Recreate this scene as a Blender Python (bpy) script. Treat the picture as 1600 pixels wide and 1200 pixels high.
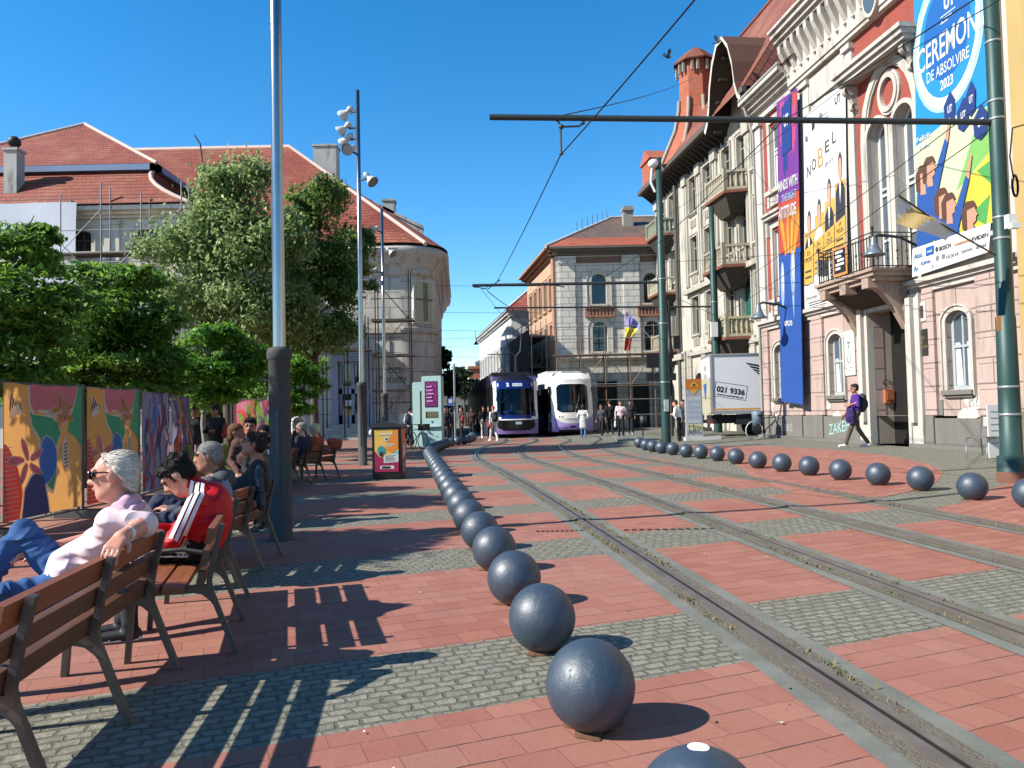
import bpy, math, random
import numpy as np
from mathutils import Vector
for o in list(bpy.data.objects): bpy.data.objects.remove(o, do_unlink=True)
scene = bpy.context.scene
COL = scene.collection
R_ = math.radians
# ------------------------------------------------------------------ camera
H = 1.42; FPX = 1200.0; PITCH = 2.1; ROLL = -1.25
cam_d = bpy.data.cameras.new('camera'); cam = bpy.data.objects.new('camera', cam_d); COL.objects.link(cam)
cam.location = (0, 0, H)
cam_d.sensor_width = 36; cam_d.lens = FPX/1600*36; cam_d.clip_end = 3000; cam_d.clip_start = 0.05
from mathutils import Matrix
cam.rotation_euler = (Matrix.Rotation(R_(90+PITCH), 3, 'X') @ Matrix.Rotation(R_(ROLL), 3, 'Z')).to_euler()
scene.camera = cam
# ------------------------------------------------------------------ world and sun
ELEV = 37.5
sd = Vector((-0.961, -0.276, 0)).normalized()
TOSUN = Vector((sd.x*math.cos(R_(ELEV)), sd.y*math.cos(R_(ELEV)), math.sin(R_(ELEV))))
w = bpy.data.worlds.new('World'); scene.world = w; w.use_nodes = True
nt = w.node_tree; bg = nt.nodes['Background']
sky = nt.nodes.new('ShaderNodeTexSky'); sky.sky_type = 'NISHITA'; sky.sun_disc = False
sky.sun_elevation = R_(ELEV); sky.sun_rotation = math.atan2(sd.x, sd.y)
sky.air_density = 1.0; sky.dust_density = 0.0; sky.ozone_density = 1.5; sky.altitude = 1500
hs = nt.nodes.new('ShaderNodeHueSaturation'); hs.inputs['Saturation'].default_value = 1.4; hs.inputs['Hue'].default_value = 0.496
nt.links.new(sky.outputs[0], hs.inputs['Color']); nt.links.new(hs.outputs[0], bg.inputs[0]); bg.inputs[1].default_value = 0.12
sun_d = bpy.data.lights.new('sun', 'SUN'); sun = bpy.data.objects.new('sun', sun_d); COL.objects.link(sun)
sun_d.energy = 5.0; sun_d.angle = R_(0.5); sun_d.color = (1.0, 0.95, 0.87)
sun.rotation_euler = TOSUN.to_track_quat('Z', 'Y').to_euler()
scene.view_settings.view_transform = 'Standard'; scene.view_settings.look = 'None'
scene.view_settings.exposure = 1.0; scene.view_settings.gamma = 1.0
# ------------------------------------------------------------------ pixel <-> place
def _cm():
    a = R_(90+PITCH); c, s = math.cos(a), math.sin(a)
    rx = np.array([[1, 0, 0], [0, c, -s], [0, s, c]])
    b = R_(ROLL); c, s = math.cos(b), math.sin(b)
    return rx @ np.array([[c, -s, 0], [s, c, 0], [0, 0, 1]])
CM = _cm()
def ray(px, py): return CM @ np.array([(px-800)/FPX, -(py-600)/FPX, -1.0])
def gnd(px, py, z=0.0):
    d = ray(px, py); t = (z-H)/d[2]; return np.array([0, 0, H]) + t*d
def at(px, py, Y):
    d = ray(px, py); return np.array([0, 0, H]) + d*(Y/d[1])
SK = 0.119                                   # the street runs along (-SK, 1)
def zg(wv): return max(0.0, min(0.24, 0.24*(wv-6.9)/6.3))
def zxy(x, y): return zg(x+SK*y) if y < 60 else 0.0
def gndr(px, py):
    z = 0.0
    for _ in range(12):
        p = gnd(px, py, z); z = zxy(p[0], p[1])
    return p
# ------------------------------------------------------------------ materials
KALB = 0.7                                   # pigment strength of all painted colours
def lin(h):
    h = h.lstrip('#'); o = []
    for i in (0, 2, 4):
        c = int(h[i:i+2], 16)/255
        o.append(c/12.92 if c <= .04045 else ((c+.055)/1.055)**2.4)
    return tuple(v*KALB for v in o)
class NT:
    def __init__(s, name):
        s.m = bpy.data.materials.new(name); s.m.use_nodes = True
        s.t = s.m.node_tree; s.b = s.t.nodes['Principled BSDF']
    def n(s, typ, **kw):
        nd = s.t.nodes.new('ShaderNode'+typ)
        for k, v in kw.items(): setattr(nd, k, v)
        return nd
    def l(s, a, b): s.t.links.new(a, b)
    def inp(s, nd, key, val):
        if hasattr(val, 'is_output') or hasattr(val, 'links'): s.l(val, nd.inputs[key])
        else:
            if isinstance(val, tuple) and len(val) == 3 and nd.inputs[key].type == 'RGBA': val = val+(1,)
            nd.inputs[key].default_value = val
    def math(s, op, a, b=0.0, c=0.0):
        nd = s.n('Math', operation=op)
        for i, v in enumerate((a, b, c)): s.inp(nd, i, v)
        return nd.outputs[0]
    def mix(s, f, a, b, mode='MIX'):
        nd = s.n('Mix', data_type='RGBA', blend_type=mode)
        s.inp(nd, 0, f); s.inp(nd, 6, a); s.inp(nd, 7, b); return nd.outputs[2]
    def noise(s, scale, detail=4, vec=None, rough=.55):
        nd = s.n('TexNoise'); nd.inputs['Scale'].default_value = scale; nd.inputs['Detail'].default_value = detail
        nd.inputs['Roughness'].default_value = rough
        if vec is not None: s.l(vec, nd.inputs['Vector'])
        return nd.outputs[0]
    def ramp(s, f, p0, p1, c0=(0, 0, 0), c1=(1, 1, 1)):
        nd = s.n('ValToRGB'); e = nd.color_ramp.elements
        e[0].position = p0; e[1].position = p1; e[0].color = c0+(1,); e[1].color = c1+(1,)
        s.l(f, nd.inputs[0]); return nd.outputs[0]
    def bump(s, h, strength=.3, dist=.02):
        nd = s.n('Bump'); nd.inputs['Strength'].default_value = strength; nd.inputs['Distance'].default_value = dist
        s.l(h, nd.inputs['Height']); s.l(nd.outputs[0], s.b.inputs['Normal'])
    def pos(s): return s.n('NewGeometry').outputs['Position']
    def uv(s): return s.n('UVMap').outputs[0]
    def obj(s): return s.n('TexCoord').outputs['Object']
    def out(s, col, rough=.6, metal=0.0, spec=.5):
        s.inp(s.b, 'Base Color', col); s.inp(s.b, 'Roughness', rough); s.inp(s.b, 'Metallic', metal)
        s.b.inputs['Specular IOR Level'].default_value = spec; return s.m
def mul(c, k): return tuple(min(1, x*k) for x in c)
MATS = {}
def cloth(col, tr=.5, var=.1):
    key = ('L', col, tr)
    if key in MATS: return MATS[key]
    N = NT('cloth_%d' % len(MATS)); c = lin(col); v = N.obj(); cc = N.mix(N.noise(5, 5, v), mul(c, 1-var), mul(c, 1+var)); N.bump(N.noise(7, 3, v), .25, .03)
    N.out(cc, .7, 0, .25); t = N.n('BsdfTranslucent'); N.l(cc, t.inputs[0]); mx = N.n('MixShader'); mx.inputs[0].default_value = tr
    out = [n for n in N.t.nodes if n.type == 'OUTPUT_MATERIAL'][0]; N.l(N.b.outputs[0], mx.inputs[1]); N.l(t.outputs[0], mx.inputs[2]); N.l(mx.outputs[0], out.inputs[0]); MATS[key] = N.m; return N.m
def C(col, rough=.6, metal=0.0, var=.12, sc=6.0, bump=0.0, bsc=60, spec=.4):
    key = ('C', col, rough, metal, var, sc, bump, bsc)
    if key in MATS: return MATS[key]
    c = lin(col) if isinstance(col, str) else col
    N = NT('paint_%d' % len(MATS)); v = N.obj()
    f = N.noise(sc, 5, v)
    colr = N.mix(f, mul(c, 1-var), mul(c, 1+var))
    if bump: N.bump(N.noise(bsc, 3, v), bump, .01)
    MATS[key] = N.out(colr, rough, metal, spec); return MATS[key]
def plaster(col, dirt='#4a463e', amt=.5, var=.15, rough=.85, joint=None):
    key = ('P', col, dirt, amt, joint)
    if key in MATS: return MATS[key]
    c = lin(col); N = NT('plaster_%d' % len(MATS)); p = N.pos()
    mp = N.n('Mapping'); mp.inputs['Scale'].default_value = (1.2, 1.2, .25); N.l(p, mp.inputs[0])
    f1 = N.ramp(N.noise(1.6, 8, mp.outputs[0], .7), .5, .72)
    f2 = N.noise(.8, 6, p)
    base = N.mix(f2, mul(c, 1-var), mul(c, 1+var))
    d = N.math('MULTIPLY', f1, amt)
    colr = N.mix(d, base, lin(dirt))
    h = N.noise(25, 4, p)
    if joint:
        br = N.n('TexBrick'); N.l(N.uv(), br.inputs['Vector']); br.inputs['Scale'].default_value = 1
        br.inputs['Brick Width'].default_value = joint[0]; br.inputs['Row Height'].default_value = joint[1]
        br.inputs['Mortar Size'].default_value = .02; br.inputs['Mortar Smooth'].default_value = .1
        colr = N.mix(br.outputs['Fac'], colr, mul(c, .4))
        h = N.math('SUBTRACT', N.math('MULTIPLY', h, .2), br.outputs['Fac'])
    N.bump(h, .35, .02)
    MATS[key] = N.out(colr, rough); return MATS[key]
def tiles(col, col2, w_=.25, h_=.33, old=0.0):
    key = ('T', col, col2, w_, h_, old)
    if key in MATS: return MATS[key]
    N = NT('roof_tile_%d' % len(MATS)); uv = N.uv()
    sx = N.n('SeparateXYZ'); N.l(uv, sx.inputs[0])
    br = N.n('TexBrick'); N.l(uv, br.inputs['Vector']); br.inputs['Scale'].default_value = 1
    br.inputs['Brick Width'].default_value = w_; br.inputs['Row Height'].default_value = h_
    br.inputs['Mortar Size'].default_value = .012; br.inputs['Mortar Smooth'].default_value = .3
    br.inputs['Color1'].default_value = lin(col)+(1,); br.inputs['Color2'].default_value = lin(col2)+(1,)
    br.inputs['Mortar'].default_value = mul(lin(col), .35)+(1,)
    row = N.math('FRACT', N.math('DIVIDE', sx.outputs[1], h_))
    n1 = N.noise(1.3, 6, N.pos()); colr = N.mix(N.math('MULTIPLY', N.ramp(n1, .3, .75), .75), br.outputs['Color'], mul(lin(col2), .6)); colr = N.mix(N.math('MULTIPLY', N.ramp(N.noise(.35, 6, N.pos(), .7), .48, .7), .45), colr, mul(lin('#c98a68'), 1.0))
    if old:
        n2 = N.ramp(N.noise(2.5, 8, N.pos(), .75), .42, .62)
        colr = N.mix(N.math('MULTIPLY', n2, old), colr, lin('#6f6a60'))
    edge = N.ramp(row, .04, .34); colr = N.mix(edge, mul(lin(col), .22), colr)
    hh = N.math('SUBTRACT', N.math('MULTIPLY', row, -1.0), br.outputs['Fac'])
    N.bump(hh, .8, .05)
    MATS[key] = N.out(colr, .75); return MATS[key]
def bricks(col, col2, mortar, w_=.26, h_=.08, dirt=.3):
    key = ('B', col, col2, mortar)
    if key in MATS: return MATS[key]
    N = NT('brick_%d' % len(MATS)); br = N.n('TexBrick'); N.l(N.uv(), br.inputs['Vector'])
    br.inputs['Scale'].default_value = 1; br.inputs['Brick Width'].default_value = w_; br.inputs['Row Height'].default_value = h_
    br.inputs['Mortar Size'].default_value = .012
    br.inputs['Color1'].default_value = lin(col)+(1,); br.inputs['Color2'].default_value = lin(col2)+(1,); br.inputs['Mortar'].default_value = lin(mortar)+(1,)
    f = N.ramp(N.noise(1.2, 7, N.pos(), .7), .45, .7)
    colr = N.mix(N.math('MULTIPLY', f, dirt), br.outputs['Color'], lin(mortar))
    N.bump(N.math('MULTIPLY', br.outputs['Fac'], -1.0), .4, .02)
    MATS[key] = N.out(colr, .85); return MATS[key]
def wood(col, col2, rough=.45):
    key = ('W', col, col2)
    if key in MATS: return MATS[key]
    N = NT('wood_%d' % len(MATS)); mp = N.n('Mapping'); mp.inputs['Scale'].default_value = (14, 1.2, 22); N.l(N.obj(), mp.inputs[0])
    f = N.noise(3, 8, mp.outputs[0], .7)
    colr = N.mix(N.ramp(f, .35, .7), lin(col), lin(col2)); N.bump(f, .15, .004)
    MATS[key] = N.out(colr, N.math('ADD', N.math('MULTIPLY', f, .25), rough-.1)); return MATS[key]
def glass_dark(tint='#0d1114', rough=.04, spec=.8):
    key = ('G', tint, rough, spec)
    if key in MATS: return MATS[key]
    N = NT('pane_glass_%d' % len(MATS)); MATS[key] = N.out(lin(tint), rough, 0, spec); return MATS[key]
# ------------------------------------------------------------------ mesh builder
class Fr:
    def __init__(s, o=(0, 0, 0), ex=(1, 0, 0), ey=(0, 1, 0), ez=(0, 0, 1)):
        s.o, s.ex, s.ey, s.ez = [np.array(v, float) for v in (o, ex, ey, ez)]
    def __call__(s, p): return s.o + p[0]*s.ex + p[1]*s.ey + p[2]*s.ez
def rotz_frame(o, deg):
    c, s = math.cos(R_(deg)), math.sin(R_(deg)); return Fr(o, (c, s, 0), (-s, c, 0))
IDF = Fr()
class MB:
    def __init__(s, F=None): s.v = []; s.f = []; s.mi = []; s.sm = []; s.uv = []; s.F = F or IDF; s.m = 0
    def add(s, vs, fs, smooth=False, uvs=None):
        b = len(s.v); loc = [np.array(v, float) for v in vs]
        s.v += [s.F(v) for v in loc]
        for k, f in enumerate(fs):
            s.f.append([b+i for i in f]); s.mi.append(s.m); s.sm.append(smooth)
            if uvs: s.uv.append(uvs[k])
            else:
                a, c, d = loc[f[0]], loc[f[1]], loc[f[2]]
                n = np.abs(np.cross(c-a, d-a)); q = int(np.argmax(n))
                ij = ((1, 2), (0, 2), (0, 1))[q]
                s.uv.append([(loc[i][ij[0]], loc[i][ij[1]]) for i in f])
        return s
    def box(s, a0, a1, b0, b1, c0, c1):
        a0, a1 = min(a0, a1), max(a0, a1); b0, b1 = min(b0, b1), max(b0, b1); c0, c1 = min(c0, c1), max(c0, c1)
        v = [(a, b, c) for c in (c0, c1) for b in (b0, b1) for a in (a0, a1)]
        return s.add(v, [(0, 2, 3, 1), (4, 5, 7, 6), (0, 1, 5, 4), (2, 6, 7, 3), (0, 4, 6, 2), (1, 3, 7, 5)])
    def obox(s, c, size, rot):                     # rot: 3x3 columns
        c = np.array(c, float); h = np.array(size)/2; Rm = np.array(rot, float)
        v = [c + Rm @ (np.array((i, j, k))*h) for k in (-1, 1) for j in (-1, 1) for i in (-1, 1)]
        return s.add(v, [(0, 2, 3, 1), (4, 5, 7, 6), (0, 1, 5, 4), (2, 6, 7, 3), (0, 4, 6, 2), (1, 3, 7, 5)])
    def bar(s, p, q, w_, h_, up=(0, 0, 1)):        # rectangular bar from p to q
        p = np.array(p, float); q = np.array(q, float); d = q-p; L = np.linalg.norm(d); d /= L
        up = np.array(up, float); sdir = np.cross(d, up)
        if np.linalg.norm(sdir) < 1e-4: sdir = np.cross(d, (1, 0, 0))
        sdir /= np.linalg.norm(sdir); u = np.cross(sdir, d)
        return s.obox((p+q)/2, (L, w_, h_), np.array([d, sdir, u]).T)
    def tube(s, pts, r, n=8, caps=True, smooth=True):
        P = [np.array(p, float) for p in pts]; m = len(P); rr = r if hasattr(r, '__len__') else [r]*m
        vs = []; prev = None
        for i in range(m):
            t = P[min(i+1, m-1)]-P[max(i-1, 0)]; t = t/(np.linalg.norm(t)+1e-9)
            if prev is None:
                a = np.array((0, 0, 1.)) if abs(t[2]) < .9 else np.array((1., 0, 0)); x = np.cross(a, t)
            else: x = prev - t*np.dot(prev, t)
            x /= np.linalg.norm(x); prev = x; y = np.cross(t, x)
            for k in range(n):
                th = 2*math.pi*k/n; vs.append(P[i]+rr[i]*(math.cos(th)*x+math.sin(th)*y))
        fs = [(i*n+k, i*n+(k+1) % n, (i+1)*n+(k+1) % n, (i+1)*n+k) for i in range(m-1) for k in range(n)]
        s.add(vs, fs, smooth)
        if caps and n > 2:
            s.add(vs[:n], [tuple(range(n))[::-1]]); s.add(vs[-n:], [tuple(range(n))])
        return s
    def lathe(s, prof, c=(0, 0, 0), n=16, axis=None, smooth=True, arc=None):  # prof: (r, z)
        c = np.array(c, float)
        ex, ey, ez = axis if axis is not None else ((1, 0, 0), (0, 1, 0), (0, 0, 1))
        ex, ey, ez = [np.array(v, float) for v in (ex, ey, ez)]
        vs = []; full = arc is None
        a0, a1 = arc or (0, 2*math.pi); nn = n if full else n+1
        for r, z in prof:
            for k in range(nn):
                th = a0+(a1-a0)*k/n; vs.append(c+r*math.cos(th)*ex+r*math.sin(th)*ey+z*ez)
        fs = []; uvs = []; R0 = max(p[0] for p in prof)
        acc = [0]
        for i in range(1, len(prof)): acc.append(acc[-1]+math.hypot(prof[i][0]-prof[i-1][0], prof[i][1]-prof[i-1][1]))
        for i in range(len(prof)-1):
            for k in range(n):
                k2 = (k+1) % nn if full else k+1
                fs.append((i*nn+k, i*nn+k2, (i+1)*nn+k2, (i+1)*nn+k))
                u0, u1 = R0*(a0+(a1-a0)*k/n), R0*(a0+(a1-a0)*(k+1)/n)
                uvs.append([(u0, acc[i]), (u1, acc[i]), (u1, acc[i+1]), (u0, acc[i+1])])
        return s.add(vs, fs, smooth, uvs)
    def sphere(s, c, r, nu=20, nv=12, sc=(1, 1, 1)):
        pr = [(r*math.sin(math.pi*i/nv)+1e-5, -r*math.cos(math.pi*i/nv)) for i in range(nv+1)]
        return s.lathe(pr, c, nu, ((sc[0], 0, 0), (0, sc[1], 0), (0, 0, sc[2])))
    def prism(s, poly, b0, b1, smooth=False):      # polygon in local (a, c), extruded along b
        n = len(poly)
        vs = [(a, b0, c) for a, c in poly]+[(a, b1, c) for a, c in poly]
        fs = [tuple(range(n)), tuple(range(2*n-1, n-1, -1))]+[(i, i+n, (i+1) % n+n, (i+1) % n) for i in range(n)]
        return s.add(vs, fs, smooth)
    def flat(s, poly, b):                          # sheet in local (a, c)
        return s.add([(a, b, c) for a, c in poly], [tuple(range(len(poly)))])
    def quad(s, p0, p1, p2, p3, uv0=(0, 0)):       # u along p0p1, v along p0p3, metres
        P = [np.array(p, float) for p in (p0, p1, p2, p3)]
        e = (P[1]-P[0]); L = np.linalg.norm(e)+1e-9; e /= L
        nrm = np.cross(e, P[3]-P[0]); nrm /= np.linalg.norm(nrm)+1e-9; g = np.cross(nrm, e)
        uvs = [[(uv0[0]+float(np.dot(p-P[0], e)), uv0[1]+float(np.dot(p-P[0], g))) for p in P]]
        return s.add(P, [(0, 1, 2, 3)], False, uvs)
    def tri(s, p0, p1, p2):
        P = [np.array(p, float) for p in (p0, p1, p2)]
        e = (P[1]-P[0]); e /= np.linalg.norm(e); nrm = np.cross(e, P[2]-P[0]); nrm /= np.linalg.norm(nrm); g = np.cross(nrm, e)
        return s.add(P, [(0, 1, 2)], False, [[(float(np.dot(p-P[0], e)), float(np.dot(p-P[0], g))) for p in P]])
    def build(s, name, mats, parent=None, label=None, cat=None, group=None, kind=None, org=None):
        return mk(name, np.array(s.v), s.f, mats, s.mi, s.sm, parent, label, cat, group, kind, org, s.uv)
def each(mbs, name, mat, t):
    for m in mbs:
        if m.f: m.build(name, mat, t)
def top_of(o):
    while o.parent: o = o.parent
    return o
def tag(o, label=None, cat=None, group=None, kind=None):
    if label: o['label'] = label
    if cat: o['category'] = cat
    if group: o['group'] = group
    if kind: o['kind'] = kind
    return o
def mk(name, V, F, mats, mi=None, sm=None, parent=None, label=None, cat=None, group=None, kind=None, org=None, uv=None):
    V = np.asarray(V, float).reshape(-1, 3)
    me = bpy.data.meshes.new(name); loc = None
    if parent is not None:
        t = top_of(parent); a = -t.rotation_euler.z; L = np.array(t.location); V = V-L
        c, s = math.cos(a), math.sin(a); V = V @ np.array([[c, -s, 0], [s, c, 0], [0, 0, 1]]).T
    elif kind != 'structure':
        if org is None:
            lo, hi = V.min(0), V.max(0); org = ((lo[0]+hi[0])/2, (lo[1]+hi[1])/2, lo[2])
        loc = tuple(float(x) for x in org); V = V-np.array(loc)
    me.from_pydata(V.tolist(), [], F)
    if not isinstance(mats, (list, tuple)): mats = [mats]
    for m in mats: me.materials.append(m)
    if mi is not None and len(mats) > 1: me.polygons.foreach_set('material_index', np.array(mi, dtype=np.int32))
    if sm is not None: me.polygons.foreach_set('use_smooth', np.array(sm, dtype=bool))
    if uv is not None:
        l = me.uv_layers.new(name='UVMap'); fl = [c for f in uv for p in f for c in p]
        if len(fl) == 2*len(me.loops): l.data.foreach_set('uv', np.array(fl, dtype=np.float32))
    me.update()
    o = bpy.data.objects.new(name, me); COL.objects.link(o)
    if parent is not None: o.parent = parent
    elif loc is not None: o.location = loc
    return tag(o, label, cat, group, kind)
def root(name, loc, label, cat, rz=0.0, group=None, kind=None):
    o = bpy.data.objects.new(name, None); COL.objects.link(o); o.empty_display_size = .3
    o.location = tuple(float(x) for x in loc); o.rotation_euler = (0, 0, rz)
    return tag(o, label, cat, group, kind)
def copy_tree(o, loc=None, rz=None, label=None, parent=None):
    c = o.copy(); COL.objects.link(c)
    if parent is not None: c.parent = parent
    if loc is not None: c.location = tuple(float(x) for x in loc)
    if rz is not None: c.rotation_euler = (0, 0, rz)
    if label: c['label'] = label
    for ch in list(o.children): copy_tree(ch, parent=c)
    return c
# flat lettering as mesh: returns verts (a, c) triangles placed by a frame
def text_geo(txt, size=1.0, bold=0.0):
    cu = bpy.data.curves.new('t', 'FONT'); cu.body = txt; cu.size = size; cu.align_x = 'CENTER'; cu.align_y = 'CENTER'
    cu.resolution_u = 3; cu.offset = bold
    o = bpy.data.objects.new('t', cu); COL.objects.link(o)
    bpy.context.view_layer.update()
    me = bpy.data.meshes.new_from_object(o.evaluated_get(bpy.context.evaluated_depsgraph_get()))
    V = [(v.co.x, v.co.y) for v in me.vertices]; F = [tuple(p.vertices) for p in me.polygons]
    bpy.data.objects.remove(o); bpy.data.curves.remove(cu); bpy.data.meshes.remove(me)
    return V, F
def put_text(mb, txt, a, c, size, b, width=None, bold=0.0, sx=1.0, shear=0.0, rot=0.0, sy=1.0, fa=1):
    V, F = text_geo(txt, size, bold)
    if not V: return
    if width:
        xs = [v[0] for v in V]; sx = width/(max(xs)-min(xs)+1e-9)
    cr, sr = math.cos(rot), math.sin(rot); vs = []
    for x, y in V:
        x = x*sx; y = y*sy; x, y = x*cr-y*sr, x*sr+y*cr
        vs.append((a+fa*x, b, c+y+shear*x))
    mb.add(vs, F)
# ================================================================== GROUND
def paving_material():
    N = NT('plaza_paving'); p = N.pos(); sx = N.n('SeparateXYZ'); N.l(p, sx.inputs[0])
    X, Y = sx.outputs[0], sx.outputs[1]
    ca, sa = math.cos(R_(22)), math.sin(R_(22))
    t = N.math('ADD', N.math('MULTIPLY', X, ca), N.math('MULTIPLY', Y, sa))
    s = N.math('ADD', N.math('MULTIPLY', X, -sa), N.math('MULTIPLY', Y, ca))
    nz = N.n('TexNoise'); nz.inputs['Scale'].default_value = 7; nz.inputs['Detail'].default_value = 3; N.l(p, nz.inputs['Vector'])
    nz2 = N.n('TexNoise'); nz2.inputs['Scale'].default_value = .5; N.l(p, nz2.inputs['Vector'])
    def wob(a, amp, src): return N.math('ADD', a, N.math('MULTIPLY', N.math('SUBTRACT', src, .5), amp))
    cv = N.n('CombineXYZ'); N.l(wob(wob(t, .09, nz.outputs[0]), .35, nz2.outputs[0]), cv.inputs[0]); N.l(wob(wob(s, .055, nz.outputs[0]), .12, nz2.outputs[0]), cv.inputs[1])
    rv = N.n('CombineXYZ'); N.l(t, rv.inputs[0]); N.l(wob(s, .012, nz.outputs[0]), rv.inputs[1])
    # red pavers
    br = N.n('TexBrick'); N.l(rv.outputs[0], br.inputs['Vector']); br.inputs['Scale'].default_value = 1
    br.inputs['Brick Width'].default_value = .25; br.inputs['Row Height'].default_value = .2
    br.inputs['Mortar Size'].default_value = .003; br.inputs['Mortar Smooth'].default_value = .2; br.offset = .5
    br.inputs['Color1'].default_value = (0.285, 0.122, 0.082, 1); br.inputs['Color2'].default_value = (0.231, 0.076, 0.051, 1); br.inputs['Mortar'].default_value = (0.140, 0.049, 0.038, 1)
    dirt = N.ramp(N.noise(1.1, 8, p, .7), .38, .72)
    red = N.mix(N.math('MULTIPLY', dirt, .75), br.outputs['Color'], (0.266, 0.119, 0.087, 1))
    red = N.mix(N.math('MULTIPLY', N.ramp(N.noise(.35, 5, p, .6), .5, .7), .35), red, (0.210, 0.059, 0.042, 1))
    red = N.mix(N.math('MULTIPLY', N.ramp(N.noise(38, 3, p), .5, .8), .4), red, (0.147, 0.052, 0.042, 1))
    # open joints along the rows
    rr = N.math('ABSOLUTE', N.math('SUBTRACT', N.math('FRACT', N.math('DIVIDE', wob(s, .012, nz.outputs[0]), .2)), .5))
    jn = N.math('MULTIPLY', N.math('GREATER_THAN', rr, .478), N.ramp(N.noise(2.2, 3, p), .45, .55))
    red = N.mix(jn, red, (0.032, 0.017, 0.014, 1))
    red = N.mix(N.math('MULTIPLY', N.ramp(N.noise(.22, 7, p, .65), .45, .68), .5), red, (.29, .150, .115))
    vo = N.n('TexVoronoi'); vo.inputs['Scale'].default_value = 1.7; N.l(p, vo.inputs['Vector']); gum = N.math('LESS_THAN', vo.outputs['Distance'], .035)
    red = N.mix(N.math('MULTIPLY', gum, .55), red, (.06, .05, .045))
    mps = N.n('Mapping'); mps.inputs['Rotation'].default_value = (0, 0, R_(-6)); mps.inputs['Scale'].default_value = (2.2, .12, 1); N.l(p, mps.inputs[0])
    red = N.mix(N.math('MULTIPLY', N.ramp(N.noise(1.0, 5, mps.outputs[0], .6), .54, .72), .3), red, (.12, .055, .042))
    # cobble setts
    bc = N.n('TexBrick'); N.l(cv.outputs[0], bc.inputs['Vector']); bc.inputs['Scale'].default_value = 1
    bc.inputs['Brick Width'].default_value = .118; bc.inputs['Row Height'].default_value = .078
    bc.inputs['Mortar Size'].default_value = .011; bc.inputs['Mortar Smooth'].default_value = .35; bc.offset = .43
    bc.inputs['Color1'].default_value = (0.185, 0.176, 0.142, 1); bc.inputs['Color2'].default_value = (0.098, 0.098, 0.077, 1); bc.inputs['Mortar'].default_value = (0.025, 0.023, 0.015, 1)
    cob = N.mix(N.math('MULTIPLY', N.noise(11, 5, p, .7), .8), bc.outputs['Color'], (0.203, 0.193, 0.143, 1))
    # bands
    m = N.math('FLOORED_MODULO', N.math('SUBTRACT', wob(s, .02, nz.outputs[0]), 3.55), 3.2)
    band = N.math('LESS_THAN', m, 1.02)
    wv = N.math('ADD', X, N.math('MULTIPLY', Y, SK))
    right = N.math('GREATER_THAN', wv, 6.85)
    far = N.math('GREATER_THAN', Y, 46.0)
    iscob = N.math('MAXIMUM', N.math('MAXIMUM', band, right), far)
    N.t.links.new(N.mix(iscob, red, cob), N.b.inputs['Base Color'])
    hr = N.math('ADD', N.math('MULTIPLY', br.outputs['Fac'], -.25), N.math('MULTIPLY', N.noise(14, 5, p), .12))
    hc = N.math('ADD', N.math('MULTIPLY', bc.outputs['Fac'], -1.0), N.math('MULTIPLY', N.noise(16, 4, p), .9))
    hm = N.n('Mix'); N.l(iscob, hm.inputs[0]); N.l(hr, hm.inputs[2]); N.l(hc, hm.inputs[3])
    N.bump(hm.outputs[0], .8, .022)
    return N.out(N.mix(iscob, red, cob), N.math('ADD', .62, N.math('MULTIPLY', N.noise(3, 3, p), .25)), 0, .35)
M_PAVE = paving_material()
def paver_red():
    N = NT('red_pavers'); p = N.pos(); mp = N.n('Mapping'); mp.inputs['Rotation'].default_value = (0, 0, R_(-35)); N.l(p, mp.inputs[0])
    br = N.n('TexBrick'); N.l(mp.outputs[0], br.inputs['Vector']); br.inputs['Scale'].default_value = 1
    br.inputs['Brick Width'].default_value = .25; br.inputs['Row Height'].default_value = .2; br.inputs['Mortar Size'].default_value = .006
    br.inputs['Color1'].default_value = (0.285, 0.122, 0.082, 1); br.inputs['Color2'].default_value = (0.231, 0.076, 0.051, 1); br.inputs['Mortar'].default_value = (0.077, 0.028, 0.025, 1)
    dirt = N.ramp(N.noise(1.1, 8, p, .7), .42, .75)
    N.bump(N.math('MULTIPLY', br.outputs['Fac'], -1), .4, .02)
    return N.out(N.mix(N.math('MULTIPLY', dirt, .4), br.outputs['Color'], (0.238, 0.105, 0.081, 1)), .75)
mb = MB(); ws = [-1500, -60, 6.9, 13.2, 15, 70, 1500]; ys = [-150, -5, 60, 63, 400, 2600]
vs = [(wv-SK*min(y, 400), y, zg(wv) if y < 61 else 0) for y in ys for wv in ws]
nx = len(ws); mb.add(vs, [(j*nx+i, j*nx+i+1, (j+1)*nx+i+1, (j+1)*nx+i) for j in range(len(ys)-1) for i in range(nx-1)])
mb.build('ground', M_PAVE, kind='structure')
# red pavers set into the setts in front of the facade
for k, poly in enumerate([[(1175, 752), (1168, 740), (1148, 724), (1090, 709), (1020, 701), (1060, 697.5), (1200, 697), (1300, 703), (1390, 712), (1450, 725), (1474, 738), (1466, 752), (1430, 767), (1380, 777), (1310, 779), (1240, 771)],
                          [(1451, 797), (1526, 780), (1558, 760), (1640, 745), (1760, 800), (1720, 880), (1601, 826)]]):
    mb = MB(); P = [gndr(*q) for q in poly]
    mb.add([(p[0], p[1], zxy(p[0], p[1])+.005) for p in P], [tuple(range(len(P)))])
    if k == 0: M_RED = paver_red()
    mb.build('pavement', M_RED, kind='structure')
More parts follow.
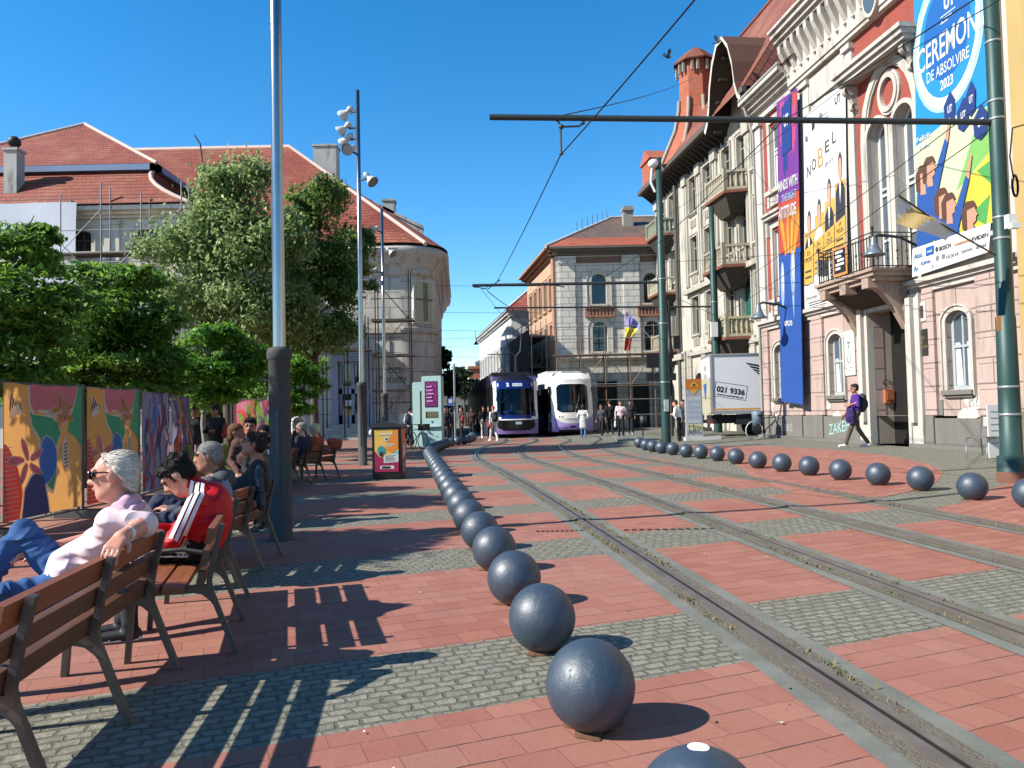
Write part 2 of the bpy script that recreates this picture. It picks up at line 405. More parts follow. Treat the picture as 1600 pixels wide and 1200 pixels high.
# rails ------------------------------------------------------------
OFFP = [(-20, 0), (12, 0), (18, -.12), (23, -.33), (26, -.2), (29, .1), (32.8, .75), (35.6, 1.65), (38.5, 2.2), (41, 2.4), (46, 2.45), (140, 2.45)]
def toff(y):
    ys = [p[0] for p in OFFP]; os_ = [p[1] for p in OFFP]
    i = max(0, min(len(ys)-2, int(np.searchsorted(ys, y))-1))
    def sl(j):
        if j <= 0 or j >= len(ys)-1: return 0
        return (os_[j+1]-os_[j-1])/(ys[j+1]-ys[j-1])
    h = ys[i+1]-ys[i]; t = (y-ys[i])/h; t = max(0, min(1, t))
    return (2*t**3-3*t**2+1)*os_[i]+(t**3-2*t**2+t)*h*sl(i)+(-2*t**3+3*t**2)*os_[i+1]+(t**3-t**2)*h*sl(i+1)
YS = list(np.arange(-6, 16, 1.0))+list(np.arange(16, 46, .5))+list(np.arange(46, 110, 4))
def track_pt(w0, y, d=0.0, z=0.0):
    o = toff(y); x = w0+d+o-SK*y
    return (x, y, zg(w0+d+o)+z)
def ribbon(mb, w0, d0, d1, z0, z1=None):
    z1 = z0 if z1 is None else z1
    vs = []
    for y in YS: vs += [track_pt(w0, y, d0, z0), track_pt(w0, y, d1, z1)]
    n = len(YS); mb.add(vs, [(2*i, 2*i+1, 2*i+3, 2*i+2) for i in range(n-1)])
NC = NT('kerb_concrete'); _p = NC.pos()
NC.bump(NC.noise(40, 4, _p), .4, .01)
M_CONC = NC.out(NC.mix(NC.ramp(NC.noise(2.2, 8, _p, .7), .35, .7), (0.098, 0.101, 0.083), (0.161, 0.160, 0.133)), .8)
ND = NT('rail_dirt'); _p = ND.pos(); ND.bump(ND.noise(60, 4, _p), .9, .02)
M_DIRT = ND.out(ND.mix(ND.noise(22, 6, _p, .7), (0.049, 0.042, 0.032), (0.175, 0.147, 0.105)), .95)
NR = NT('rail_steel'); _p = NR.pos()
M_RAIL = NR.out(NR.mix(NR.ramp(NR.noise(3, 6, _p), .4, .7), (0.154, 0.133, 0.115), (0.224, 0.203, 0.182)), .4, .55)
M_GROOVE = C('#191613', .9)
RAILS = [2.05, 3.57, 5.17, 6.62]
RN = ['nearest of the four tram rails, beside the ball bollards', 'second tram rail from the bollards on the left', 'third tram rail, left rail of the white tram', 'fourth tram rail, farthest right beside the setts']
for i, w0 in enumerate(RAILS):
    mb = MB(); ribbon(mb, w0, -.27, .27, .005); mb.build('track_edging', M_CONC, kind='structure')
    mb = MB(); ribbon(mb, w0, -.155, .155, .010); mb.build('track_bed', M_DIRT, kind='structure')
    mb = MB(); ribbon(mb, w0, -.075, -.012, .026); ribbon(mb, w0, -.012, -.0119, .026, .012); ribbon(mb, w0, -.0751, -.075, .008, .026)
    ribbon(mb, w0, .035, .07, .022); ribbon(mb, w0, .07, .0701, .022, .008); ribbon(mb, w0, .0349, .035, .012, .022)
    mb.m = 1; ribbon(mb, w0, -.012, .035, .0135)
    mb.build('tram_rail', [M_RAIL, M_GROOVE], label=RN[i], cat='rail', org=(0, 0, 0), group='tram rails')
# cast shadow line across the first track, laid as dark painted dashes
for a, b, lb_ in (((838, 830.5), (945, 829), 'short dark painted shadow strip on the bollard side of the nearest rail'), ((975, 828.5), (1145, 826), 'longer dark painted shadow strip between the first two tram rails')):
    mb = MB()
    p, q = gnd(*a), gnd(*b); n = 14
    for k in range(n):
        u, v = p+(q-p)*(k/n), p+(q-p)*((k+.6)/n); mb.bar((u[0], u[1], .004), (v[0], v[1], .004), .07, .006)
    mb.build('shadow_strip', C('#2a2622', .7), label=lb_, cat='drain')
M_WEED = C((.16, .13, .05), .9, var=.4, sc=3)
M_WEED2 = C((.07, .09, .02), .9, var=.4, sc=3)
rng = random.Random(4)
mb = MB()
for w0, dens in ((RAILS[0], 1.0), (RAILS[1], .4), (RAILS[2], .5), (RAILS[3], .45)):
    for side in (-1, 1):
        y = 1.5
        while y < 24:
            y += rng.expovariate(1)*.034/dens*(1+y*.06)
            if math.sin(y*1.7+w0*3+side)+math.sin(y*.63+w0) < -.3: continue
            d = side*(.115+rng.uniform(-.03, .035)); p = track_pt(w0, y, d, .008); mb.m = 0 if rng.random() < (.8 if w0 < 3 else .45) else 1
            for _ in range(3):
                a = rng.uniform(0, 6.28); h = rng.uniform(.008, .035); l = rng.uniform(.01, .034); q = (p[0]+rng.uniform(-.03, .03), p[1]+rng.uniform(-.05, .05), p[2])
                ca, sa = math.cos(a)*l, math.sin(a)*l
                mb.add([(q[0]-sa*.3, q[1]+ca*.3, q[2]), (q[0]+sa*.3, q[1]-ca*.3, q[2]), (q[0]+ca, q[1]+sa, q[2]+h)], [(0, 1, 2)])
mb.build('weeds', [M_WEED, M_WEED2], label='dry weeds and grit growing along the rails', cat='weeds', kind='stuff')
# tram stop island
mb = MB(); E_ = [(4.25, 30.9), (5.75, 30.1), (6.2, 33), (6.9, 40), (7.6, 47.5), (5.0, 47.5), (5.15, 41), (4.75, 36)]
mb.F = Fr(); n = len(E_)
mb.add([(x, y, .0) for x, y in E_]+[(x, y, .17) for x, y in E_], [tuple(range(n, 2*n))]+[(i, (i+1) % n, (i+1) % n+n, i+n) for i in range(n)])
mb.build('pavement', M_CONC, kind='structure')
# ================================================================== BALL BOLLARDS
NB = NT('bollard_paint'); v = NB.obj()
f1 = NB.noise(5, 6, v, .65); f2 = NB.ramp(NB.noise(22, 7, v, .75), .55, .72)
colr = NB.mix(f1, (.016, .028, .045), (.030, .049, .074)); colr = NB.mix(NB.math('MULTIPLY', f2, .2), colr, (.05, .06, .07))
mpb = NB.n('Mapping'); mpb.inputs['Scale'].default_value = (9, 9, 1.2); NB.l(v, mpb.inputs[0])
str_ = NB.ramp(NB.noise(2.5, 6, mpb.outputs[0], .7), .56, .68); colr = NB.mix(NB.math('MULTIPLY', str_, .3), colr, (.075, .08, .08))
sz = NB.n('SeparateXYZ'); NB.l(v, sz.inputs[0])
low = NB.ramp(NB.math('ADD', sz.outputs[2], NB.math('MULTIPLY', f1, .1)), .05, .12)
colr = NB.mix(low, (.12, .09, .06), colr)
NB.bump(NB.math('ADD', NB.noise(7, 6, v, .65), NB.math('MULTIPLY', f2, .3)), .3, .02)
M_BALL = NB.out(colr, NB.math('ADD', .40, NB.math('MULTIPLY', f1, .2)), .0, .75)
M_RUST = C('#6b4a36', .9, var=.4, sc=12, bump=.4)
def ball_mesh():
    mb = MB(); mb.sphere((0, 0, .19), .2, 40, 24)
    b = mb.build('ball_bollard', M_BALL, org=(0, 0, 0)); return b
ball0 = ball_mesh()
mb = MB(); prs = []
for k in range(28):
    a = k*2*math.pi/28; prs.append(.10+.03*math.sin(3*a+1)+.015*math.sin(7*a))
vs = [(0, 0, .022)]+[(.085*math.cos(k*2*math.pi/28), .085*math.sin(k*2*math.pi/28), .02) for k in range(28)]+[(prs[k]*1.15*math.cos(k*2*math.pi/28), prs[k]*1.15*math.sin(k*2*math.pi/28), .004) for k in range(28)]
fs = [(1+k, 1+(k+1) % 28, 29+(k+1) % 28, 29+k) for k in range(28)]
mb.add(vs, fs); coll = mb.build('footing', M_RUST, parent=ball0)
used = [False]
def place_ball(x, y, z, label, group):
    if not used[0]: o = ball0; used[0] = True
    else: o = copy_tree(ball0)
    o.location = (x, y, z); o.rotation_euler = (0, 0, rng.uniform(0, 6.28)); tag(o, label, 'bollard', group); return o
ordn = ['first', 'second', 'third', 'fourth', 'fifth', 'sixth', 'seventh', 'eighth', 'ninth', 'tenth', 'eleventh', 'twelfth', 'thirteenth', 'fourteenth', 'fifteenth', 'sixteenth', 'seventeenth', 'eighteenth', 'nineteenth', 'twentieth',
        'twenty-first', 'twenty-second', 'twenty-third', 'twenty-fourth', 'twenty-fifth', 'twenty-sixth', 'twenty-seventh', 'twenty-eighth', 'twenty-ninth', 'thirtieth', 'thirty-first', 'thirty-second', 'thirty-third', 'thirty-fourth', 'thirty-fifth', 'thirty-sixth', 'thirty-seventh', 'thirty-eighth']
LB = [(.54, 2.36), (.322, 3.495), (.149, 4.64), (-.016, 5.76), (-.194, 7.0), (-.37, 8.1)]
y = 8.1
while y < 41.5:
    y += 1.13
    wv = .58-(y-8.1)*.022 if y < 24 else .23+(toff(y)+.3)*.93
    LB.append((wv-SK*y, y))
for i, (x, y) in enumerate(LB):
    if i == 0: lb = 'nearest blue-grey ball, cut by the bottom edge, with a white mark on top'
    elif i == 1: lb = 'large blue-grey ball with scratched paint, nearest one wholly in view'
    elif i == len(LB)-1: lb = 'last small blue-grey ball of the left row, by the dark tram'
    elif y > 24: lb = '%s blue-grey ball from the near end, where the left row bends towards the trams' % ordn[i]
    else: lb = '%s blue-grey ball from the near end of the left bollard row' % ordn[i]
    o = place_ball(x, y, 0, lb, 'ball bollards in the left row')
RB = [(999, 691), (1009.5, 694), (1020, 696), (1033.5, 698), (1051, 700), (1072, 703), (1095, 705), (1120.6, 708), (1150, 712), (1184, 717.6), (1221.6, 722), (1264, 727), (1313, 733), (1372, 740), (1438, 747), (1519, 759), (1609, 770)]
for i, (px, py) in enumerate(RB):
    p = gnd(px, py, .235); k = len(RB)-1-i
    z = zxy(p[0], p[1])
    lb = ('ball cut by the right edge beside the green pole' if k == 0 else 'nearest whole ball of the right row, in front of the green pole' if k == 1 else
          'farthest small ball of the right row, by the tram stop kerb' if i == 0 else '%s ball from the green pole in the right bollard row' % ordn[k-1])
    place_ball(p[0], p[1], z, 'blue-grey '+lb if not lb.startswith('b') else 'blue-grey '+lb, 'ball bollards in the right row')
mb = MB(); mb.lathe([(.0001, .3915), (.02, .3913), (.034, .3885)], (LB[0][0]+.004, LB[0][1]+.02, 0), 14)
mb.build('white_mark', C('#e8e8e4', .7), parent=ball0)
# ================================================================== BENCHES
M_SLAT = wood('#80482c', '#a0603c'); M_SLAT_SHADE = wood('#5c3d2c', '#7a5540')  # second wood is darker: shade of the bench backs put into its colour
M_IRON = C('#6b665f', .5, .6, var=.3, sc=9, bump=.15)
def bench(name, label, x, y, along, length=1.5, arms=True, overhang=.14, group='park benches beside the poles'):
    """x,y = ground under the rear foot of the middle support; along = direction of the bench away from the camera"""
    al = math.atan2(along[1], along[0]); rz = al+math.pi/2       # local x = forward (left of along)
    t = root(name, (x, y, 0), label, 'bench', rz, group)
    F = Fr((x, y, 0), (math.cos(rz), math.sin(rz), 0), (-math.sin(rz), math.cos(rz), 0))
    # local y runs against 'along'
    ys3 = [-length/2, 0, length/2]; y0, y1 = -length/2-overhang, length/2+overhang
    for k in range(3):
        mb = MB(F); zc = [.735, .607, .48][k]; xc = [.105, .132, .158][k]
        ang = .2; Rm = [[math.cos(ang), 0, -math.sin(ang)], [0, 1, 0], [math.sin(ang), 0, math.cos(ang)]]
        mb.obox((xc+.03, 0, zc-.005), (.036, y1-y0, .094), Rm); mb.build('back_slat', M_SLAT_SHADE if k else M_SLAT, t)
    for k in range(3):
        mb = MB(F); xs = .275+k*.135; mb.obox((xs+.06, 0, .425+.012*k), (.118, y1-y0, .04), [[1, 0, -.06], [0, 1, 0], [.06, 0, 1]]); mb.build('seat_slat', M_SLAT, t)
    for q, yy in enumerate(ys3):
        mb = MB(F); pts = [(0, yy, 0), (.075, yy, .2), (.14, yy, .38), (.15, yy, .44), (.125, yy, .58), (.075, yy, .78)]
        for a, b in zip(pts[:-1], pts[1:]): mb.bar(a, b, .042, .03, (1, 0, 0))
        mb.bar((.145, yy, .40), (.58, yy, .405), .035, .045); mb.bar((.57, yy, .41), (.60, yy, 0), .042, .032, (1, 0, 0))
        mb.prism([(.10, .26), (.10+.04, .39), (.26, .385), (.19, .365), (.15, .33)], yy-.014, yy+.014)
        mb.build('bench_support', M_IRON, t)
        if arms and q != 1:
            mb = MB(F); mb.tube([(.13, yy, .60), (.3, yy, .64), (.48, yy, .635), (.575, yy, .58), (.59, yy, .42)], .014, 6); mb.build('armrest', M_IRON, t)
    return t
bench('park_bench', 'nearest slatted park bench, with the man in pink leaning on it', -1.83, 3.66, (-.141, .99), 1.56)
bench('park_bench', 'slatted park bench seen end on, with the man in the red jacket', -1.92, 5.44, (-.28, .96), 1.5)
bench('park_bench', 'slatted park bench whose back stands against the big grey pole', -2.36, 7.22, (-.056, .998), 1.46)
bench('park_bench', 'far park bench under the elderly couple, nearest the litter bin', -4.11, 16.92, (.21, .977), 1.36)
bench('park_bench', 'far park bench half hidden behind the big grey pole', -4.33, 15.1, (-.02, 1), 1.36)
bench('park_bench', 'shaded park bench facing the viewer beyond the black-shirted man', -4.15, 10.1, (.1, -1), 1.4)
# ================================================================== POLES WITH FLOODLIGHTS
NS = NT('brushed_steel'); v = NS.obj(); M_STEEL = NS.out(NS.mix(NS.noise(4, 4, v), (.30, .29, .275), (.40, .39, .38)), .24, 1.0)
M_SLEEVE = C('#545250', .75, 0, var=.18, sc=5, spec=.15)
M_WHITE = C('#e9e9e6', .45, 0, var=.05)
M_LAMPG = C('#c4c8ca', .4, .2, var=.05)
M_LENS = glass_dark('#6a7076', .1)
def floodlight(t, base, z, az, tilt, side, mat=None):
    """lamp on a short bracket: az = direction it points (deg), tilt below horizon"""
    a = R_(az); d = np.array((math.cos(a)*math.cos(R_(tilt)), math.sin(a)*math.cos(R_(tilt)), -math.sin(R_(tilt))))
    b = np.array((base[0], base[1], z)); arm = b+np.array((math.cos(a), math.sin(a), 0))*.28
    mb = MB(); mb.bar(b, arm, .05, .04); br = mb.build('lamp_bracket', M_SLEEVE, t)
    u = np.cross(d, (0, 0, 1)); u /= np.linalg.norm(u); vv = np.cross(u, d)
    mb = MB(); mb.lathe([(.001, -.13), (.055, -.12), (.085, -.07), (.085, .02), (.05, .05), (.07, .1), (.14, .21), (.175, .29), (.175, .31)], arm+d*.05+np.array((0, 0, .12)), 18, (u, vv, d))
    lp = mb.build('floodlight', mat or M_LAMPG, t)
    mb = MB(); mb.lathe([(.001, .30), (.165, .30)], arm+d*.05+np.array((0, 0, .12)), 18, (u, vv, d)); mb.build('lens', M_LENS, lp)
def lamp_pole(label, x, y, hs, h, lamps, r0=.128, r1=.074):
    t = root('lamp_pole', (x, y, 0), label, 'lamp pole', 0, 'steel poles with floodlights')
    mb = MB(Fr((x, y, 0))); mb.lathe([(r0*1.3, 0), (r0*1.3, .02), (r0, .025), (r0*.97, hs-.16), (r0*1.0, hs-.155), (r0*1.12, hs-.13), (r0*1.12, hs-.06), (r0*1.02, hs-.02), (r1+.01, hs)], n=28); mb.build('pole_sleeve', M_SLEEVE, t)
    mb = MB(Fr((x, y, 0))); mb.lathe([(r1, hs-.01), (r1*.9, h*.5), (r1*.8, h), (.001, h)], n=24); mb.build('pole_shaft', M_STEEL, t)
    mb = MB(Fr((x, y, 0))); mb.box(-.03, .03, -r0-.006, -r0+.02, .55, 1.5); 
    mb.build('service_hatch', C('#434a50', .45, .3), t)
    for z, az, tl in lamps: floodlight(t, (x, y), z, az, tl, 0)
    return t
lp1 = lamp_pole('tall steel pole with a thick grey sleeve, nearest, cut by the top edge', -2.71, 8.95, 2.24, 10.6, [(9.9, 200, 30), (8.9, 340, 35), (9.4, 160, 30)])
mb = MB(Fr((-2.71, 8.95, 0)))
for z in (1.0, 1.4, 1.62): mb.box(-.124, -.105, -.075, -.05, z, z+.05)
mb.build('sticker', M_WHITE, lp1)
lamp_pole('steel pole with five floodlights, behind the orange litter bin', -4.3, 21.96, 2.38, 10.85, [(10.25, 150, 25), (9.75, 170, 35), (9.45, 150, 30), (8.95, 250, 25), (8.2, 330, 45)])
lamp_pole('most distant steel pole with three floodlights, by the scaffolded corner', -5.15, 31.0, 2.3, 9.8, [(8.85, 240, 25), (8.0, 330, 40), (7.2, 215, 35)])
# ================================================================== LITTER BIN
def smart_bin():
    P0 = gnd(582, 750); P1 = gnd(627, 749); P2 = gnd(637, 745)
    ex = (P1-P0); Wd = np.linalg.norm(ex); ex = ex/Wd; ey = np.array((-ex[1], ex[0], 0)); D = .75; Hh = 1.27
    t = root('litter_bin', (P0+ex*Wd/2+ey*D/2), 'black and orange smart litter bin with a poster on its front', 'litter bin', math.atan2(ex[1], ex[0]))
    F = Fr(P0, ex, ey)
    blk = C('#1b1c1e', .4); org = C('#d9701e', .5)
    mb = MB(F); mb.box(.0, Wd, .015, D, .03, Hh-.12); mb.box(.03, Wd-.03, .03, D-.03, 0, .04); mb.build('body', blk, t)
    mb = MB(F); n = 12; pr = [(-.01, Hh-.12)]+[(-.01+(Wd+.02)*k/n, Hh-.10+.10*math.sin(math.pi*(.12+.76*k/n))) for k in range(n+1)]+[(Wd+.01, Hh-.12)]
    mb.prism(pr, -.015, D+.01, False); mb.build('lid', C('#3a3d40', .4), t)
    mb = MB(F); Wp0, Wp1, z0, z1 = .055, Wd-.055, .17, 1.10; hh = z1-z0; ww = Wp1-Wp0
    def q(u, v): return (Wp0+u*ww, z0+v*hh)
    mb.m = 0; mb.flat([q(0, 0), q(1, 0), q(1, 1), q(0, 1)], .011)
    mb.m = 1; mb.flat([q(.8, 1), q(1, 1), q(1, .6), q(.9, .5), q(.75, .44), q(.5, .5), q(.45, .6), q(.6, .75)], .008)
    mb.m = 2; mb.flat([q(0, 0), q(1, 0), q(1, .34), q(.4, .32), q(.18, .36), (q(0, .5))], .007)
    mb.m = 3; mb.flat([q(1, .5), q(.78, .44), q(.72, .38), q(1, .36)], .006)
    mb.m = 4; mb.flat([q(.38, .21), q(1, .23), q(1, .42), q(.38, .40)], .005); mb.flat([q(.2, .90), q(.78, .91), q(.78, .88), q(.2, .87)], .005)
    mb.flat([q(.42, .73), q(.6, .73), q(.6, .82), q(.42, .82)], .005); mb.flat([q(.5, .655), q(.85, .665), q(.85, .64), q(.5, .63)], .005); mb.flat([q(.5, .61), q(.72, .615), q(.72, .595), q(.5, .59)], .005)
    mb.m = 5; mb.lathe([(.001, 0), (.085, 0)], (q(.28, .5)[0], .004, q(.28, .5)[1]), 20, ((1, 0, 0), (0, 0, 1.25), (0, 1, 0)))
    mb.m = 6; mb.flat([q(.2, .37), q(.38, .36), q(.36, .47), q(.22, .47)], .0035)
    for k in range(5): mb.flat([q(.44, .38-.03*k), q(.9-.1*(k % 2), .385-.03*k), q(.9-.1*(k % 2), .375-.03*k), q(.44, .37-.03*k)], .003)
    mb.flat([q(.46, .755), q(.56, .755), q(.56, .795), q(.46, .795)], .0035)
    mb.m = 4; mb.flat([q(.24, .07), q(.8, .07), q(.82, .1), q(.8, .145), q(.24, .145), q(.22, .1)], .005)
    mb.m = 6; mb.flat([q(.3, .08), q(.66, .08), q(.66, .13), q(.3, .13)], .003)
    mb.build('poster', [C('#ffd060', .5), C('#ff9a38', .5), C('#b02a58', .5), C('#7ae0e0', .5), M_WHITE, C('#3fa0a6', .5), C('#2b2a2f', .5)], t)
    F2 = Fr(P0+ex*Wd, ey, ex)
    mb = MB(F2); mb.m = 0; mb.flat([(.06, .42), (D-.05, .42), (D-.05, 1.1), (.06, 1.1)], .008); mb.m = 1; mb.flat([(.06, .08), (D-.05, .08), (D-.05, .42), (.06, .42)], .009)
    mb.m = 2; mb.flat([(.3, .16), (.55, .16), (.55, .33), (.3, .33)], .012); mb.flat([(.25, .5), (.6, .5), (.6, .75), (.25, .75)], .012); mb.m = 3; mb.flat([(.35, .2), (.5, .2), (.5, .29), (.35, .29)], .015); mb.flat([(.06, .42), (.2, .42), (.2, .9), (.06, .7)], .01)
    mb.build('side_panel', [org, C('#8e2a38', .5), C('#e9c9b0', .6), C('#b5472a', .5)], t)
    mb = MB(F); mb.lathe([(.04, 0), (.045, .05), (.02, .1), (.001, .1)], (-.03, .05, 1.0), 10); mb.build('dispenser', M_WHITE, t)
smart_bin()
# ================================================================== INFORMATION KIOSKS
def kiosk(label, px0, px1, yb, Yd, h, d=.35, panel=True):
    a = at(px0, 690, Yd); b = at(px1, 690, Yd); x0, x1 = a[0], b[0]
    F = rotz_frame((x0, Yd, 0), -14); Wd = x1-x0; mint = C('#a9c9c6', .45, var=.05)
    t = root('kiosk', ((x0+x1)/2, Yd, 0), label, 'kiosk', R_(-14))
    mb = MB(F); r = .05; mb.box(0, Wd, 0, d, 0, h-.06); mb.prism([(0, h-.06), (Wd, h-.06), (Wd-.03, h-.015), (Wd-.07, h), (.07, h), (.03, h-.015)], 0, d)
    mb.build('cabinet', mint, t)
    if panel:
        mb = MB(F); mb.box(.17*Wd, .83*Wd, -.012, .01, h*.56, h*.925); s = mb.build('screen_frame', C('#1a1820', .3), t)
        mb = MB(F); mb.m = 0; mb.flat([(.21*Wd, h*.575), (.80*Wd, h*.575), (.80*Wd, h*.915), (.21*Wd, h*.915)], -.016)
        rg = random.Random(3)
        for k in range(60):
            cx, cz = rg.uniform(.25, .74)*Wd, rg.uniform(.6, .89)*h; ww, hh = rg.uniform(.01, .07), rg.uniform(.01, .06); mb.m = rg.choice((1, 1, 2))
            mb.flat([(cx-ww, cz), (cx, cz-hh), (cx+ww, cz+hh*.3), (cx, cz+hh)], -.017-.0004*k)
        mb.m = 3
        for k in range(5): mb.flat([(.27*Wd, h*(.84-.05*k)), ((.55+.04*(k % 3))*Wd, h*(.84-.05*k)), ((.55+.04*(k % 3))*Wd, h*(.855-.05*k)), (.27*Wd, h*(.855-.05*k))], -.045)
        mb.build('poster', [C('#7c1668', .4), C('#a03a90', .4), C('#4c1050', .4), C('#d7a6d4', .4)], s)
        mb = MB(F); mb.box(.2*Wd, .84*Wd, -.01, .01, h*.41, h*.5); mb.build('display', glass_dark('#15171a'), t)
        mb = MB(F); mb.lathe([(.001, .02), (.04, .02), (.045, 0)], (.52*Wd, 0, h*.355), 14, ((1, 0, 0), (0, 0, 1), (0, -1, 0))); mb.build('speaker', C('#222', .5) if False else C('#222222', .5), t)
        mb = MB(F); mb.box(.05, Wd-.05, -.12, .0, h*.285, h*.297); mb.build('shelf', mint, t)
    else:
        mb = MB(F); mb.box(.55*Wd, Wd*.98, -.01, .01, h*.35, h*.86); mb.build('display', glass_dark('#15171a'), t)
    mb = MB(F); mb.tube([(.02, .1, h-.02), (.02, .1, h+.28)], .008, 5) if panel else None
    if panel: mb.build('antenna', C('#222222', .5), t)
kiosk('mint green information kiosk with a purple poster', 660, 692, 697, 33.0, 3.05)
kiosk('plain mint green kiosk half hidden behind the one with the poster', 645.5, 668, 694, 34.3, 2.85, panel=False)
# ================================================================== BANNER FENCE
def banner_panel(t, y0, y1, x0, x1, zb, zt, style, seed):
    """cloth between two posts, facing the benches (+X); shapes are parts of its print"""
    rg = random.Random(seed); n, m = 14, 10
    p0, p1 = np.array((x0, y0, 0)), np.array((x1, y1, 0)); d = p1-p0; L = np.linalg.norm(d); e = d/L; nn = np.array((e[1], -e[0], 0))
    ph = [rg.uniform(0, 6.28) for _ in range(6)]; wr = .03 if style != 'crumple' else .10
    def off(u, v):
        s = math.sin(math.pi*u)*.5+.5
        r = wr*.5*math.sin(2.1*v*3+ph[0]+2*u)+wr*.35*math.sin(9*u+ph[1]+3*v)+wr*.2*math.sin(17*u-5*v+ph[2])
        if style == 'crumple': r += .05*math.sin(14*u+ph[3]+2*math.sin(4*v))*math.cos(3*v+ph[4])
        return r*min(1, 8*u*(1-u)+.1)
    def P(u, v, k=0):
        sag = .03*math.sin(math.pi*u*4)**2*(v > .95) - .05*math.sin(math.pi*u)*(v)
        q = p0+d*u; z = zb+(zt-zb)*v+sag*.5
        return q+nn*(off(u, v)+.004*k)+np.array((0, 0, z))
    mb = MB()
    def sheet(poly, k):                       # polygon in (u,v), laid over the cloth by clipping a fine grid
        us = [q[0] for q in poly]; vs_ = [q[1] for q in poly]
        a0, a1, b0, b1 = max(0, min(us)), min(1, max(us)), max(0, min(vs_)), min(1, max(vs_))
        N1 = max(2, int((a1-a0)*44)+1); N2 = max(2, int((b1-b0)*40)+1)
        def inside(x, y):
            c = False; j = len(poly)-1
            for i in range(len(poly)):
                xi, yi = poly[i]; xj, yj = poly[j]
                if (yi > y) != (yj > y) and x < (xj-xi)*(y-yi)/(yj-yi)+xi: c = not c
                j = i
            return c
        # scanline strips: exact edges in u for every row
        for r in range(N2):
            va, vb = b0+(b1-b0)*r/N2, b0+(b1-b0)*(r+1)/N2
            def spans(v):
                v = min(max(v, b0+1e-4), b1-1e-4); xs = []; j = len(poly)-1
                for i in range(len(poly)):
                    xi, yi = poly[i]; xj, yj = poly[j]
                    if (yi > v) != (yj > v): xs.append((xj-xi)*(v-yi)/(yj-yi)+xi)
                    j = i
                xs = sorted(min(1, max(0, x)) for x in xs); return [(xs[i], xs[i+1]) for i in range(0, len(xs)-1, 2)]
            sa, sb = spans(va), spans(vb)
            if len(sa) != len(sb): sa = sb = spans((va+vb)/2)
            for (a, b), (c, dd) in zip(sa, sb):
                q = max(1, int(max(b-a, dd-c)*14))
                for i in range(q):
                    t0, t1 = i/q, (i+1)/q
                    mb.add([P(a+(b-a)*t0, va, k), P(a+(b-a)*t1, va, k), P(c+(dd-c)*t1, vb, k), P(c+(dd-c)*t0, vb, k)], [(0, 1, 2, 3)])
    def blob(cx, cy, rx, ry, s=0, n_=22, rot=0):
        o = []
        for i in range(n_):
            th = 2*math.pi*i/n_; r = 1+.13*math.sin(2*th+s)+.08*math.sin(3*th+2*s)
            x, y = rx*r*math.cos(th), ry*r*math.sin(th)
            o.append((cx+x*math.cos(rot)-y*math.sin(rot), cy+x*math.sin(rot)+y*math.cos(rot)))
        return o
    def grow(poly, g):
        cx = sum(p[0] for p in poly)/len(poly); cy = sum(p[1] for p in poly)/len(poly)
        return [(cx+(x-cx)*(1+g/abs(.02+math.hypot(x-cx, y-cy))), cy+(y-cy)*(1+g/abs(.02+math.hypot(x-cx, y-cy)))) for x, y in poly]
    PAL = [cloth(c, .38) for c in ('#e8a860', '#ff9aa4', '#66cc9c', '#6a9cf0', '#ffd4cc', '#5f6aa4', '#f87068', '#fbf6ec', '#56505e', '#7d6a92', '#ee7a4a', '#98cc56', '#918ea6')]
    def pet(cx, cy, r, col, k, n_=5):
        for i in range(n_):
            a = 2*math.pi*i/n_+.5; px, py = cx+r*.62*math.cos(a), cy+r*.42*math.sin(a)
            b = blob(px, py, r*.42, r*.15, n_=10, rot=math.atan2(.62*math.sin(a), math.cos(a)))
            mb.m = 7; sheet(grow(b, .011), k); mb.m = col; sheet(b, k+1)
    if style == 'art':
        mb.m = 0; sheet([(0, 0), (1, 0), (1, 1), (0, 1)], 0)
        g = [(.36, .86), (.44, .78), (.52, .84), (.6, .74), (.72, .7), (.78, .60), (.9, .55), (1, .5), (1, .95), (.96, 1), (.98, 1), (.98, .99), (.95, 1), (.33, 1)]
        mb.m = 7; sheet([(.28, 1), (.30, .84), (.36, .78), (.46, .79), (.58, .80), (.66, .73), (.74, .68), (.82, .74), (.9, .82), (.97, 1)], 1); mb.m = 1; sheet([(.30, 1), (.32, .85), (.38, .80), (.48, .815), (.58, .82), (.66, .755), (.74, .70), (.81, .76), (.88, .84), (.945, 1)], 2)
        mb.m = 7; sheet([(.30, .82), (.40, .77), (.56, .79), (.68, .70), (.72, .62), (.64, .5), (.66, .3), (.6, .14), (.5, .18), (.42, .4), (.44, .58), (.34, .68)], 1); mb.m = 2; sheet([(.315, .80), (.40, .755), (.55, .775), (.665, .69), (.70, .62), (.62, .5), (.64, .3), (.59, .17), (.52, .21), (.44, .4), (.46, .59), (.36, .69)], 2)
        mb.m = 2; sheet([(.95, 1), (1, 1), (1, .5), (.92, .58), (.80, .64), (.88, .8)], 2)
        b = blob(.53, .42, .095, .2, 1.0); mb.m = 7; sheet(grow(b, .012), 3); mb.m = 3; sheet(b, 4)
        mb.m = 7; sheet([(.18, 0), (.2, .22), (.3, .32), (.4, .36), (.48, .3), (.52, .14), (.56, 0)], 3); mb.m = 5; sheet([(.195, 0), (.215, .21), (.31, .305), (.4, .335), (.465, .28), (.5, .14), (.54, 0)], 4)
        mb.m = 6; sheet([(0, 0), (.17, 0), (.19, .2), (.12, .42), (.04, .55), (0, .56)], 3)
        mb.m = 7
        for k in range(16): sheet([(0, .03+.033*k), (.15-.004*k, .035+.033*k), (.15-.004*k, .04+.033*k), (0, .035+.033*k)], 4)
        pet(.26, .42, .22, 1, 5); pet(.72, .8, .17, 0, 5)
        mb.m = 8
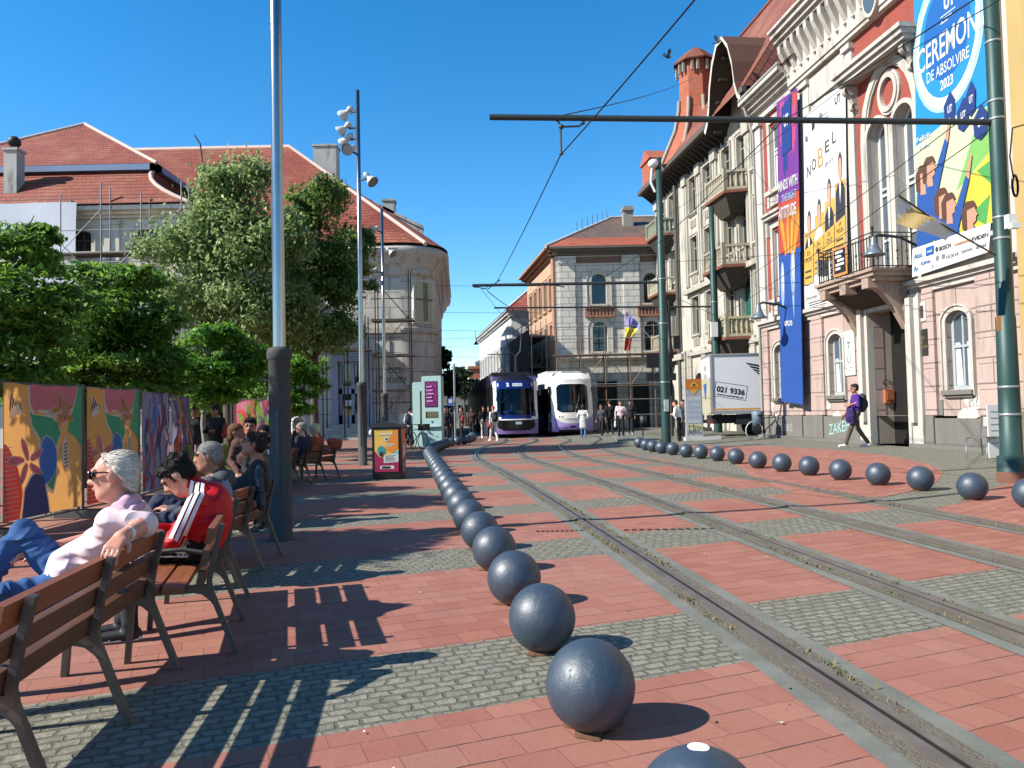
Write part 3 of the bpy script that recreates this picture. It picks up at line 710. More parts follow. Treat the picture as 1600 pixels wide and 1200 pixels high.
        for k in range(5): sheet([(.05+.03*k, .80+.02*k), (.08+.03*k, .93-.03*k), (.095+.03*k, .92-.03*k), (.065+.03*k, .79+.02*k)], 6)
        mb.m = 7
        for k in range(5): sheet([(.06+.03*k, .74+.01*k), (.05+.04*k, .93-.02*k), (.085+.035*k, .90-.02*k), (.09+.03*k, .74+.01*k)], 5)
        mb.m = 7; sheet(blob(.76, .45, .045, .16, 2), 5); mb.m = 8
        for k in range(7): sheet([(.73, .34+.03*k), (.79, .355+.03*k), (.79, .365+.03*k), (.73, .35+.03*k)], 6)
    else:
        mb.m = {'violet': 12, 'crumple': 12, 'stripe': 1, 'edge': 9}[style]; sheet([(0, 0), (1, 0), (1, 1), (0, 1)], 0)
        cols = {'violet': (9, 10, 3, 4, 9, 12, 1, 6), 'crumple': (10, 11, 9, 0, 6, 12, 1, 3), 'stripe': (10, 11, 9, 0, 6, 12), 'edge': (6, 10, 9, 0, 5)}[style]
        for k in range(44 if style != 'violet' else 26):
            cx = rg.random(); w_ = rg.uniform(.03, .09) if style == 'violet' else rg.uniform(.04, .12); v0 = rg.uniform(-.2, .7); v1 = v0+rg.uniform(.2, .7); mb.m = rg.choice(cols)
            pts = []
            for i in range(9): pts.append((cx+w_*math.sin(i*.35)+.03*math.sin(i*1.1+k), v0+(v1-v0)*i/8))
            pts += [(x+w_*rg.uniform(.6, 1.4), y_) for x, y_ in pts[::-1]]
            sheet([(min(1, max(0, x)), min(1, max(0, y_))) for x, y_ in pts], 1+k % 5)
    return mb.build('banner', PAL, t)
M_FP = C('#6d6a66', .5, .5)
def banner_section(label, x0, y0, x1, y1, zt, style, seed, group='printed banner fence'):
    t = root('banner_fence', ((x0+x1)/2, (y0+y1)/2, 0), label, 'banner fence', 0, group)
    banner_panel(t, y0+.02, y1-.03, x0, x1, .17, zt, style, seed)
    for (x, y) in ((x0, y0), (x1, y1-.02)):
        mb = MB(); mb.tube([(x-.05, y, 0), (x-.05, y, zt+.04)], .022, 8); mb.tube([(x-.55, y, .03), (x-.05, y, .9)], .014, 6); mb.box(x-.35, x+.3, y-.11, y+.11, 0, .1) ; mb.build('fence_post', M_FP, t)
    for z in (.12, zt):
        mb = MB(); mb.tube([(x0-.05, y0, z), (x1-.05, y1, z)], .016, 6); mb.build('fence_rail', M_FP, t)
banner_section('banner of red and violet shapes, leftmost, cut by the frame', -6.5, 7.6, -6.47, 9.62, 1.94, 'edge', 1)
banner_section('painted flower banner with the large orange ground, nearest whole one', -6.46, 9.72, -6.44, 11.5, 1.94, 'art', 2)
banner_section('painted flower banner narrowed by distance, second whole one', -6.44, 11.6, -6.42, 13.2, 1.94, 'art', 7)
banner_section('faded violet banner sagging in folds, between the flowers and the stripes', -6.42, 13.3, -6.7, 15.0, 1.92, 'violet', 3)
banner_section('crumpled banner in orange, green and violet stripes, last of the long fence', -6.72, 15.1, -7.05, 16.8, 1.9, 'crumple', 5)
banner_section('striped red and green banner standing alone under the trees', -8.0, 22.0, -6.6, 22.0, 1.95, 'stripe', 9, None)
# ================================================================== FACADE TOOLS
def wall_holes(mb, a0, a1, z0, z1, ops, depth=.3, b=0.0):
    """front sheet at b with real openings (a0,a1,z0,z1,rise) and their reveals"""
    A = sorted({a0, a1, *[o[0] for o in ops], *[o[1] for o in ops]}); Z = sorted({z0, z1, *[o[2] for o in ops], *[o[3] for o in ops]})
    A = [x for x in A if a0 <= x <= a1]; Z = [x for x in Z if z0 <= x <= z1]
    for i in range(len(A)-1):
        for j in range(len(Z)-1):
            ca, cz = (A[i]+A[i+1])/2, (Z[j]+Z[j+1])/2
            if any(o[0] < ca < o[1] and o[2] < cz < o[3] for o in ops): continue
            mb.flat([(A[i], Z[j]), (A[i+1], Z[j]), (A[i+1], Z[j+1]), (A[i], Z[j+1])], b)
    for o in ops:
        rise = o[4] if len(o) > 4 else 0
        out = outline(*o)
        for p, q in zip(out, out[1:]+out[:1]):
            mb.add([(p[0], b, p[1]), (q[0], b, q[1]), (q[0], b-depth, q[1]), (p[0], b-depth, p[1])], [(0, 1, 2, 3)])
        if rise:
            n = len(out)-2; arc = out[2:]          # from right spring to left spring
            h = len(arc)//2
            mb.add([(o[1], b, o[3])]+[(p[0], b, p[1]) for p in arc[:h+1]], [(0, k, k+1) for k in range(1, h+1)])
            mb.add([(o[0], b, o[3])]+[(p[0], b, p[1]) for p in arc[h:]], [(0, k, k+1) for k in range(1, len(arc)-h)])
def outline(a0, a1, z0, z1, rise=0, g=0.0):
    if not rise: return [(a0-g, z0-g), (a1+g, z0-g), (a1+g, z1+g), (a0-g, z1+g)]
    c = (a0+a1)/2; hw = (a1-a0)/2; n = 12
    return [(a0-g, z0-g), (a1+g, z0-g)]+[(c+(hw+g)*math.cos(math.pi*k/n), z1-rise+(rise+g)*math.sin(math.pi*k/n)) for k in range(n+1)]
def ring(mb, o, g0, g1, b0, b1, nosill=True):
    """moulding around an opening, from g0 to g1 outside it"""
    i_ = outline(*o[:4], o[4] if len(o) > 4 else 0, g0); e_ = outline(*o[:4], o[4] if len(o) > 4 else 0, g1); n = len(i_)
    for k in range(n):
        if nosill and k == 0: continue
        k2 = (k+1) % n; p, q, r, s = i_[k], i_[k2], e_[k2], e_[k]
        mb.add([(p[0], b1, p[1]), (q[0], b1, q[1]), (r[0], b1, r[1]), (s[0], b1, s[1]), (p[0], b0, p[1]), (q[0], b0, q[1]), (r[0], b0, r[1]), (s[0], b0, s[1])],
               [(0, 1, 2, 3), (0, 1, 5, 4), (2, 3, 7, 6), (1, 2, 6, 5), (3, 0, 4, 7)])
M_FRAME = C('#dad9d2', .6, var=.08); M_FRAME_D = C('#4c4a45', .6)
M_PANE = glass_dark('#1b2329', .05); M_PANE2 = glass_dark('#56636b', .08); M_CURT = C('#c9cdc9', .8)
def window(t, F, o, b=-.16, frame=None, mull=1, trans=(.62,), sill=True, surround=None, curtain=False, pane=None, sw=.13, sillm=None, fw=.06):
    frame = frame or M_FRAME; a0, a1, z0, z1 = o[:4]; rise = o[4] if len(o) > 4 else 0
    mb = MB(F)
    i_ = outline(a0, a1, z0, z1, rise, -.0); j_ = outline(a0, a1, z0, z1, rise, -fw); n = len(i_)
    for k in range(n):
        k2 = (k+1) % n; p, q, r, s = i_[k], i_[k2], j_[k2], j_[k]
        mb.add([(p[0], b+.05, p[1]), (q[0], b+.05, q[1]), (r[0], b+.05, r[1]), (s[0], b+.05, s[1]), (r[0], b, r[1]), (s[0], b, s[1])], [(0, 1, 2, 3), (3, 2, 4, 5)])
    for m in range(mull):
        x = a0+(a1-a0)*(m+1)/(mull+1); mb.box(x-.03, x+.03, b, b+.055, z0+fw, z1-fw)
    for tr in trans:
        z = z0+(z1-z0)*tr; mb.box(a0+fw, a1-fw, b, b+.06, z-.035, z+.035)
    w_ = mb.build('window', frame, t)
    mb = MB(F); oo = outline(a0, a1, z0, z1, rise, -.01); mb.flat(oo, b+.012); mb.build('pane', pane or M_PANE, w_)
    if curtain:
        mb = MB(F)
        for s in (0, 1):
            x0 = a0+.08 if s == 0 else a1-.08-(a1-a0)*.3
            mb.flat([(x0, z0+.1), (x0+(a1-a0)*.3, z0+.1), (x0+(a1-a0)*.22, z0+(z1-z0)*.6), (x0, z0+(z1-z0)*.6)], b+.018)
        mb.build('curtain', M_CURT, w_)
    if sill:
        mb = MB(F); mb.box(a0-.14, a1+.14, 0, .14, z0-.13, z0-.02); mb.box(a0-.08, a1+.08, 0, .08, z0-.2, z0-.13); mb.build('sill', sillm or frame, w_)
    if surround:
        mb = MB(F); ring(mb, o, .0, sw, 0, .05); ring(mb, o, sw, sw+.05, 0, .09); mb.build('surround', surround, w_)
    return w_
def cornice(mb, a0, a1, z, steps):                 # steps: (height, projection)
    for k, (h, pr) in enumerate(steps): mb.box(a0-pr*.0, a1, -.1, pr, z, z+h-.002); z += h
def street_frame(W, Y0): return Fr((W-SK*Y0, Y0, 0), np.array((SK, -1, 0))/math.hypot(1, SK), np.array((-1, -SK, 0))/math.hypot(1, SK))
def letters(t, F, name, mat, items, **tg):
    mb = MB(F)
    for it in items: put_text(mb, *it[0], **it[1])
    return mb.build(name, mat, t, **tg)
# ================================================================== RED AND WHITE BUILDING (right)
FR = street_frame(13.6, 31.0); KY = math.hypot(1, SK)
def A(Y): return (31.0-Y)*KY
M_WHT = plaster('#c6c0b6', '#857b6e', .7); M_PINK = plaster('#b8a196', '#857868', .9, joint=(2.6, .62)); M_REDW = plaster('#9a4738', '#7c3f33', .6)
M_TRIM = plaster('#c4bdb1', '#6f665a', .75); M_DADO = plaster('#77736c', '#4f4c47', .6); M_PEEL = plaster('#d6cfc2', '#a39a8b', .9)
def right_building():
    t = root('town_house', FR((A(24), -5, 0)), 'red and white historic building with large banners on its facade', 'building')
    W1, W2, W3 = [(A(c)-.42, A(c)+.42, 1.75, 3.75, .28) for c in (28.95, 25.05, 19.35)]
    PORT = (A(22.95), A(21.15), .2, 4.15, 0)
    up1 = (A(29.1), A(28.35), 9.75, 12.1); lo1 = (A(29.1), A(28.35), 5.6, 8.1)
    aL = (A(22.75), A(21.85), 5.25, 9.75, .45); aR = (A(21.5), A(20.62), 5.25, 9.75, .45)
    aE, aN = A(30.45), A(14.5)
    mb = MB(FR); wall_holes(mb, aE, A(17.05), 1.08, 4.5, [W1, W2, W3, (PORT[0], PORT[1], 1.08, PORT[3], PORT[4])], .3)
    mb.box(aE, A(17.05), -9, -.95, -.3, 13.9); mb.add([(aE, 0, 0), (aE, -9, 0), (aE, -9, 14), (aE, 0, 14)], [(0, 1, 2, 3)])
    mb.build('ground_floor_wall', M_PINK, t)
    mb = MB(FR); wall_holes(mb, aE, A(17.05), 4.5, 14.0, [up1, lo1, aL, aR], .32); mb.build('upper_wall', M_WHT, t)
    mb = MB(FR); mb.box(aE, PORT[0]-.05, 0, .05, -.2, 1.06); mb.box(PORT[1]+.05, A(17.05), 0, .05, -.2, 1.02)
    for Y in (30.2, 27.6, 26.2, 23.8, 20.6, 18.3): mb.box(A(Y)-.3, A(Y)+.3, .03, .10, -.2, 1.09)
    mb.box(aE, PORT[0]-.1, .05, .30, -.1, .33); mb.box(PORT[1]+.1, A(17.05), .05, .30, -.1, .33)
    mb.build('plinth', M_DADO, t)
    rg = random.Random(2)
    for k in range(26):
        a = rg.uniform(aE+.3, A(17.8)); z = rg.uniform(1.0, 1.7)
        if PORT[0]-.6 < a < PORT[1]+.6: continue
        n = 9; r = rg.uniform(.12, .4); mb = MB(FR); mb.flat([(a+r*rg.uniform(.5, 1.1)*math.cos(6.28*i/n), max(.98, z+.6*r*rg.uniform(.5, 1.2)*math.sin(6.28*i/n))) for i in range(n)], .006+.0005*k); mb.build('peeled_plaster', M_PEEL, t)
    # pilasters of the ground floor and rusticated strips
    for Y, w_ in ((30.15, .35), (27.55, .35), (26.1, .35), (20.55, .4), (18.2, .4)):
        z = 1.09; mb = MB(FR)
        while z < 4.3: mb.box(A(Y)-w_, A(Y)+w_, 0, .09, z+.012, z+.6); z += .62
        mb.box(A(Y)-w_+.01, A(Y)+w_-.01, 0, .075, 1.09, 4.3); mb.build('rustication', M_PINK, t)
    mb = MB(FR); cornice(mb, aE, A(17.05), 4.4, [(.14, .08), (.1, .16), (.12, .26)]); mb.build('string_course', M_TRIM, t)
    # red fields
    def cut(a0, a1, z0, z1, ops): mb = MB(FR); wall_holes(mb, a0, a1, z0, z1, ops, .012, .012); mb.build('red_field', M_REDW, t)
    cut(A(29.75), A(28.1), 5.1, 12.75, [(up1[0]-.02, up1[1]+.02, up1[2], up1[3]), (lo1[0]-.02, lo1[1]+.02, lo1[2], lo1[3])])
    cut(A(23.5), A(20.3), 5.1, 12.9, [aL, aR]); cut(A(20.3), A(17.75), 5.6, 12.9, [])
    # upper pilasters and trims
    mb = MB(FR)
    for Y, w_ in ((30.1, .28), (27.95, .14), (26.35, .3), (23.6, .18)): mb.box(A(Y)-w_, A(Y)+w_, 0, .1, 4.8, 12.6); mb.box(A(Y)-w_-.06, A(Y)+w_+.06, 0, .2, 12.45, 12.62)
    mb.box(A(26.3), A(23.4), 0, .07, 11.75, 12.6); mb.build('pilaster', M_WHT, t)
    mb = MB(FR)
    for Yc, o in ((28.72, up1), (28.72, lo1)):
        mb.box(o[0]-.2, o[0]-.02, 0, .08, o[2]-.1, o[3]+.1); mb.box(o[1]+.02, o[1]+.2, 0, .08, o[2]-.1, o[3]+.1)
        mb.box(o[0]-.2, o[1]+.2, 0, .09, o[3]+.1, o[3]+.35); mb.box(o[0]-.3, o[1]+.3, 0, .22, o[2]-.28, o[2]-.12); mb.box(o[0]-.2, o[1]+.2, 0, .1, o[2]-.7, o[2]-.28)
        for s in (o[0]-.1, o[1]+.1): mb.box(s-.07, s+.07, 0, .16, o[2]-.75, o[2]-.3)
    o = lo1; mb.box(o[0]-.4, o[1]+.4, 0, .38, o[3]+.55, o[3]+.65); mb.box(o[0]-.35, o[1]+.35, 0, .3, o[3]+.42, o[3]+.55)
    for s in (o[0]-.25, o[1]+.25): mb.prism([(s-.08, o[3]-.2), (s+.08, o[3]-.2), (s+.08, o[3]+.42), (s-.08, o[3]+.42)], 0, .2)
    mb.build('window_trim', M_TRIM, t)
    # bay: hood, big arch, tracery
    mb = MB(FR); a0, a1 = A(23.55), A(20.3); mb.box(a0-.05, a1+.05, 0, .6, 11.35, 11.5); mb.box(a0, a1, 0, .5, 11.22, 11.35); mb.box(a0-.1, a1+.1, 0, .68, 11.5, 11.62)
    for s in (a0+.22, a1-.22):
        mb.lathe([(.16, -.09), (.16, .09)], (s, .3, 11.05), 12, ((0, 1, 0), (0, 0, 1), (1, 0, 0))); mb.lathe([(.11, -.08), (.11, .08)], (s, .13, 10.55), 12, ((0, 1, 0), (0, 0, 1), (1, 0, 0)))
        mb.add([(s-.07, .01, 10.3), (s+.07, .01, 10.3), (s+.07, .42, 11.2), (s-.07, .42, 11.2), (s-.07, .01, 11.2), (s+.07, .01, 11.2)], [(0, 1, 2, 3), (0, 3, 4), (1, 5, 2), (4, 5, 1, 0)])
    mb.build('hood', M_TRIM, t)
    mb = MB(FR); c = (aL[0]+aR[1])/2; hw = (aR[1]-aL[0])/2
    ring(mb, (aL[0]-.0, aR[1]+.0, 5.25, 11.05, 1.75), .08, .30, .012, .13); ring(mb, (aL[0], aR[1], 5.25, 11.05, 1.75), .02, .08, .012, .09)
    for o in (aL, aR): ring(mb, o, .0, .13, .012, .12)
    circ = lambda r, z, n=24: [(c+r*math.cos(2*math.pi*k/n), z+1.25*r*math.sin(2*math.pi*k/n)) for k in range(n)]
    def cring(r0, r1, z, b1):
        p, q = circ(r0, z), circ(r1, z); n = len(p)
        for k in range(n):
            k2 = (k+1) % n; mb.add([(p[k][0], b1, p[k][1]), (p[k2][0], b1, p[k2][1]), (q[k2][0], b1, q[k2][1]), (q[k][0], b1, q[k][1]), (p[k][0], .01, p[k][1]), (p[k2][0], .01, p[k2][1]), (q[k2][0], .01, q[k2][1]), (q[k][0], .01, q[k][1])], [(0, 1, 2, 3), (0, 1, 5, 4), (2, 3, 7, 6)])
    cring(.33, .45, 10.35, .13); cring(.45, .52, 10.35, .08)
    mb.box(aL[1]+.13, aR[0]-.13, .0, .1, 5.25, 9.4)
    mb.build('tracery', M_TRIM, t)
    # frieze, brackets, cornice, attic
    mb = MB(FR); mb.box(aE-.1, A(27.2), 0, .14, 12.65, 12.8); cornice(mb, aE-.15, A(27.2), 13.1, [(.14, .2), (.16, .34), (.1, .5), (.14, .62)])
    mb.box(A(27.2), A(17.05), 0, .2, 12.72, 12.86)
    cornice(mb, A(27.2), A(17.05), 14.25, [(.12, .6), (.16, .72), (.18, .85), (.1, .95)]); mb.box(A(27.2), A(17.05), -.05, .25, 12.86, 14.26)
    mb.build('cornice', M_TRIM, t)
    y = 27.05; br = MB(FR)
    while y > 17.6:
        a = A(y); br.add([(a-.1, .25, 13.3), (a+.1, .25, 13.3), (a+.1, .25, 14.25), (a-.1, .25, 14.25), (a-.1, .62, 14.25), (a+.1, .62, 14.25), (a+.1, .60, 14.0), (a-.1, .60, 14.0), (a-.1, .36, 13.5), (a+.1, .36, 13.5)],
               [(3, 2, 5, 4), (4, 5, 6, 7), (7, 6, 9, 8), (8, 9, 1, 0), (0, 3, 4, 7, 8), (1, 2, 5, 6, 9)]); br.sphere((a, .3, 13.2), .055, 8, 6); y -= .46
    br.build('bracket', M_TRIM, t)
    mb = MB(FR); mb.box(A(26.4), A(17.05), -.6, .05, 14.6, 17.5); mb.build('attic_wall', M_REDW, t)
    mb = MB(FR); mb.box(A(26.45), A(26.0), -.65, .12, 14.6, 17.5); mb.box(A(25.1), A(24.8), 0, .1, 14.6, 17.5); mb.build('attic_pilaster', M_WHT, t)
    mb = MB(FR); ov = [(A(22.0)+.38*math.cos(2*math.pi*k/20), 13.3+.6*math.sin(2*math.pi*k/20)) for k in range(20)]; ov2 = [(A(22.0)+(a-A(22.0))*.75, 13.3+(z-13.3)*.8) for a, z in ov]
    mb.prism(ov, .2, .34); f = mb.build('oculus', M_TRIM, t); mb = MB(FR); mb.prism(ov2, .3, .36); mb.build('pane', M_PANE2, f)
    mb = MB(FR); mb.quad((aE-.2, .5, 13.66), (A(26.4), .5, 13.66), (A(26.4), -5, 16.2), (aE-.2, -5, 16.2)); mb.build('roof', tiles('#8a4a38', '#6d3a2e'), t)
    mb = MB(FR); mb.tube([(aE-.2, .55, 13.75), (A(27.2), .55, 13.75)], .07, 8); mb.tube([(aE+.05, .55, 13.7), (aE+.1, .14, 12.3), (aE+.1, .14, .3)], .055, 8); mb.build('drainpipe', C('#a29d95', .6), t)
    # windows
    for o in (W1, W2, W3): window(t, FR, o, -.18, C('#a9b1b3', .6), 1, (.55,), True, M_TRIM, True, M_PANE2, .12, M_DADO, .09)
    window(t, FR, up1, -.15, M_FRAME, 1, (.55, .62), False, None, True, M_PANE2); window(t, FR, lo1, -.15, M_FRAME, 1, (.6,), False, None, True, M_PANE2)
    for o in (aL, aR): window(t, FR, o, -.3, M_FRAME, 1, (.22, .52, .56), False, None, False, M_PANE2, fw=.1)
    # portal
    mb = MB(FR)
    mb.box(PORT[0]-.62, PORT[0]-.05, 0, .18, -.1, 4.4); mb.box(PORT[1]+.05, PORT[1]+.55, 0, .18, -.1, 4.4)
    mb.box(PORT[0]-.4, PORT[0]-.2, .18, .3, .9, 4.3); mb.box(PORT[1]+.15, PORT[1]+.35, .18, .3, .9, 4.3)
    ring(mb, (PORT[0], PORT[1], .2, PORT[3], PORT[4]), 0, .12, 0, .22); mb.build('portal_surround', M_TRIM, t)
    mb = MB(FR); mb.box(PORT[0]-.3, PORT[0]-.01, -.9, -.02, .1, 4.2); mb.box(PORT[1]+.01, PORT[1]+.3, -.9, -.02, .1, 4.2); mb.box(PORT[0]-.3, PORT[1]+.3, -.9, .3, -.1, .24)
    jm = mb.build('door_jamb', plaster('#b9aa97', '#6f675c', .7), t)
    FJ = Fr(FR((PORT[0], -.02, 0)), -FR.ey, FR.ex)    # face of the far jamb: a = into the wall
    letters(jm, FJ, 'graffiti', C('#2a2a2c', .7), [(('Ch,L', .45, 2.05, .26, .006), {}), (('x', .6, 1.1, .2, .006), {})])
    mb = MB(FR); mb.box(PORT[0], PORT[1], -.62, -.55, .2, 4.2); mb.box(PORT[0]+.9, PORT[0]+.96, -.55, -.5, .2, 4.1)
    dr = mb.build('door', C('#191613', .6), t)
    mb = MB(FR); rg = random.Random(8)
    cols = ['#f0efe9', '#e9e6da', '#dba64e', '#b9d3e6', '#f3f0ea', '#c9574a', '#dfe9f2', '#3a3e7a']
    for k in range(14):
        mb.m = k % 8; a = PORT[0]+.95+rg.uniform(0, .7); z = rg.uniform(1.0, 3.6); w_, h = rg.uniform(.1, .22), rg.uniform(.14, .34); s = rg.uniform(-.15, .15)
        mb.add([(a, -.48+.006*k, z), (a+w_, -.48+.006*k, z+s*w_), (a+w_-s*h, -.48+.006*k, z+h), (a-s*h, -.48+.006*k, z+h)], [(0, 1, 2, 3)])
    mb.build('notice', [C(c, .7) for c in cols], dr)
    # fuse box, plaques
    mb = MB(FJ); mb.box(.2, .5, 0, .13, 1.45, 1.85); mb.box(.24, .46, .13, .15, 1.55, 1.8); mb.build('letter_box', C('#b06a45', .5), t)
    mb = MB(FR); mb.box(A(20.62)-.24, A(20.62)+.24, .09, .12, 2.7, 3.4); p = mb.build('plaque', C('#38352f', .35), t)
    letters(p, FR, 'inscription', C('#a58a5a', .4, .4), [(('CASA\nDE\nCULTURA', A(20.62), 3.05, .12, .124), {})])
    mb = MB(FR); mb.box(A(20.62)-.22, A(20.62)+.22, .09, .12, 3.62, 4.12); p = mb.build('plaque', C('#d8d2c6', .5), t)
    mb = MB(FR); mb.box(A(20.62)-.14, A(20.62)+.14, .12, .125, 3.7, 4.04); mb.build('plate', C('#4a4238', .4), p)
    mb = MB(FR); mb.box(A(24.25)-.33, A(24.25)+.33, .02, .05, 2.35, 3.75); p = mb.build('sign_board', C('#ecebe6', .5), t)
    letters(p, FR, 'lettering', C('#2d2d30', .5), [(('7', A(24.25), 3.25, .4, .054), {}), (('U', A(24.25), 2.85, .34, .054), {}), (('Universitatea\nde Vest', A(24.25), 2.55, .08, .054), {})])
    letters(t, FR, 'graffiti', C('#9fc7c4', .7), [(('ZAKEH', A(24.95), .68, .5, .054), {'width': 1.25, 'shear': .15})])
    letters(t, FR, 'graffiti', C('#b0aca4', .7), [(('WERKS', A(28.7), .62, .4, .054), {'width': 1.2}), (('R?', A(18.9), 1.45, .4, .03), {})])
    mb = MB(FR); mb.box(A(20.2)-.2, A(20.2)+.2, .0, .03, 1.1, 1.5); mb.build('hatch', M_DADO, t)
    return t
RB_ROOT = right_building()
def balcony_right():
    t = root('balcony', FR((A(22.3), .6, 4.8)), 'stone balcony with wrought iron railing over the portal', 'balcony')
    a0, a1 = A(23.85), A(20.9); pj = 1.25; mb = MB(FR)
    mb.box(a0, a1, 0, pj, 4.93, 5.05); mb.box(a0-.06, a1+.06, 0, pj+.07, 5.05, 5.13); mb.box(a0+.1, a1-.1, 0, pj-.1, 4.8, 4.93)
    for f in (.12, .5, .88):
        a = a0+(a1-a0)*f; mb.box(a-.16, a+.16, pj-.34, pj+.03, 4.62, 4.9)
    M_BAL = plaster('#a8917f', '#5b4c42', .8); mb.build('platform', M_BAL, t)
    for a in (a0+.35, a1-.35):
        mb = MB(FR); pts = [(0, 3.45), (.16, 3.5), (.3, 3.75), (.5, 4.1), (.85, 4.5), (1.1, 4.66), (1.1, 4.8), (0, 4.8)]
        F2 = Fr(FR((a, 0, 0)), FR.ey, FR.ex); mb.F = F2; mb.prism(pts, -.12, .12)
        for (x, z, r) in ((.3, 4.5, .2), (.68, 4.62, .12), (.14, 4.05, .14)):
            for s in (-.13, .13): mb.lathe([(r, -.02), (r, .02), (r*.55, .025), (r*.5, .0)], (x, s, z), 14, ((1, 0, 0), (0, 0, 1), (0, 1, 0)))
        mb.build('console', M_BAL, t)
    mb = MB(Fr(FR((0, 0, 0)), FR.ey, FR.ex)); mb.prism([(.02, 4.25), (.35, 4.3), (.7, 4.5), (pj-.3, 4.66), (pj-.3, 4.79), (.02, 4.79)], a0+.5, a1-.5); mb.build('vault', C('#453830', .8, var=.3, sc=3), t)
    mi = C('#332c27', .6, .3); mb = MB(FR)
    seq = [(a0+.06, .05), (a0+.06, pj-.06), (a1-.06, pj-.06), (a1-.06, .05)]
    for (p, q) in zip(seq[:-1], seq[1:]):
        for z in (5.2, 6.0, 6.12): mb.bar((p[0], p[1], z), (q[0], q[1], z), .03, .025)
        L = math.hypot(q[0]-p[0], q[1]-p[1]); n = max(2, int(L/.13))
        for k in range(n+1):
            u = k/n; x, y = p[0]+(q[0]-p[0])*u, p[1]+(q[1]-p[1])*u; mb.tube([(x, y, 5.13), (x, y, 6.05)], .015, 5)
            if k % 2: mb.lathe([(.05, -.008), (.05, .008)], (x, y, 5.62), 8, ((1, 0, 0), (0, 0, 1), (0, 1, 0))); mb.lathe([(.035, -.008), (.035, .008)], (x, y, 5.4), 8, ((1, 0, 0), (0, 0, 1), (0, 1, 0)))
    for p in seq: mb.tube([(p[0], p[1], 5.1), (p[0], p[1], 6.2)], .025, 6); mb.sphere((p[0], p[1], 6.24), .045, 8, 6)
    mb.build('railing', mi, t)
    mb = MB(FR); mb.m = 0; mb.box(a0+1.0, a0+1.75, pj, pj+.015, 5.2, 6.05); mb.m = 1; mb.box(a0+1.07, a0+1.68, pj+.015, pj+.02, 5.28, 5.98); mb.m = 2
    for k, (l, r) in enumerate(((.1, .5), (.1, .42), (.2, .55), (.1, .55), (.1, .35))): mb.box(a0+1.05+l, a0+1.05+r, pj+.02, pj+.024, 5.86-.12*k, 5.93-.12*k)
    mb.build('notice_board', [C('#c98a4a', .6), C('#1d1c1f', .6), M_WHITE], t)
    mb = MB(FR); mb.box(a0-.14, a0-.02, pj-.4, pj-.1, 5.45, 5.95); mb.build('spotlight', C('#8d9397', .5), t)
balcony_right()
# ------------------------------------------------------------------ facade banners
def CB(c, k=.62): return C(mul(lin(c), k*1.0), .65, var=.10, sc=1.5)
def art_frame(F, Ya, Yb, Yc, Yd, zt, zb, b):
    """(u,v) -> facade: top edge from Ya to Yb, bottom edge from Yc to Yd"""
    def q(u, v, k=0):
        top = (A(Ya)+(A(Yb)-A(Ya))*u, zt[0]+(zt[1]-zt[0])*u); bot = (A(Yc)+(A(Yd)-A(Yc))*u, zb[0]+(zb[1]-zb[0])*u)
        wv = 0.0
        return (bot[0]+(top[0]-bot[0])*v, b+wv*.6+.0035*k, bot[1]+(top[1]-bot[1])*v)
    return q
def art_sheet(mb, q, poly, k, n=1):
    mb.add([q(u, v, k) for u, v in poly], [tuple(range(len(poly)))])
def art_grid(mb, q, n=8, m=14):
    vs = [q(i/n, j/m, 0) for j in range(m+1) for i in range(n+1)]
    mb.add(vs, [(j*(n+1)+i, j*(n+1)+i+1, (j+1)*(n+1)+i+1, (j+1)*(n+1)+i) for j in range(m) for i in range(n)], True)
def art_text(mb, q, txt, u, v, w_, h, k=6, bold=.02, shear=0):
    V, Fc = text_geo(txt, 1.0, bold)
    xs = [p[0] for p in V]; ys = [p[1] for p in V]; sx = w_/(max(xs)-min(xs)); sy = h/(max(ys)-min(ys)); my = (max(ys)+min(ys))/2; mx = (max(xs)+min(xs))/2
    mb.add([q(u+(x-mx)*sx, v+(y-my)*sy+shear*(x-mx)*sx, k) for x, y in V], Fc)
def disc(cu, cv, ru, rv, n=18): return [(cu+ru*math.cos(2*math.pi*i/n), cv+rv*math.sin(2*math.pi*i/n)) for i in range(n)]
def bust(mb, q, u, v, s, suit, skin, hair, k, wht=None):
    mb.m = suit; art_sheet(mb, q, [(u-s, v-2.0*s*1.2), (u+s, v-2.0*s*1.2), (u+.95*s, v-1.0*s), (u+.4*s, v-.62*s), (u-.4*s, v-.62*s), (u-.95*s, v-1.0*s)], k)
    if wht is not None: mb.m = wht; art_sheet(mb, q, [(u-.22*s, v-.62*s), (u+.22*s, v-.62*s), (u, v-1.6*s)], k+1)
    mb.m = hair; art_sheet(mb, q, disc(u, v+.1*s, .42*s, .62*s), k+1); mb.m = skin; art_sheet(mb, q, disc(u+.03*s, v-.05*s, .36*s, .52*s), k+2)
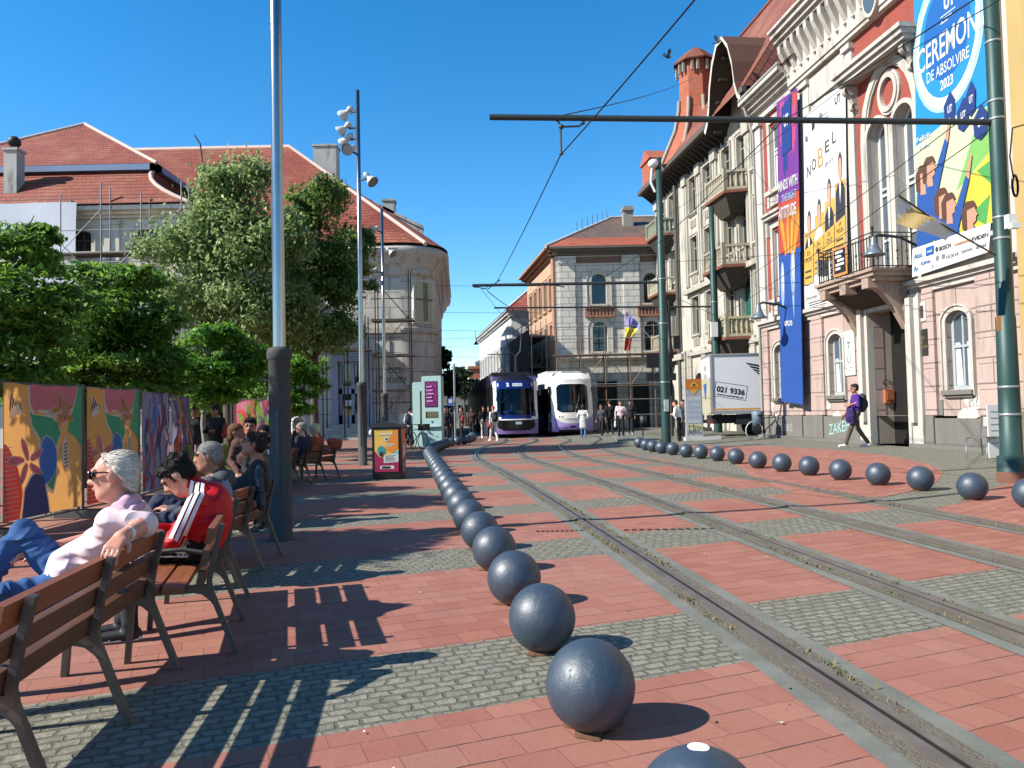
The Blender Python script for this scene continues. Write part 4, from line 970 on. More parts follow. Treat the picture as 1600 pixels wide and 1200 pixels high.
def blue_banner():
    t = root('facade_banner', FR((A(27.2), .15, 1.5)), 'tall narrow banner, purple and red above plain blue', 'banner', 0, 'banners hung on the red and white facade')
    q = art_frame(FR, 27.95, 26.4, 28.35, 26.75, (12.6, 12.5), (1.6, 1.45), .30)
    pal = [CB(c) for c in ('#2f63bd', '#8b3fa8', '#d9578f', '#e0583a', '#f2a53a', '#f4f2f5', '#24459a', '#b3cdf0', '#f6d24a')]
    mb = MB(FR); mb.m = 0; art_grid(mb, q, 6, 24)
    mb.m = 1; art_sheet(mb, q, [(0, .60), (1, .60), (1, 1), (0, 1)], 1)
    rg = random.Random(6)
    for k in range(10):
        mb.m = rg.choice((2, 2, 6, 3)); u = rg.random()*.85; v = rg.uniform(.76, .95); art_sheet(mb, q, [(u, v), (u+.09, v-.03), (min(1, u+.22), v+.14 if v < .85 else .99), (u+.05, min(.995, v+.12))], 2+k*.1)
    mb.m = 3; art_sheet(mb, q, [(0, .49), (1, .5), (1, .68), (0, .66)], 3.4)
    for k in range(16):
        mb.m = (3, 4, 8, 4)[k % 4]; u = .5+(k-7.5)*.028; e = .5+(k-7.5)*.066; art_sheet(mb, q, [(u, .475), (u+.05, .475), (min(1, e+.05), .60+.03*math.sin(k*2)), (max(0, e), .62+.03*math.cos(k*3))], 4+k*.1)
    mb.m = 0; art_sheet(mb, q, [(0, 0), (1, 0), (1, .485), (.7, .475), (.5, .49), (.25, .48), (0, .49)], 6)
    mb.m = 7; art_sheet(mb, q, disc(.17, .39, .09, .075), 7); art_sheet(mb, q, disc(.66, .42, .10, .075), 7); art_sheet(mb, q, [(.6, .36), (.72, .36), (.68, .27)], 7); mb.m = 5; art_sheet(mb, q, disc(.2, .41, .05, .05), 8); art_sheet(mb, q, disc(.7, .44, .06, .05), 8)
    mb.m = 6; art_sheet(mb, q, [(.25, .81), (.7, .82), (.7, .99), (.25, .97)], 7)
    mb.m = 5; art_text(mb, q, 'UT', .48, .92, .22, .04, 8, .04); art_text(mb, q, 'MINDS WITH', .5, .715, .92, .035, 8, .03); art_text(mb, q, 'ATTITUDE', .45, .625, .85, .04, 8, .03)
    mb.m = 7; art_text(mb, q, 'THE RIGHT', .55, .672, .7, .026, 8, .03)
    mb.m = 5; art_text(mb, q, 'uvt.ro', .42, .262, .36, .022, 8, .04)
    mb.build('cloth', pal, t)
blue_banner()
def nobel_banner():
    t = root('facade_banner', FR((A(25), .15, 4.7)), 'large white banner with portraits over yellow panels', 'banner', 0, 'banners hung on the red and white facade')
    q = art_frame(FR, 26.2, 23.65, 26.7, 23.95, (11.4, 11.5), (4.72, 4.75), .18)
    pal = [CB(c, .82) for c in ('#efeeea', '#e6b455', '#4b4a4c', '#caa23e', '#35383f', '#d9a98c', '#55493f', '#f6f4f0', '#8a8a8c')]
    mb = MB(FR); mb.m = 0; art_grid(mb, q)
    mb.m = 1
    for k, (u0, u1, v0, v1) in enumerate(((.02, .26, .16, .40), (.27, .5, .22, .46), (.51, .74, .26, .50), (.75, .99, .28, .56))): art_sheet(mb, q, [(u0, v0), (u1, v0), (u1, v1), (u0, v1)], 2)
    for k, (u, v) in enumerate(((.13, .43), (.38, .46), (.62, .53), (.87, .62))): bust(mb, q, u, v, .105, 4 if k != 1 else 7, 5, 6, 4, 7 if k != 1 else None)
    mb.m = 1
    for k in range(4): art_sheet(mb, q, [(.02+.245*k, .13+.04*k), (.25+.245*k, .13+.04*k), (.25+.245*k, .33+.02*k), (.02+.245*k, .31+.02*k)], 8)
    mb.m = 2
    for k, s in enumerate(('EX\nDON', 'IN\nART', 'EX\nCENT', 'LA\nMOLEA')): art_text(mb, q, s, .135+.245*k, .27+.025*k, .15, .055, 10, 0)
    for k in range(4):
        for j in range(2): art_sheet(mb, q, [(.05+.245*k, .19+.03*k-.03*j), (.2+.245*k, .19+.03*k-.03*j), (.2+.245*k, .2+.03*k-.03*j), (.05+.245*k, .2+.03*k-.03*j)], 10)
    art_text(mb, q, 'N', .12, .705, .09, .055, 4, .0); art_text(mb, q, 'O', .25, .722, .11, .055, 4, .0); art_text(mb, q, 'E', .58, .765, .1, .055, 4, .0); art_text(mb, q, 'L', .74, .785, .08, .055, 4, .0)
    mb.m = 3; art_text(mb, q, 'B', .42, .735, .12, .095, 4, -.01)
    mb.m = 8; art_text(mb, q, '@UVT', .62, .68, .2, .025, 4, 0)
    mb.m = 4; art_sheet(mb, q, [(.2, .895), (.27, .90), (.27, .935), (.2, .93)], 4); art_text(mb, q, 'UT', .83, .95, .13, .04, 4, .02); art_text(mb, q, 'b:', .07, .88, .07, .035, 4, .02)
    mb.m = 8; art_text(mb, q, 'Muzeul\nNational', .52, .92, .2, .035, 4, 0); art_sheet(mb, q, disc(.42, .935, .035, .018), 4)
    mb.m = 2; art_text(mb, q, 'Universitatea Timisoara', .3, .06, .5, .018, 4, 0)
    for k in range(3): art_sheet(mb, q, [(.12, .03-.012*k), (.55, .03-.012*k), (.55, .034-.012*k), (.12, .034-.012*k)], 4)
    mb.build('cloth', pal, t)
nobel_banner()
def ceremony_banner():
    t = root('facade_banner', FR((A(19), .15, 4.8)), 'bright blue graduation banner with a white logo strip below', 'banner', 0, 'banners hung on the red and white facade')
    q = art_frame(FR, 20.28, 17.5, 20.55, 17.75, (12.4, 12.4), (5.6, 5.6), .16)
    pal = [CB(c, .7) for c in ('#1fa0dd', '#0f6fc4', '#bfe6f7', '#f4f8fa', '#8fd06a', '#f2dc4a', '#233f86', '#e0a98a', '#6b4630', '#dfe9c0', '#2b5fae', '#5fb55a')]
    mb = MB(FR); mb.m = 0; art_grid(mb, q)
    mb.m = 9; art_sheet(mb, q, [(0, .0), (1, 0), (1, .40), (.5, .44), (0, .40)], 1); mb.m = 5; art_sheet(mb, q, [(.3, 0), (1, 0), (1, .26), (.6, .16)], 2); mb.m = 4; art_sheet(mb, q, [(.55, .16), (1, .26), (1, .42), (.8, .36)], 2.2); art_sheet(mb, q, [(0, .0), (.3, 0), (.12, .2), (0, .3)], 2.4)
    mb.m = 11; art_sheet(mb, q, [(.8, .2), (1, .12), (1, .22)], 3); art_sheet(mb, q, [(.7, .05), (.9, .0), (.95, .1)], 3)
    mb.m = 2; art_sheet(mb, q, disc(.45, .74, .47, .27, 30), 2.6); mb.m = 3; art_sheet(mb, q, disc(.44, .73, .42, .245, 30), 2.9); mb.m = 0; art_sheet(mb, q, disc(.45, .745, .38, .22, 30), 3.2); mb.m = 1; art_sheet(mb, q, disc(.45, .77, .31, .18, 30), 3.5)
    mb.m = 3; art_text(mb, q, 'CEREMONIA', .53, .725, .96, .095, 6, .012, .02); art_text(mb, q, 'DE ABSOLVIRE', .46, .635, .56, .042, 6, .01); art_text(mb, q, '2023', .45, .575, .17, .04, 6, .03); art_text(mb, q, 'UT', .5, .87, .14, .055, 6, .05)
    for k in range(3): art_sheet(mb, q, [(.38, .825-.012*k), (.58-.05*k, .825-.012*k), (.58-.05*k, .829-.012*k), (.38, .829-.012*k)], 6)
    mb.m = 3; art_text(mb, q, 'Felicit', .12, .42, .2, .02, 6); art_text(mb, q, 'Vuitte', .12, .385, .16, .02, 6)
    for k, (u, v, s) in enumerate(((.48, .47, .075), (.65, .42, .075), (.75, .46, .06), (.86, .36, .085))):
        mb.m = 6; art_sheet(mb, q, [(u-s, v+.02), (u+.2*s, v+.065), (u+s, v+.025), (u+.9*s, v-.045), (u, v-.06), (u-.8*s, v-.04)], 7+k)
        mb.m = 3; art_text(mb, q, 'UT', u+.01, v, s*.8, .028, 9+k, .03)
    for k, (u, v) in enumerate(((.1, .27), (.2, .29), (.36, .15), (.46, .12), (.72, .06))):
        mb.m = 10; art_sheet(mb, q, [(u-.1, max(0, v-.28)), (u+.12, max(0, v-.28)), (u+.12, v-.08), (u+.05, v-.05), (u-.08, v-.06)], 8+k*.6)
        if k in (1, 3): mb.m = 10; art_sheet(mb, q, [(u+.0, v-.09), (u+.1, v-.12), (u+.26, v+.06), (u+.22, v+.08)], 9+k*.6); mb.m = 7; art_sheet(mb, q, [(u+.22, v+.08), (u+.26, v+.06), (u+.3, v+.14), (u+.28, v+.15)], 9+k*.6)
        mb.m = 7; art_sheet(mb, q, [(u-.03, v-.07), (u+.05, v-.075), (u+.04, v-.02), (u-.03, v-.02)], 9.2+k*.6); mb.m = 8; art_sheet(mb, q, [(u-.09, v-.05), (u-.10, v+.015), (u-.04, v+.045), (u+.05, v+.04), (u+.085, v+.012), (u+.03, v+.012), (u-.02, v-.005), (u-.04, v-.06)], 9.5+k*.6); mb.m = 7; art_sheet(mb, q, [(u-.03, v+.012), (u+.06, v+.016), (u+.085, v-.004), (u+.10, v-.014), (u+.08, v-.018), (u+.075, v-.035), (u+.03, v-.043), (u-.03, v-.02)], 9.9+k*.6)
    mb.build('cloth', pal, t)
    q = art_frame(FR, 20.6, 17.75, 20.65, 17.85, (5.58, 5.58), (4.82, 4.92), .28)
    pal2 = [CB(c, .82) for c in ('#f0f1f0', '#3a7fb8', '#1f63b0', '#4a4a4c', '#d98c3a', '#8a8a8a')]
    mb = MB(FR); mb.m = 0; art_grid(mb, q, 8, 3); mb.m = 1; art_text(mb, q, 'Atos', .09, .7, .12, .2, 4, .02); mb.m = 2; art_sheet(mb, q, [(.2, .58), (.31, .58), (.31, .88), (.2, .88)], 4); mb.m = 0; art_text(mb, q, 'md', .255, .72, .06, .1, 6, .02)
    mb.m = 3; art_text(mb, q, 'BOSCH', .46, .68, .15, .16, 4, .03); art_sheet(mb, q, disc(.35, .7, .018, .09), 4); art_text(mb, q, 'EVIDEN', .89, .62, .19, .15, 4); mb.m = 4; art_text(mb, q, 'continental', .68, .65, .2, .13, 4, .02)
    mb.m = 2; art_text(mb, q, 'FORVIA', .2, .36, .14, .13, 4, .02); mb.m = 3; art_text(mb, q, 'NOKIA', .56, .3, .16, .14, 4, 0); mb.m = 5; art_text(mb, q, 'emerson', .74, .3, .13, .1, 4); art_text(mb, q, 'Intel', .91, .3, .11, .15, 4); art_sheet(mb, q, disc(.36, .38, .02, .1), 4); art_sheet(mb, q, [(.42, .3), (.46, .3), (.46, .45), (.42, .45)], 4); mb.m = 1; art_text(mb, q, 'fv', .06, .25, .06, .2, 4, .02)
    mb.m = 3; art_text(mb, q, 'D', .3, .15, .02, .1, 4); mb.build('logo_strip', pal2, t)
ceremony_banner()
# wall street lamps
def wall_lamp(label, Y, z, b0=.1):
    t = root('wall_lamp', FR((A(Y), b0, z)), label, 'street lamp', 0, 'bell lamps on the facade')
    mb = MB(FR); mb.tube([(A(Y)+.0, b0, z-.25), (A(Y)-.02, b0+.5, z), (A(Y)-.05, b0+1.1, z+.08), (A(Y)-.06, b0+1.25, z)], .04, 8); mb.build('lamp_arm', C('#3b4248', .5, .4), t)
    mb = MB(FR); mb.lathe([(.05, 0), (.08, -.06), (.1, -.2), (.2, -.42), (.3, -.5), (.29, -.51), (.001, -.46)], (A(Y)-.06, b0+1.25, z+.02), 16); mb.build('lamp_shade', C('#6f7b82', .45, .3), t)
wall_lamp('grey bell-shaped wall lamp beside the tall blue banner', 27.7, 5.1); wall_lamp('grey bell-shaped wall lamp in front of the balcony railing', 20.6, 5.9)
# yellow building at the right edge
def yellow_building():
    Fy = street_frame(13.3, 17.5); t = root('yellow_house', Fy((3, -4, 0)), 'yellow painted building at the right edge behind the green pole', 'building')
    mb = MB(Fy); mb.box(.55, 12, -8, .0, -.3, 15); mb.build('wall', plaster('#b89c62', '#a58850', .4), t)
    mb = MB(Fy); mb.box(.55, 12, 0, .06, -.3, 1.2); mb.build('plinth', M_DADO, t)
    mb = MB(Fy); mb.tube([(.42, .08, 0), (.42, .08, 14)], .06, 8); mb.build('drainpipe', C('#c9c6bf', .5), t)
    for a in (2.2, 5.2, 8.2):
        for z in (1.9, 6.4, 10.5): o = (a, a+1.1, z, z+2.1); mb = MB(Fy); mb.box(o[0], o[1], -.05, .03, o[2], o[3]); w_ = mb.build('window', M_FRAME, t); mb = MB(Fy); mb.box(o[0]+.1, o[1]-.1, .03, .036, o[2]+.1, o[3]-.1); mb.build('pane', M_PANE, w_)
yellow_building()
# ================================================================== ORNATE BUILDING (behind, right)
def ornate_building():
    Y1, Y0 = 49.9, 33.9; Fa = street_frame(15.6, Y1)
    def a_(Y): return (Y1-Y)*KY
    L = a_(Y0); W_ = plaster('#c2bcae', '#5f594d', .85); TR = plaster('#b8b1a2', '#544e43', .85); DK = C('#4a4238', .8)
    t = root('apartment_house', Fa((L/2, -5, 0)), 'weathered ornate house with balconies, brick turret and bell-shaped gable', 'building')
    shut = C('#c7b98c', .7); green = C('#2f7a66', .6)
    rows = ((5.6, 7.7), (9.1, 11.1), (12.5, 14.5)); ops = []; spec = []
    for Y, w_ in ((48.6, .55), (46.6, .55), (43.1, .5), (40.9, .55), (38.3, .5), (36.4, .55), (34.9, .4)):
        for (z0, z1) in rows:
            o = (a_(Y)-w_, a_(Y)+w_, z0, z1); ops.append(o); spec.append((o, green if (Y == 36.4 and z0 < 6) else None, Y))
    ops2 = [(a_(48)-.8, a_(48)+.8, .2, 3.2, .8), (a_(43)-.7, a_(43)+.7, .2, 3.4, .7), (a_(40.4)-.6, a_(40.4)+.6, .2, 3.2, .6), (a_(37.2)-.9, a_(37.2)+.9, .2, 3.4, .9)]
    mb = MB(Fa); wall_holes(mb, 0, L, -.2, 15.4, ops+ops2, .35); mb.box(0, L, -12, -1.0, -.2, 15.3); mb.add([(L, 0, -.2), (L, -12, -.2), (L, -12, 15.4), (L, 0, 15.4)], [(0, 1, 2, 3)]); mb.add([(0, 0, -.2), (0, -12, -.2), (0, -12, 15.4), (0, 0, 15.4)], [(0, 1, 2, 3)])
    mb.build('wall', W_, t)
    for o, m, Y in spec: window(t, Fa, o, -.22, C('#8d8874', .7) if m is None else m, 1, (.7,), True, TR, False, M_PANE if m is None else C('#2b5e50', .5), .12, TR, .08)
    for o in ops2:
        mb = MB(Fa); mb.box(o[0], o[1], -.34, -.3, .2, 3.5); mb.build('shop_window', M_PANE, t)
    mb = MB(Fa)                                      # ground floor rustication, bands, pilasters
    for Y in (49.6, 45.2, 44.2, 42.0, 39.6, 35.8):
        z = .1; mb = MB(Fa); mb.box(a_(Y)-.28, a_(Y)+.28, 0, .1, .1, 4.7)
        while z < 4.4: mb.box(a_(Y)-.3, a_(Y)+.3, 0, .12, z+.02, z+.5); z += .52
        mb.build('rustication', TR, t)
    for Y in (49.5, 44.2, 42.0, 39.7, 35.7):
        mb = MB(Fa)
        for dz in (-.16, .16): mb.box(a_(Y)+dz-.11, a_(Y)+dz+.11, 0, .1, 8.4, 14.31)
        mb.box(a_(Y)-.36, a_(Y)+.36, 0, .2, 14.3, 14.9); mb.build('pilaster', TR, t)
    for q in ((0, a_(45), .3, 4.3, 4.65), (a_(44.4), L, .3, 7.95, 8.2), (a_(44.4), L, .18, 4.4, 4.6)): mb = MB(Fa); mb.box(q[0], q[1], 0, q[2], q[3], q[4]); mb.build('string_course', TR, t)
    # panels in relief
    mb = MB(Fa); rg = random.Random(5)
    for Y in (48.6, 46.6, 43.1, 40.9, 38.3, 36.4):
        for z in (8.4, 11.6, 4.9):
            mb = MB(Fa); mb.box(a_(Y)-.4, a_(Y)+.4, 0, .05, z+.05, z+.5)
            for k in (-.25, 0, .25): mb.box(a_(Y)+k-.05, a_(Y)+k+.05, .045, .1, z+.12, z+.44)
            mb.build('relief', TR, t)
    def balc(Y, z, w_, col, d=1.0, solid=True):
        a = a_(Y); mb = MB(Fa); pl = [(-w_, 0), (-w_*.75, d), (w_*.75, d), (w_, 0)]
        def slab(s, z0, z1, s2=None):
            s2 = s2 or s; n = 4
            mb.add([(a+p*s, q*s, z0) for p, q in pl]+[(a+p*s2, q*s2, z1) for p, q in pl], [(0, 1, 2, 3), (4, 5, 6, 7)]+[(i, (i+1) % n, (i+1) % n+n, i+n) for i in range(n)])
        mb.m = 1; slab(1.1, z-.14, z); mb.m = 2; slab(.55, z-1.0, z-.14, 1.0); mb.m = 0
        for (p, q) in zip(pl[:-1], pl[1:]):
            mb.bar((a+p[0], p[1], z+.9), (a+q[0], q[1], z+.9), .16, .12); mb.bar((a+p[0], p[1], z+.07), (a+q[0], q[1], z+.07), .14, .14)
            Ln = math.hypot(q[0]-p[0], q[1]-p[1]); n = max(3, int(Ln/.22))
            for k in range(n+1):
                u = k/n; x, y = a+p[0]+(q[0]-p[0])*u, p[1]+(q[1]-p[1])*u
                mb.lathe([(.05, z+.1), (.075, z+.3), (.04, z+.6), (.06, z+.9)], (x, y, 0), 6)
            if solid: mb.bar((a+p[0]*.97, p[1]*.97, z+.45), (a+q[0]*.97, q[1]*.97, z+.45), .05, .8)
        for p in pl[1:3]: mb.box(a+p[0]-.1, a+p[0]+.1, p[1]-.1, p[1]+.1, z, z+1.05)
        mb.build('balcony', [C(col, .8, var=.25, sc=2), C('#7b4a37', .8, var=.3), DK], t)
    balc(37.3, 11.7, 1.5, '#a89f88'); balc(37.3, 8.15, 1.55, '#a39a84', 1.2, False); balc(37.3, 4.75, 1.4, '#aaa183', 1.1)
    balc(47.6, 12.1, 1.3, '#858a76', 1.0); balc(47.6, 8.5, 1.2, '#aaa28c', 1.0, False); balc(47.6, 5.0, 1.1, '#9c947e', .9)
    # eaves, mansard roof, gable, turret
    roofm = tiles('#ad5636', '#8a442c', .22, .3, .3); soff = C('#3a332b', .85)
    def eave(a0, a1):
        mb = MB(Fa); mb.m = 0; mb.add([(a0, 0, 15.05), (a1, 0, 15.05), (a1, .95, 15.45), (a0, .95, 15.45)], [(0, 1, 2, 3)]); mb.m = 1; mb.box(a0, a1, .9, 1.12, 15.42, 15.68)
        x = a0+.2; mb.m = 0
        while x < a1: mb.add([(x-.06, 0, 14.7), (x+.06, 0, 14.7), (x+.06, .8, 15.36), (x-.06, .8, 15.36), (x-.06, 0, 15.1), (x+.06, 0, 15.1)], [(0, 1, 2, 3), (0, 3, 4), (1, 5, 2)]); x += .55
        mb.build('eave', [soff, C('#5f574b', .7)], t)
    eave(-.3, a_(38.1)); eave(a_(34.1), L+.2)
    mb = MB(Fa); mb.quad((-.3, 1.05, 15.68), (L+.2, 1.05, 15.68), (L+.2, -1.4, 19.4), (.2, -1.4, 19.4)); mb.quad((.2, -1.4, 19.4), (L+.2, -1.4, 19.4), (L+.2, -4.2, 23.9), (2.4, -4.2, 23.9)); mb.quad((-.3, 1.05, 15.68), (.2, -1.4, 19.4), (2.4, -4.2, 23.9), (-.3, -12, 15.68))
    mb.quad((2.4, -4.2, 23.9), (L+.2, -4.2, 23.9), (L+.2, -12, 15.7), (-.3, -12, 15.7)); mb.quad((L+.2, 1.05, 15.68), (L+.2, -1.4, 19.4), (L+.2, -4.2, 23.9), (L+.2, -12, 15.7)); mb.tube([(2.4, -4.2, 23.95), (L+.2, -4.2, 23.95)], .12, 6); mb.build('roof', roofm, t)
    c = a_(36.1); pr = [(-2.75, 15.1), (-2.35, 15.5), (-2.0, 16.3), (-1.75, 17.6), (-1.2, 18.9), (-.45, 19.75), (.45, 19.75), (1.2, 18.9), (1.75, 17.6), (2.0, 16.3), (2.35, 15.5), (2.75, 15.1)]
    pr = [(x*.76, 15.1+(z-15.1)*.78) for x, z in pr]
    mb = MB(Fa); n = len(pr); mb.m = 0
    mb.prism([(c+x*.93, z-.12 if abs(x) < 1.7 else z) for x, z in pr]+[(c+1.8, 15.0), (c-1.8, 15.0)], -.5, .02)
    mb.build('gable_wall', W_, t)
    mb = MB(Fa)
    for (p, q) in zip(pr[:-1], pr[1:]):
        mb.m = 1; mb.add([(c+p[0], .02, p[1]), (c+q[0], .02, q[1]), (c+q[0], 1.1, q[1]), (c+p[0], 1.1, p[1])], [(0, 1, 2, 3)])
        mb.m = 0
        k = 1.06; P, Q = (c+p[0]*k, p[1]+.2), (c+q[0]*k, q[1]+.2)
        mb.add([(c+p[0], 1.1, p[1]), (c+q[0], 1.1, q[1]), (Q[0], 1.12, Q[1]), (P[0], 1.12, P[1])], [(0, 1, 2, 3)]); mb.m = 2; mb.add([(P[0], 1.12, P[1]), (Q[0], 1.12, Q[1]), (Q[0], -2.2, Q[1]), (P[0], -2.2, P[1])], [(0, 1, 2, 3)])
        mb.m = 1; mx, mz = c+(p[0]+q[0])/2*.985, (p[1]+q[1])/2-.02; mb.box(mx-.14, mx+.14, .35, .75, mz-.14, mz-.02)
    mb.build('gable_hood', [C('#cfc9b8', .7), soff, C('#5f4032', .7)], t)
    mb = MB(Fa); o = (c-.35, c+.35, 15.8, 17.3, .35); mb.prism(outline(*o), .02, .06); w_ = mb.build('window', M_FRAME, t); mb = MB(Fa); mb.prism(outline(*o[:4], .4, -.08), .06, .07); mb.build('pane', M_PANE, w_)
    bk = bricks('#c05a35', '#a24a2e', '#8f7a66', .5, .16); tc = a_(44.4)
    mb = MB(Fa); mb.lathe([(2.2, 15.6), (1.75, 16.6), (1.3, 17.6), (1.05, 18.8), (1.0, 21.5), (1.1, 21.55)], (tc, -.9, 0), 8, smooth=False); tr = mb.build('turret', bk, t)
    mb = MB(Fa); mb.lathe([(1.34, 21.5), (1.36, 21.6), (.6, 22.3), (.001, 22.7)], (tc, -.9, 0), 8, smooth=False); mb.build('turret_roof', roofm, tr)
    mb = MB(Fa)
    for k in range(8):
        th = k*math.pi/4
        for d in (-.25, .25): x, y = tc+1.1*math.cos(th+d), -.9+1.1*math.sin(th+d); mb.box(x-.07, x+.07, y-.07, y+.07, 20.9, 21.5)
        mb.tube([(tc+r*math.cos(th), -.9+r*math.sin(th), z) for r, z in ((2.25, 15.6), (1.8, 16.6), (1.36, 17.6), (1.1, 18.8), (1.06, 19.4))], .12, 6)
    mb.build('turret_trim', C('#a09888', .8), tr)
    mb = MB(Fa); mb.box(a_(48.8)-.9, a_(48.8)+.9, -.3, .9, 15.7, 17.2); mb.prism([(a_(48.8)-1.1, 17.2), (a_(48.8)+1.1, 17.2), (a_(48.8), 18)], -.5, 1.0); mb.build('dormer', bk, t)
    mb = MB(Fa); mb.tube([(a_(45.6), .18, 14.8), (a_(45.6), .18, 0)], .12, 8); mb.build('drainpipe', C('#55504a', .6), t)
ornate_building()
# ================================================================== CENTRE BUILDING WITH SCAFFOLD
def centre_building():
    Yc = 50.0; P = at(872, 650, Yc); x0 = P[0]; x1 = 13.0
    F = Fr((0, Yc, 0), (1, 0, 0), (0, -1, 0)); Fs = Fr((x0, Yc, 0), np.array((-SK*1.2, 1, 0))/math.hypot(1, SK*1.2), (-1, -SK*1.2, 0))
    t = root('corner_house', (x0+5, Yc+6, 0), 'grey stuccoed corner house with arched windows and tiled roof', 'building')
    def X(px): return at(px, 480, Yc)[0]
    def Z(py): return at(930, py, Yc)[2]
    stone = plaster('#ddd8cc', '#8a8478', .5, joint=(.85, .42)); tr = plaster('#cfc9bd', '#837c70', .4); org = plaster('#c6a488', '#8a6a52', .6)
    wx = [X(936.5), X(1018)]; hw = .48; zt = 11.6; ops = []
    for w_ in wx: ops += [(w_-hw, w_+hw, Z(475), Z(428), .45), (w_-hw, w_+hw, Z(549), Z(503), .45)]
    wx2 = wx[1]+3.4; ops += [(wx2-hw, wx2+hw, Z(475), Z(428), .45), (wx2-hw, wx2+hw, Z(549), Z(503), .45)]
    gf = [(x0+.7, x0+1.8, .2, 3.2), (x0+2.6, x0+3.9, .2, 3.3), (x0+4.9, x0+6.0, .2, 3.2), (x0+6.8, x0+8.2, .2, 3.2)]
    mb = MB(F); wall_holes(mb, x0, x1, -.2, zt, ops+gf, .4); mb.box(x0+.1, x1, -13, -1.1, -.2, zt-.1); mb.build('wall', stone, t)
    mb = MB(F)
    for g in gf: mb.box(g[0], g[1], -.4, -.36, g[2], g[3])
    mb.build('shop_window', C('#1c1815', .5), t)
    for o in ops:
        w_ = window(t, F, o, -.3, C('#4d6f6d', .6), 1, (.66,), True, tr, False, M_PANE, .3, tr)
    mb = MB(F)
    for px in (887, 987, 1075): mb.box(X(px)-.52, X(px)+.52, 0, .14, Z(553), Z(400)); mb.box(X(px)-.6, X(px)+.6, 0, .2, Z(411), Z(400))
    mb.box(x0-.1, x1, 0, .2, Z(560), Z(553)); mb.build('pilaster', stone, t)
    mb = MB(F)
    for px0, px1 in ((899, 975), (1001, 1063)): mb.box(X(px0), X(px1), .0, .03, Z(411), Z(401))
    mb.build('frieze', bricks('#8d5b48', '#7a4d3d', '#8a8074'), t)
    for w_ in wx:
        mb = MB(F); mb.box(w_-.95, w_+.95, .0, .3, Z(496), Z(493.5)); mb.box(w_-.95, w_+.95, .0, .3, Z(483), Z(480)); 
        for k in range(9): mb.box(w_-.9+k*.225-.06, w_-.9+k*.225+.06, .05, .22, Z(493.6), Z(482.9))
        mb.build('balustrade', C('#a8755a', .8), t)
    mb = MB(F); cornice(mb, x0-.35, x1, Z(399), [(.2, .2), (.16, .45), (.14, .7)]); mb.build('cornice', C('#6d675e', .8), t)
    # side face along the street
    zs = zt; L = 11.2; so = []
    for a in (1.4, 3.4, 5.4, 7.4, 9.4): so += [(a-.45, a+.45, Z(475), Z(428)), (a-.45, a+.45, Z(549), Z(503))]
    mb = MB(Fs); wall_holes(mb, 0.002, L, -.2, zs, so, .3); mb.build('side_wall', org, t)
    for o in so: window(t, Fs, o, -.2, C('#b58a6c', .7), 1, (.6,), True, org, False, M_PANE2 if o[2] > 6 else M_PANE, .16, org)
    mb = MB(Fs); cornice(mb, -.3, L, Z(399), [(.2, .2), (.16, .45), (.14, .7)]); 
    mb.box(-.02, .7, 0, .12, Z(553), Z(400)); mb.build('side_cornice', C('#b08468', .8), t)
    # roof
    z0, z1 = Z(399)+.5, at(955, 340, Yc+6)[2]; e = [(x0-.6, Yc-.7, z0), (x1+1, Yc-.7, z0), (x1+1, Yc+6, z1), (at(955, 340, Yc+6)[0], Yc+6, z1)]
    zm = z0+.9; f = .9/(z1-z0)
    def lerp(p, q, f): return tuple(p[i]+(q[i]-p[i])*f for i in range(3))
    m0, m1 = lerp(e[0], e[3], f), lerp(e[1], e[2], f)
    mb = MB(); mb.quad(e[0], e[1], m1, m0); mb.build('roof_edge', tiles('#cf6a41', '#b9583a'), t)
    bk = (x0-1.7, Yc+11.5, z0)
    mb = MB(); mb.quad(m0, m1, e[2], e[3]); mb.quad(bk, e[0], e[3], (e[3][0]-.6, Yc+9, z1)); mb.quad(e[3], e[2], (x1+1, Yc+13, z0), (bk[0], Yc+13, z0)); mb.build('roof', tiles('#8b6553', '#6f5546', .22, .22, .75), t)
    mb = MB(); mb.tube([e[0], lerp(e[0], e[3], .5), e[3], e[2]], .12, 6); mb.build('ridge_cap', C('#c6c0b5', .8), t)
    cx = at(977, 340, Yc+5)[0]; mb = MB(); mb.box(cx-.35, cx+.35, Yc+3.6, Yc+4.3, 12.4, at(977, 324, Yc+4)[2]); mb.box(cx-.42, cx+.42, Yc+3.5, Yc+4.4, at(977, 331, Yc+4)[2], at(977, 328, Yc+4)[2]); mb.build('chimney', plaster('#a59d92', '#5a544c', .7), t)
    mb = MB(); 
    for k in range(7): p = lerp(e[0], e[3], .45+.08*k); mb.tube([p, (p[0], p[1], p[2]+.75)], .02, 4)
    mb.build('roof_railing', M_FRAME_D, t)
    # scaffold
    s = root('scaffolding', (x0+3, Yc-1.2, 0), 'tube scaffolding with a plank deck on the grey corner house', 'scaffolding')
    mt = C('#8a6b58', .6, .4, var=.3); mg = C('#9a9a97', .5, .5); mb = MB(F); zd = Z(556)
    for k in range(6):
        a = x0-.1+k*1.55
        for b in (.5, 1.5): mb.tube([(a, b, 0), (a, b, zd+(1.9 if b > 1 else .2)+(.8 if k % 2 else 0))], .035, 6)
        if k < 5: mb.tube([(a, 1.5, zd-2.0 if k % 2 else zd), (a+1.55, 1.5, zd if k % 2 else zd-2)], .028, 5)
    mb.build('upright', mt, s); mb = MB(F)
    for z in (zd+1.0, zd+1.75, zd-1.9, zd-2.9, 1.1): mb.tube([(x0-.3, 1.5, z), (x0+8, 1.5, z)], .032, 6)
    mb.build('ledger', mg, s)
    for z in (zd, zd-2.0): mb = MB(F); mb.box(x0-.3, x0+8, .4, 1.6, z-.06, z); mb.build('plank_deck', C('#7d6650', .8), s)
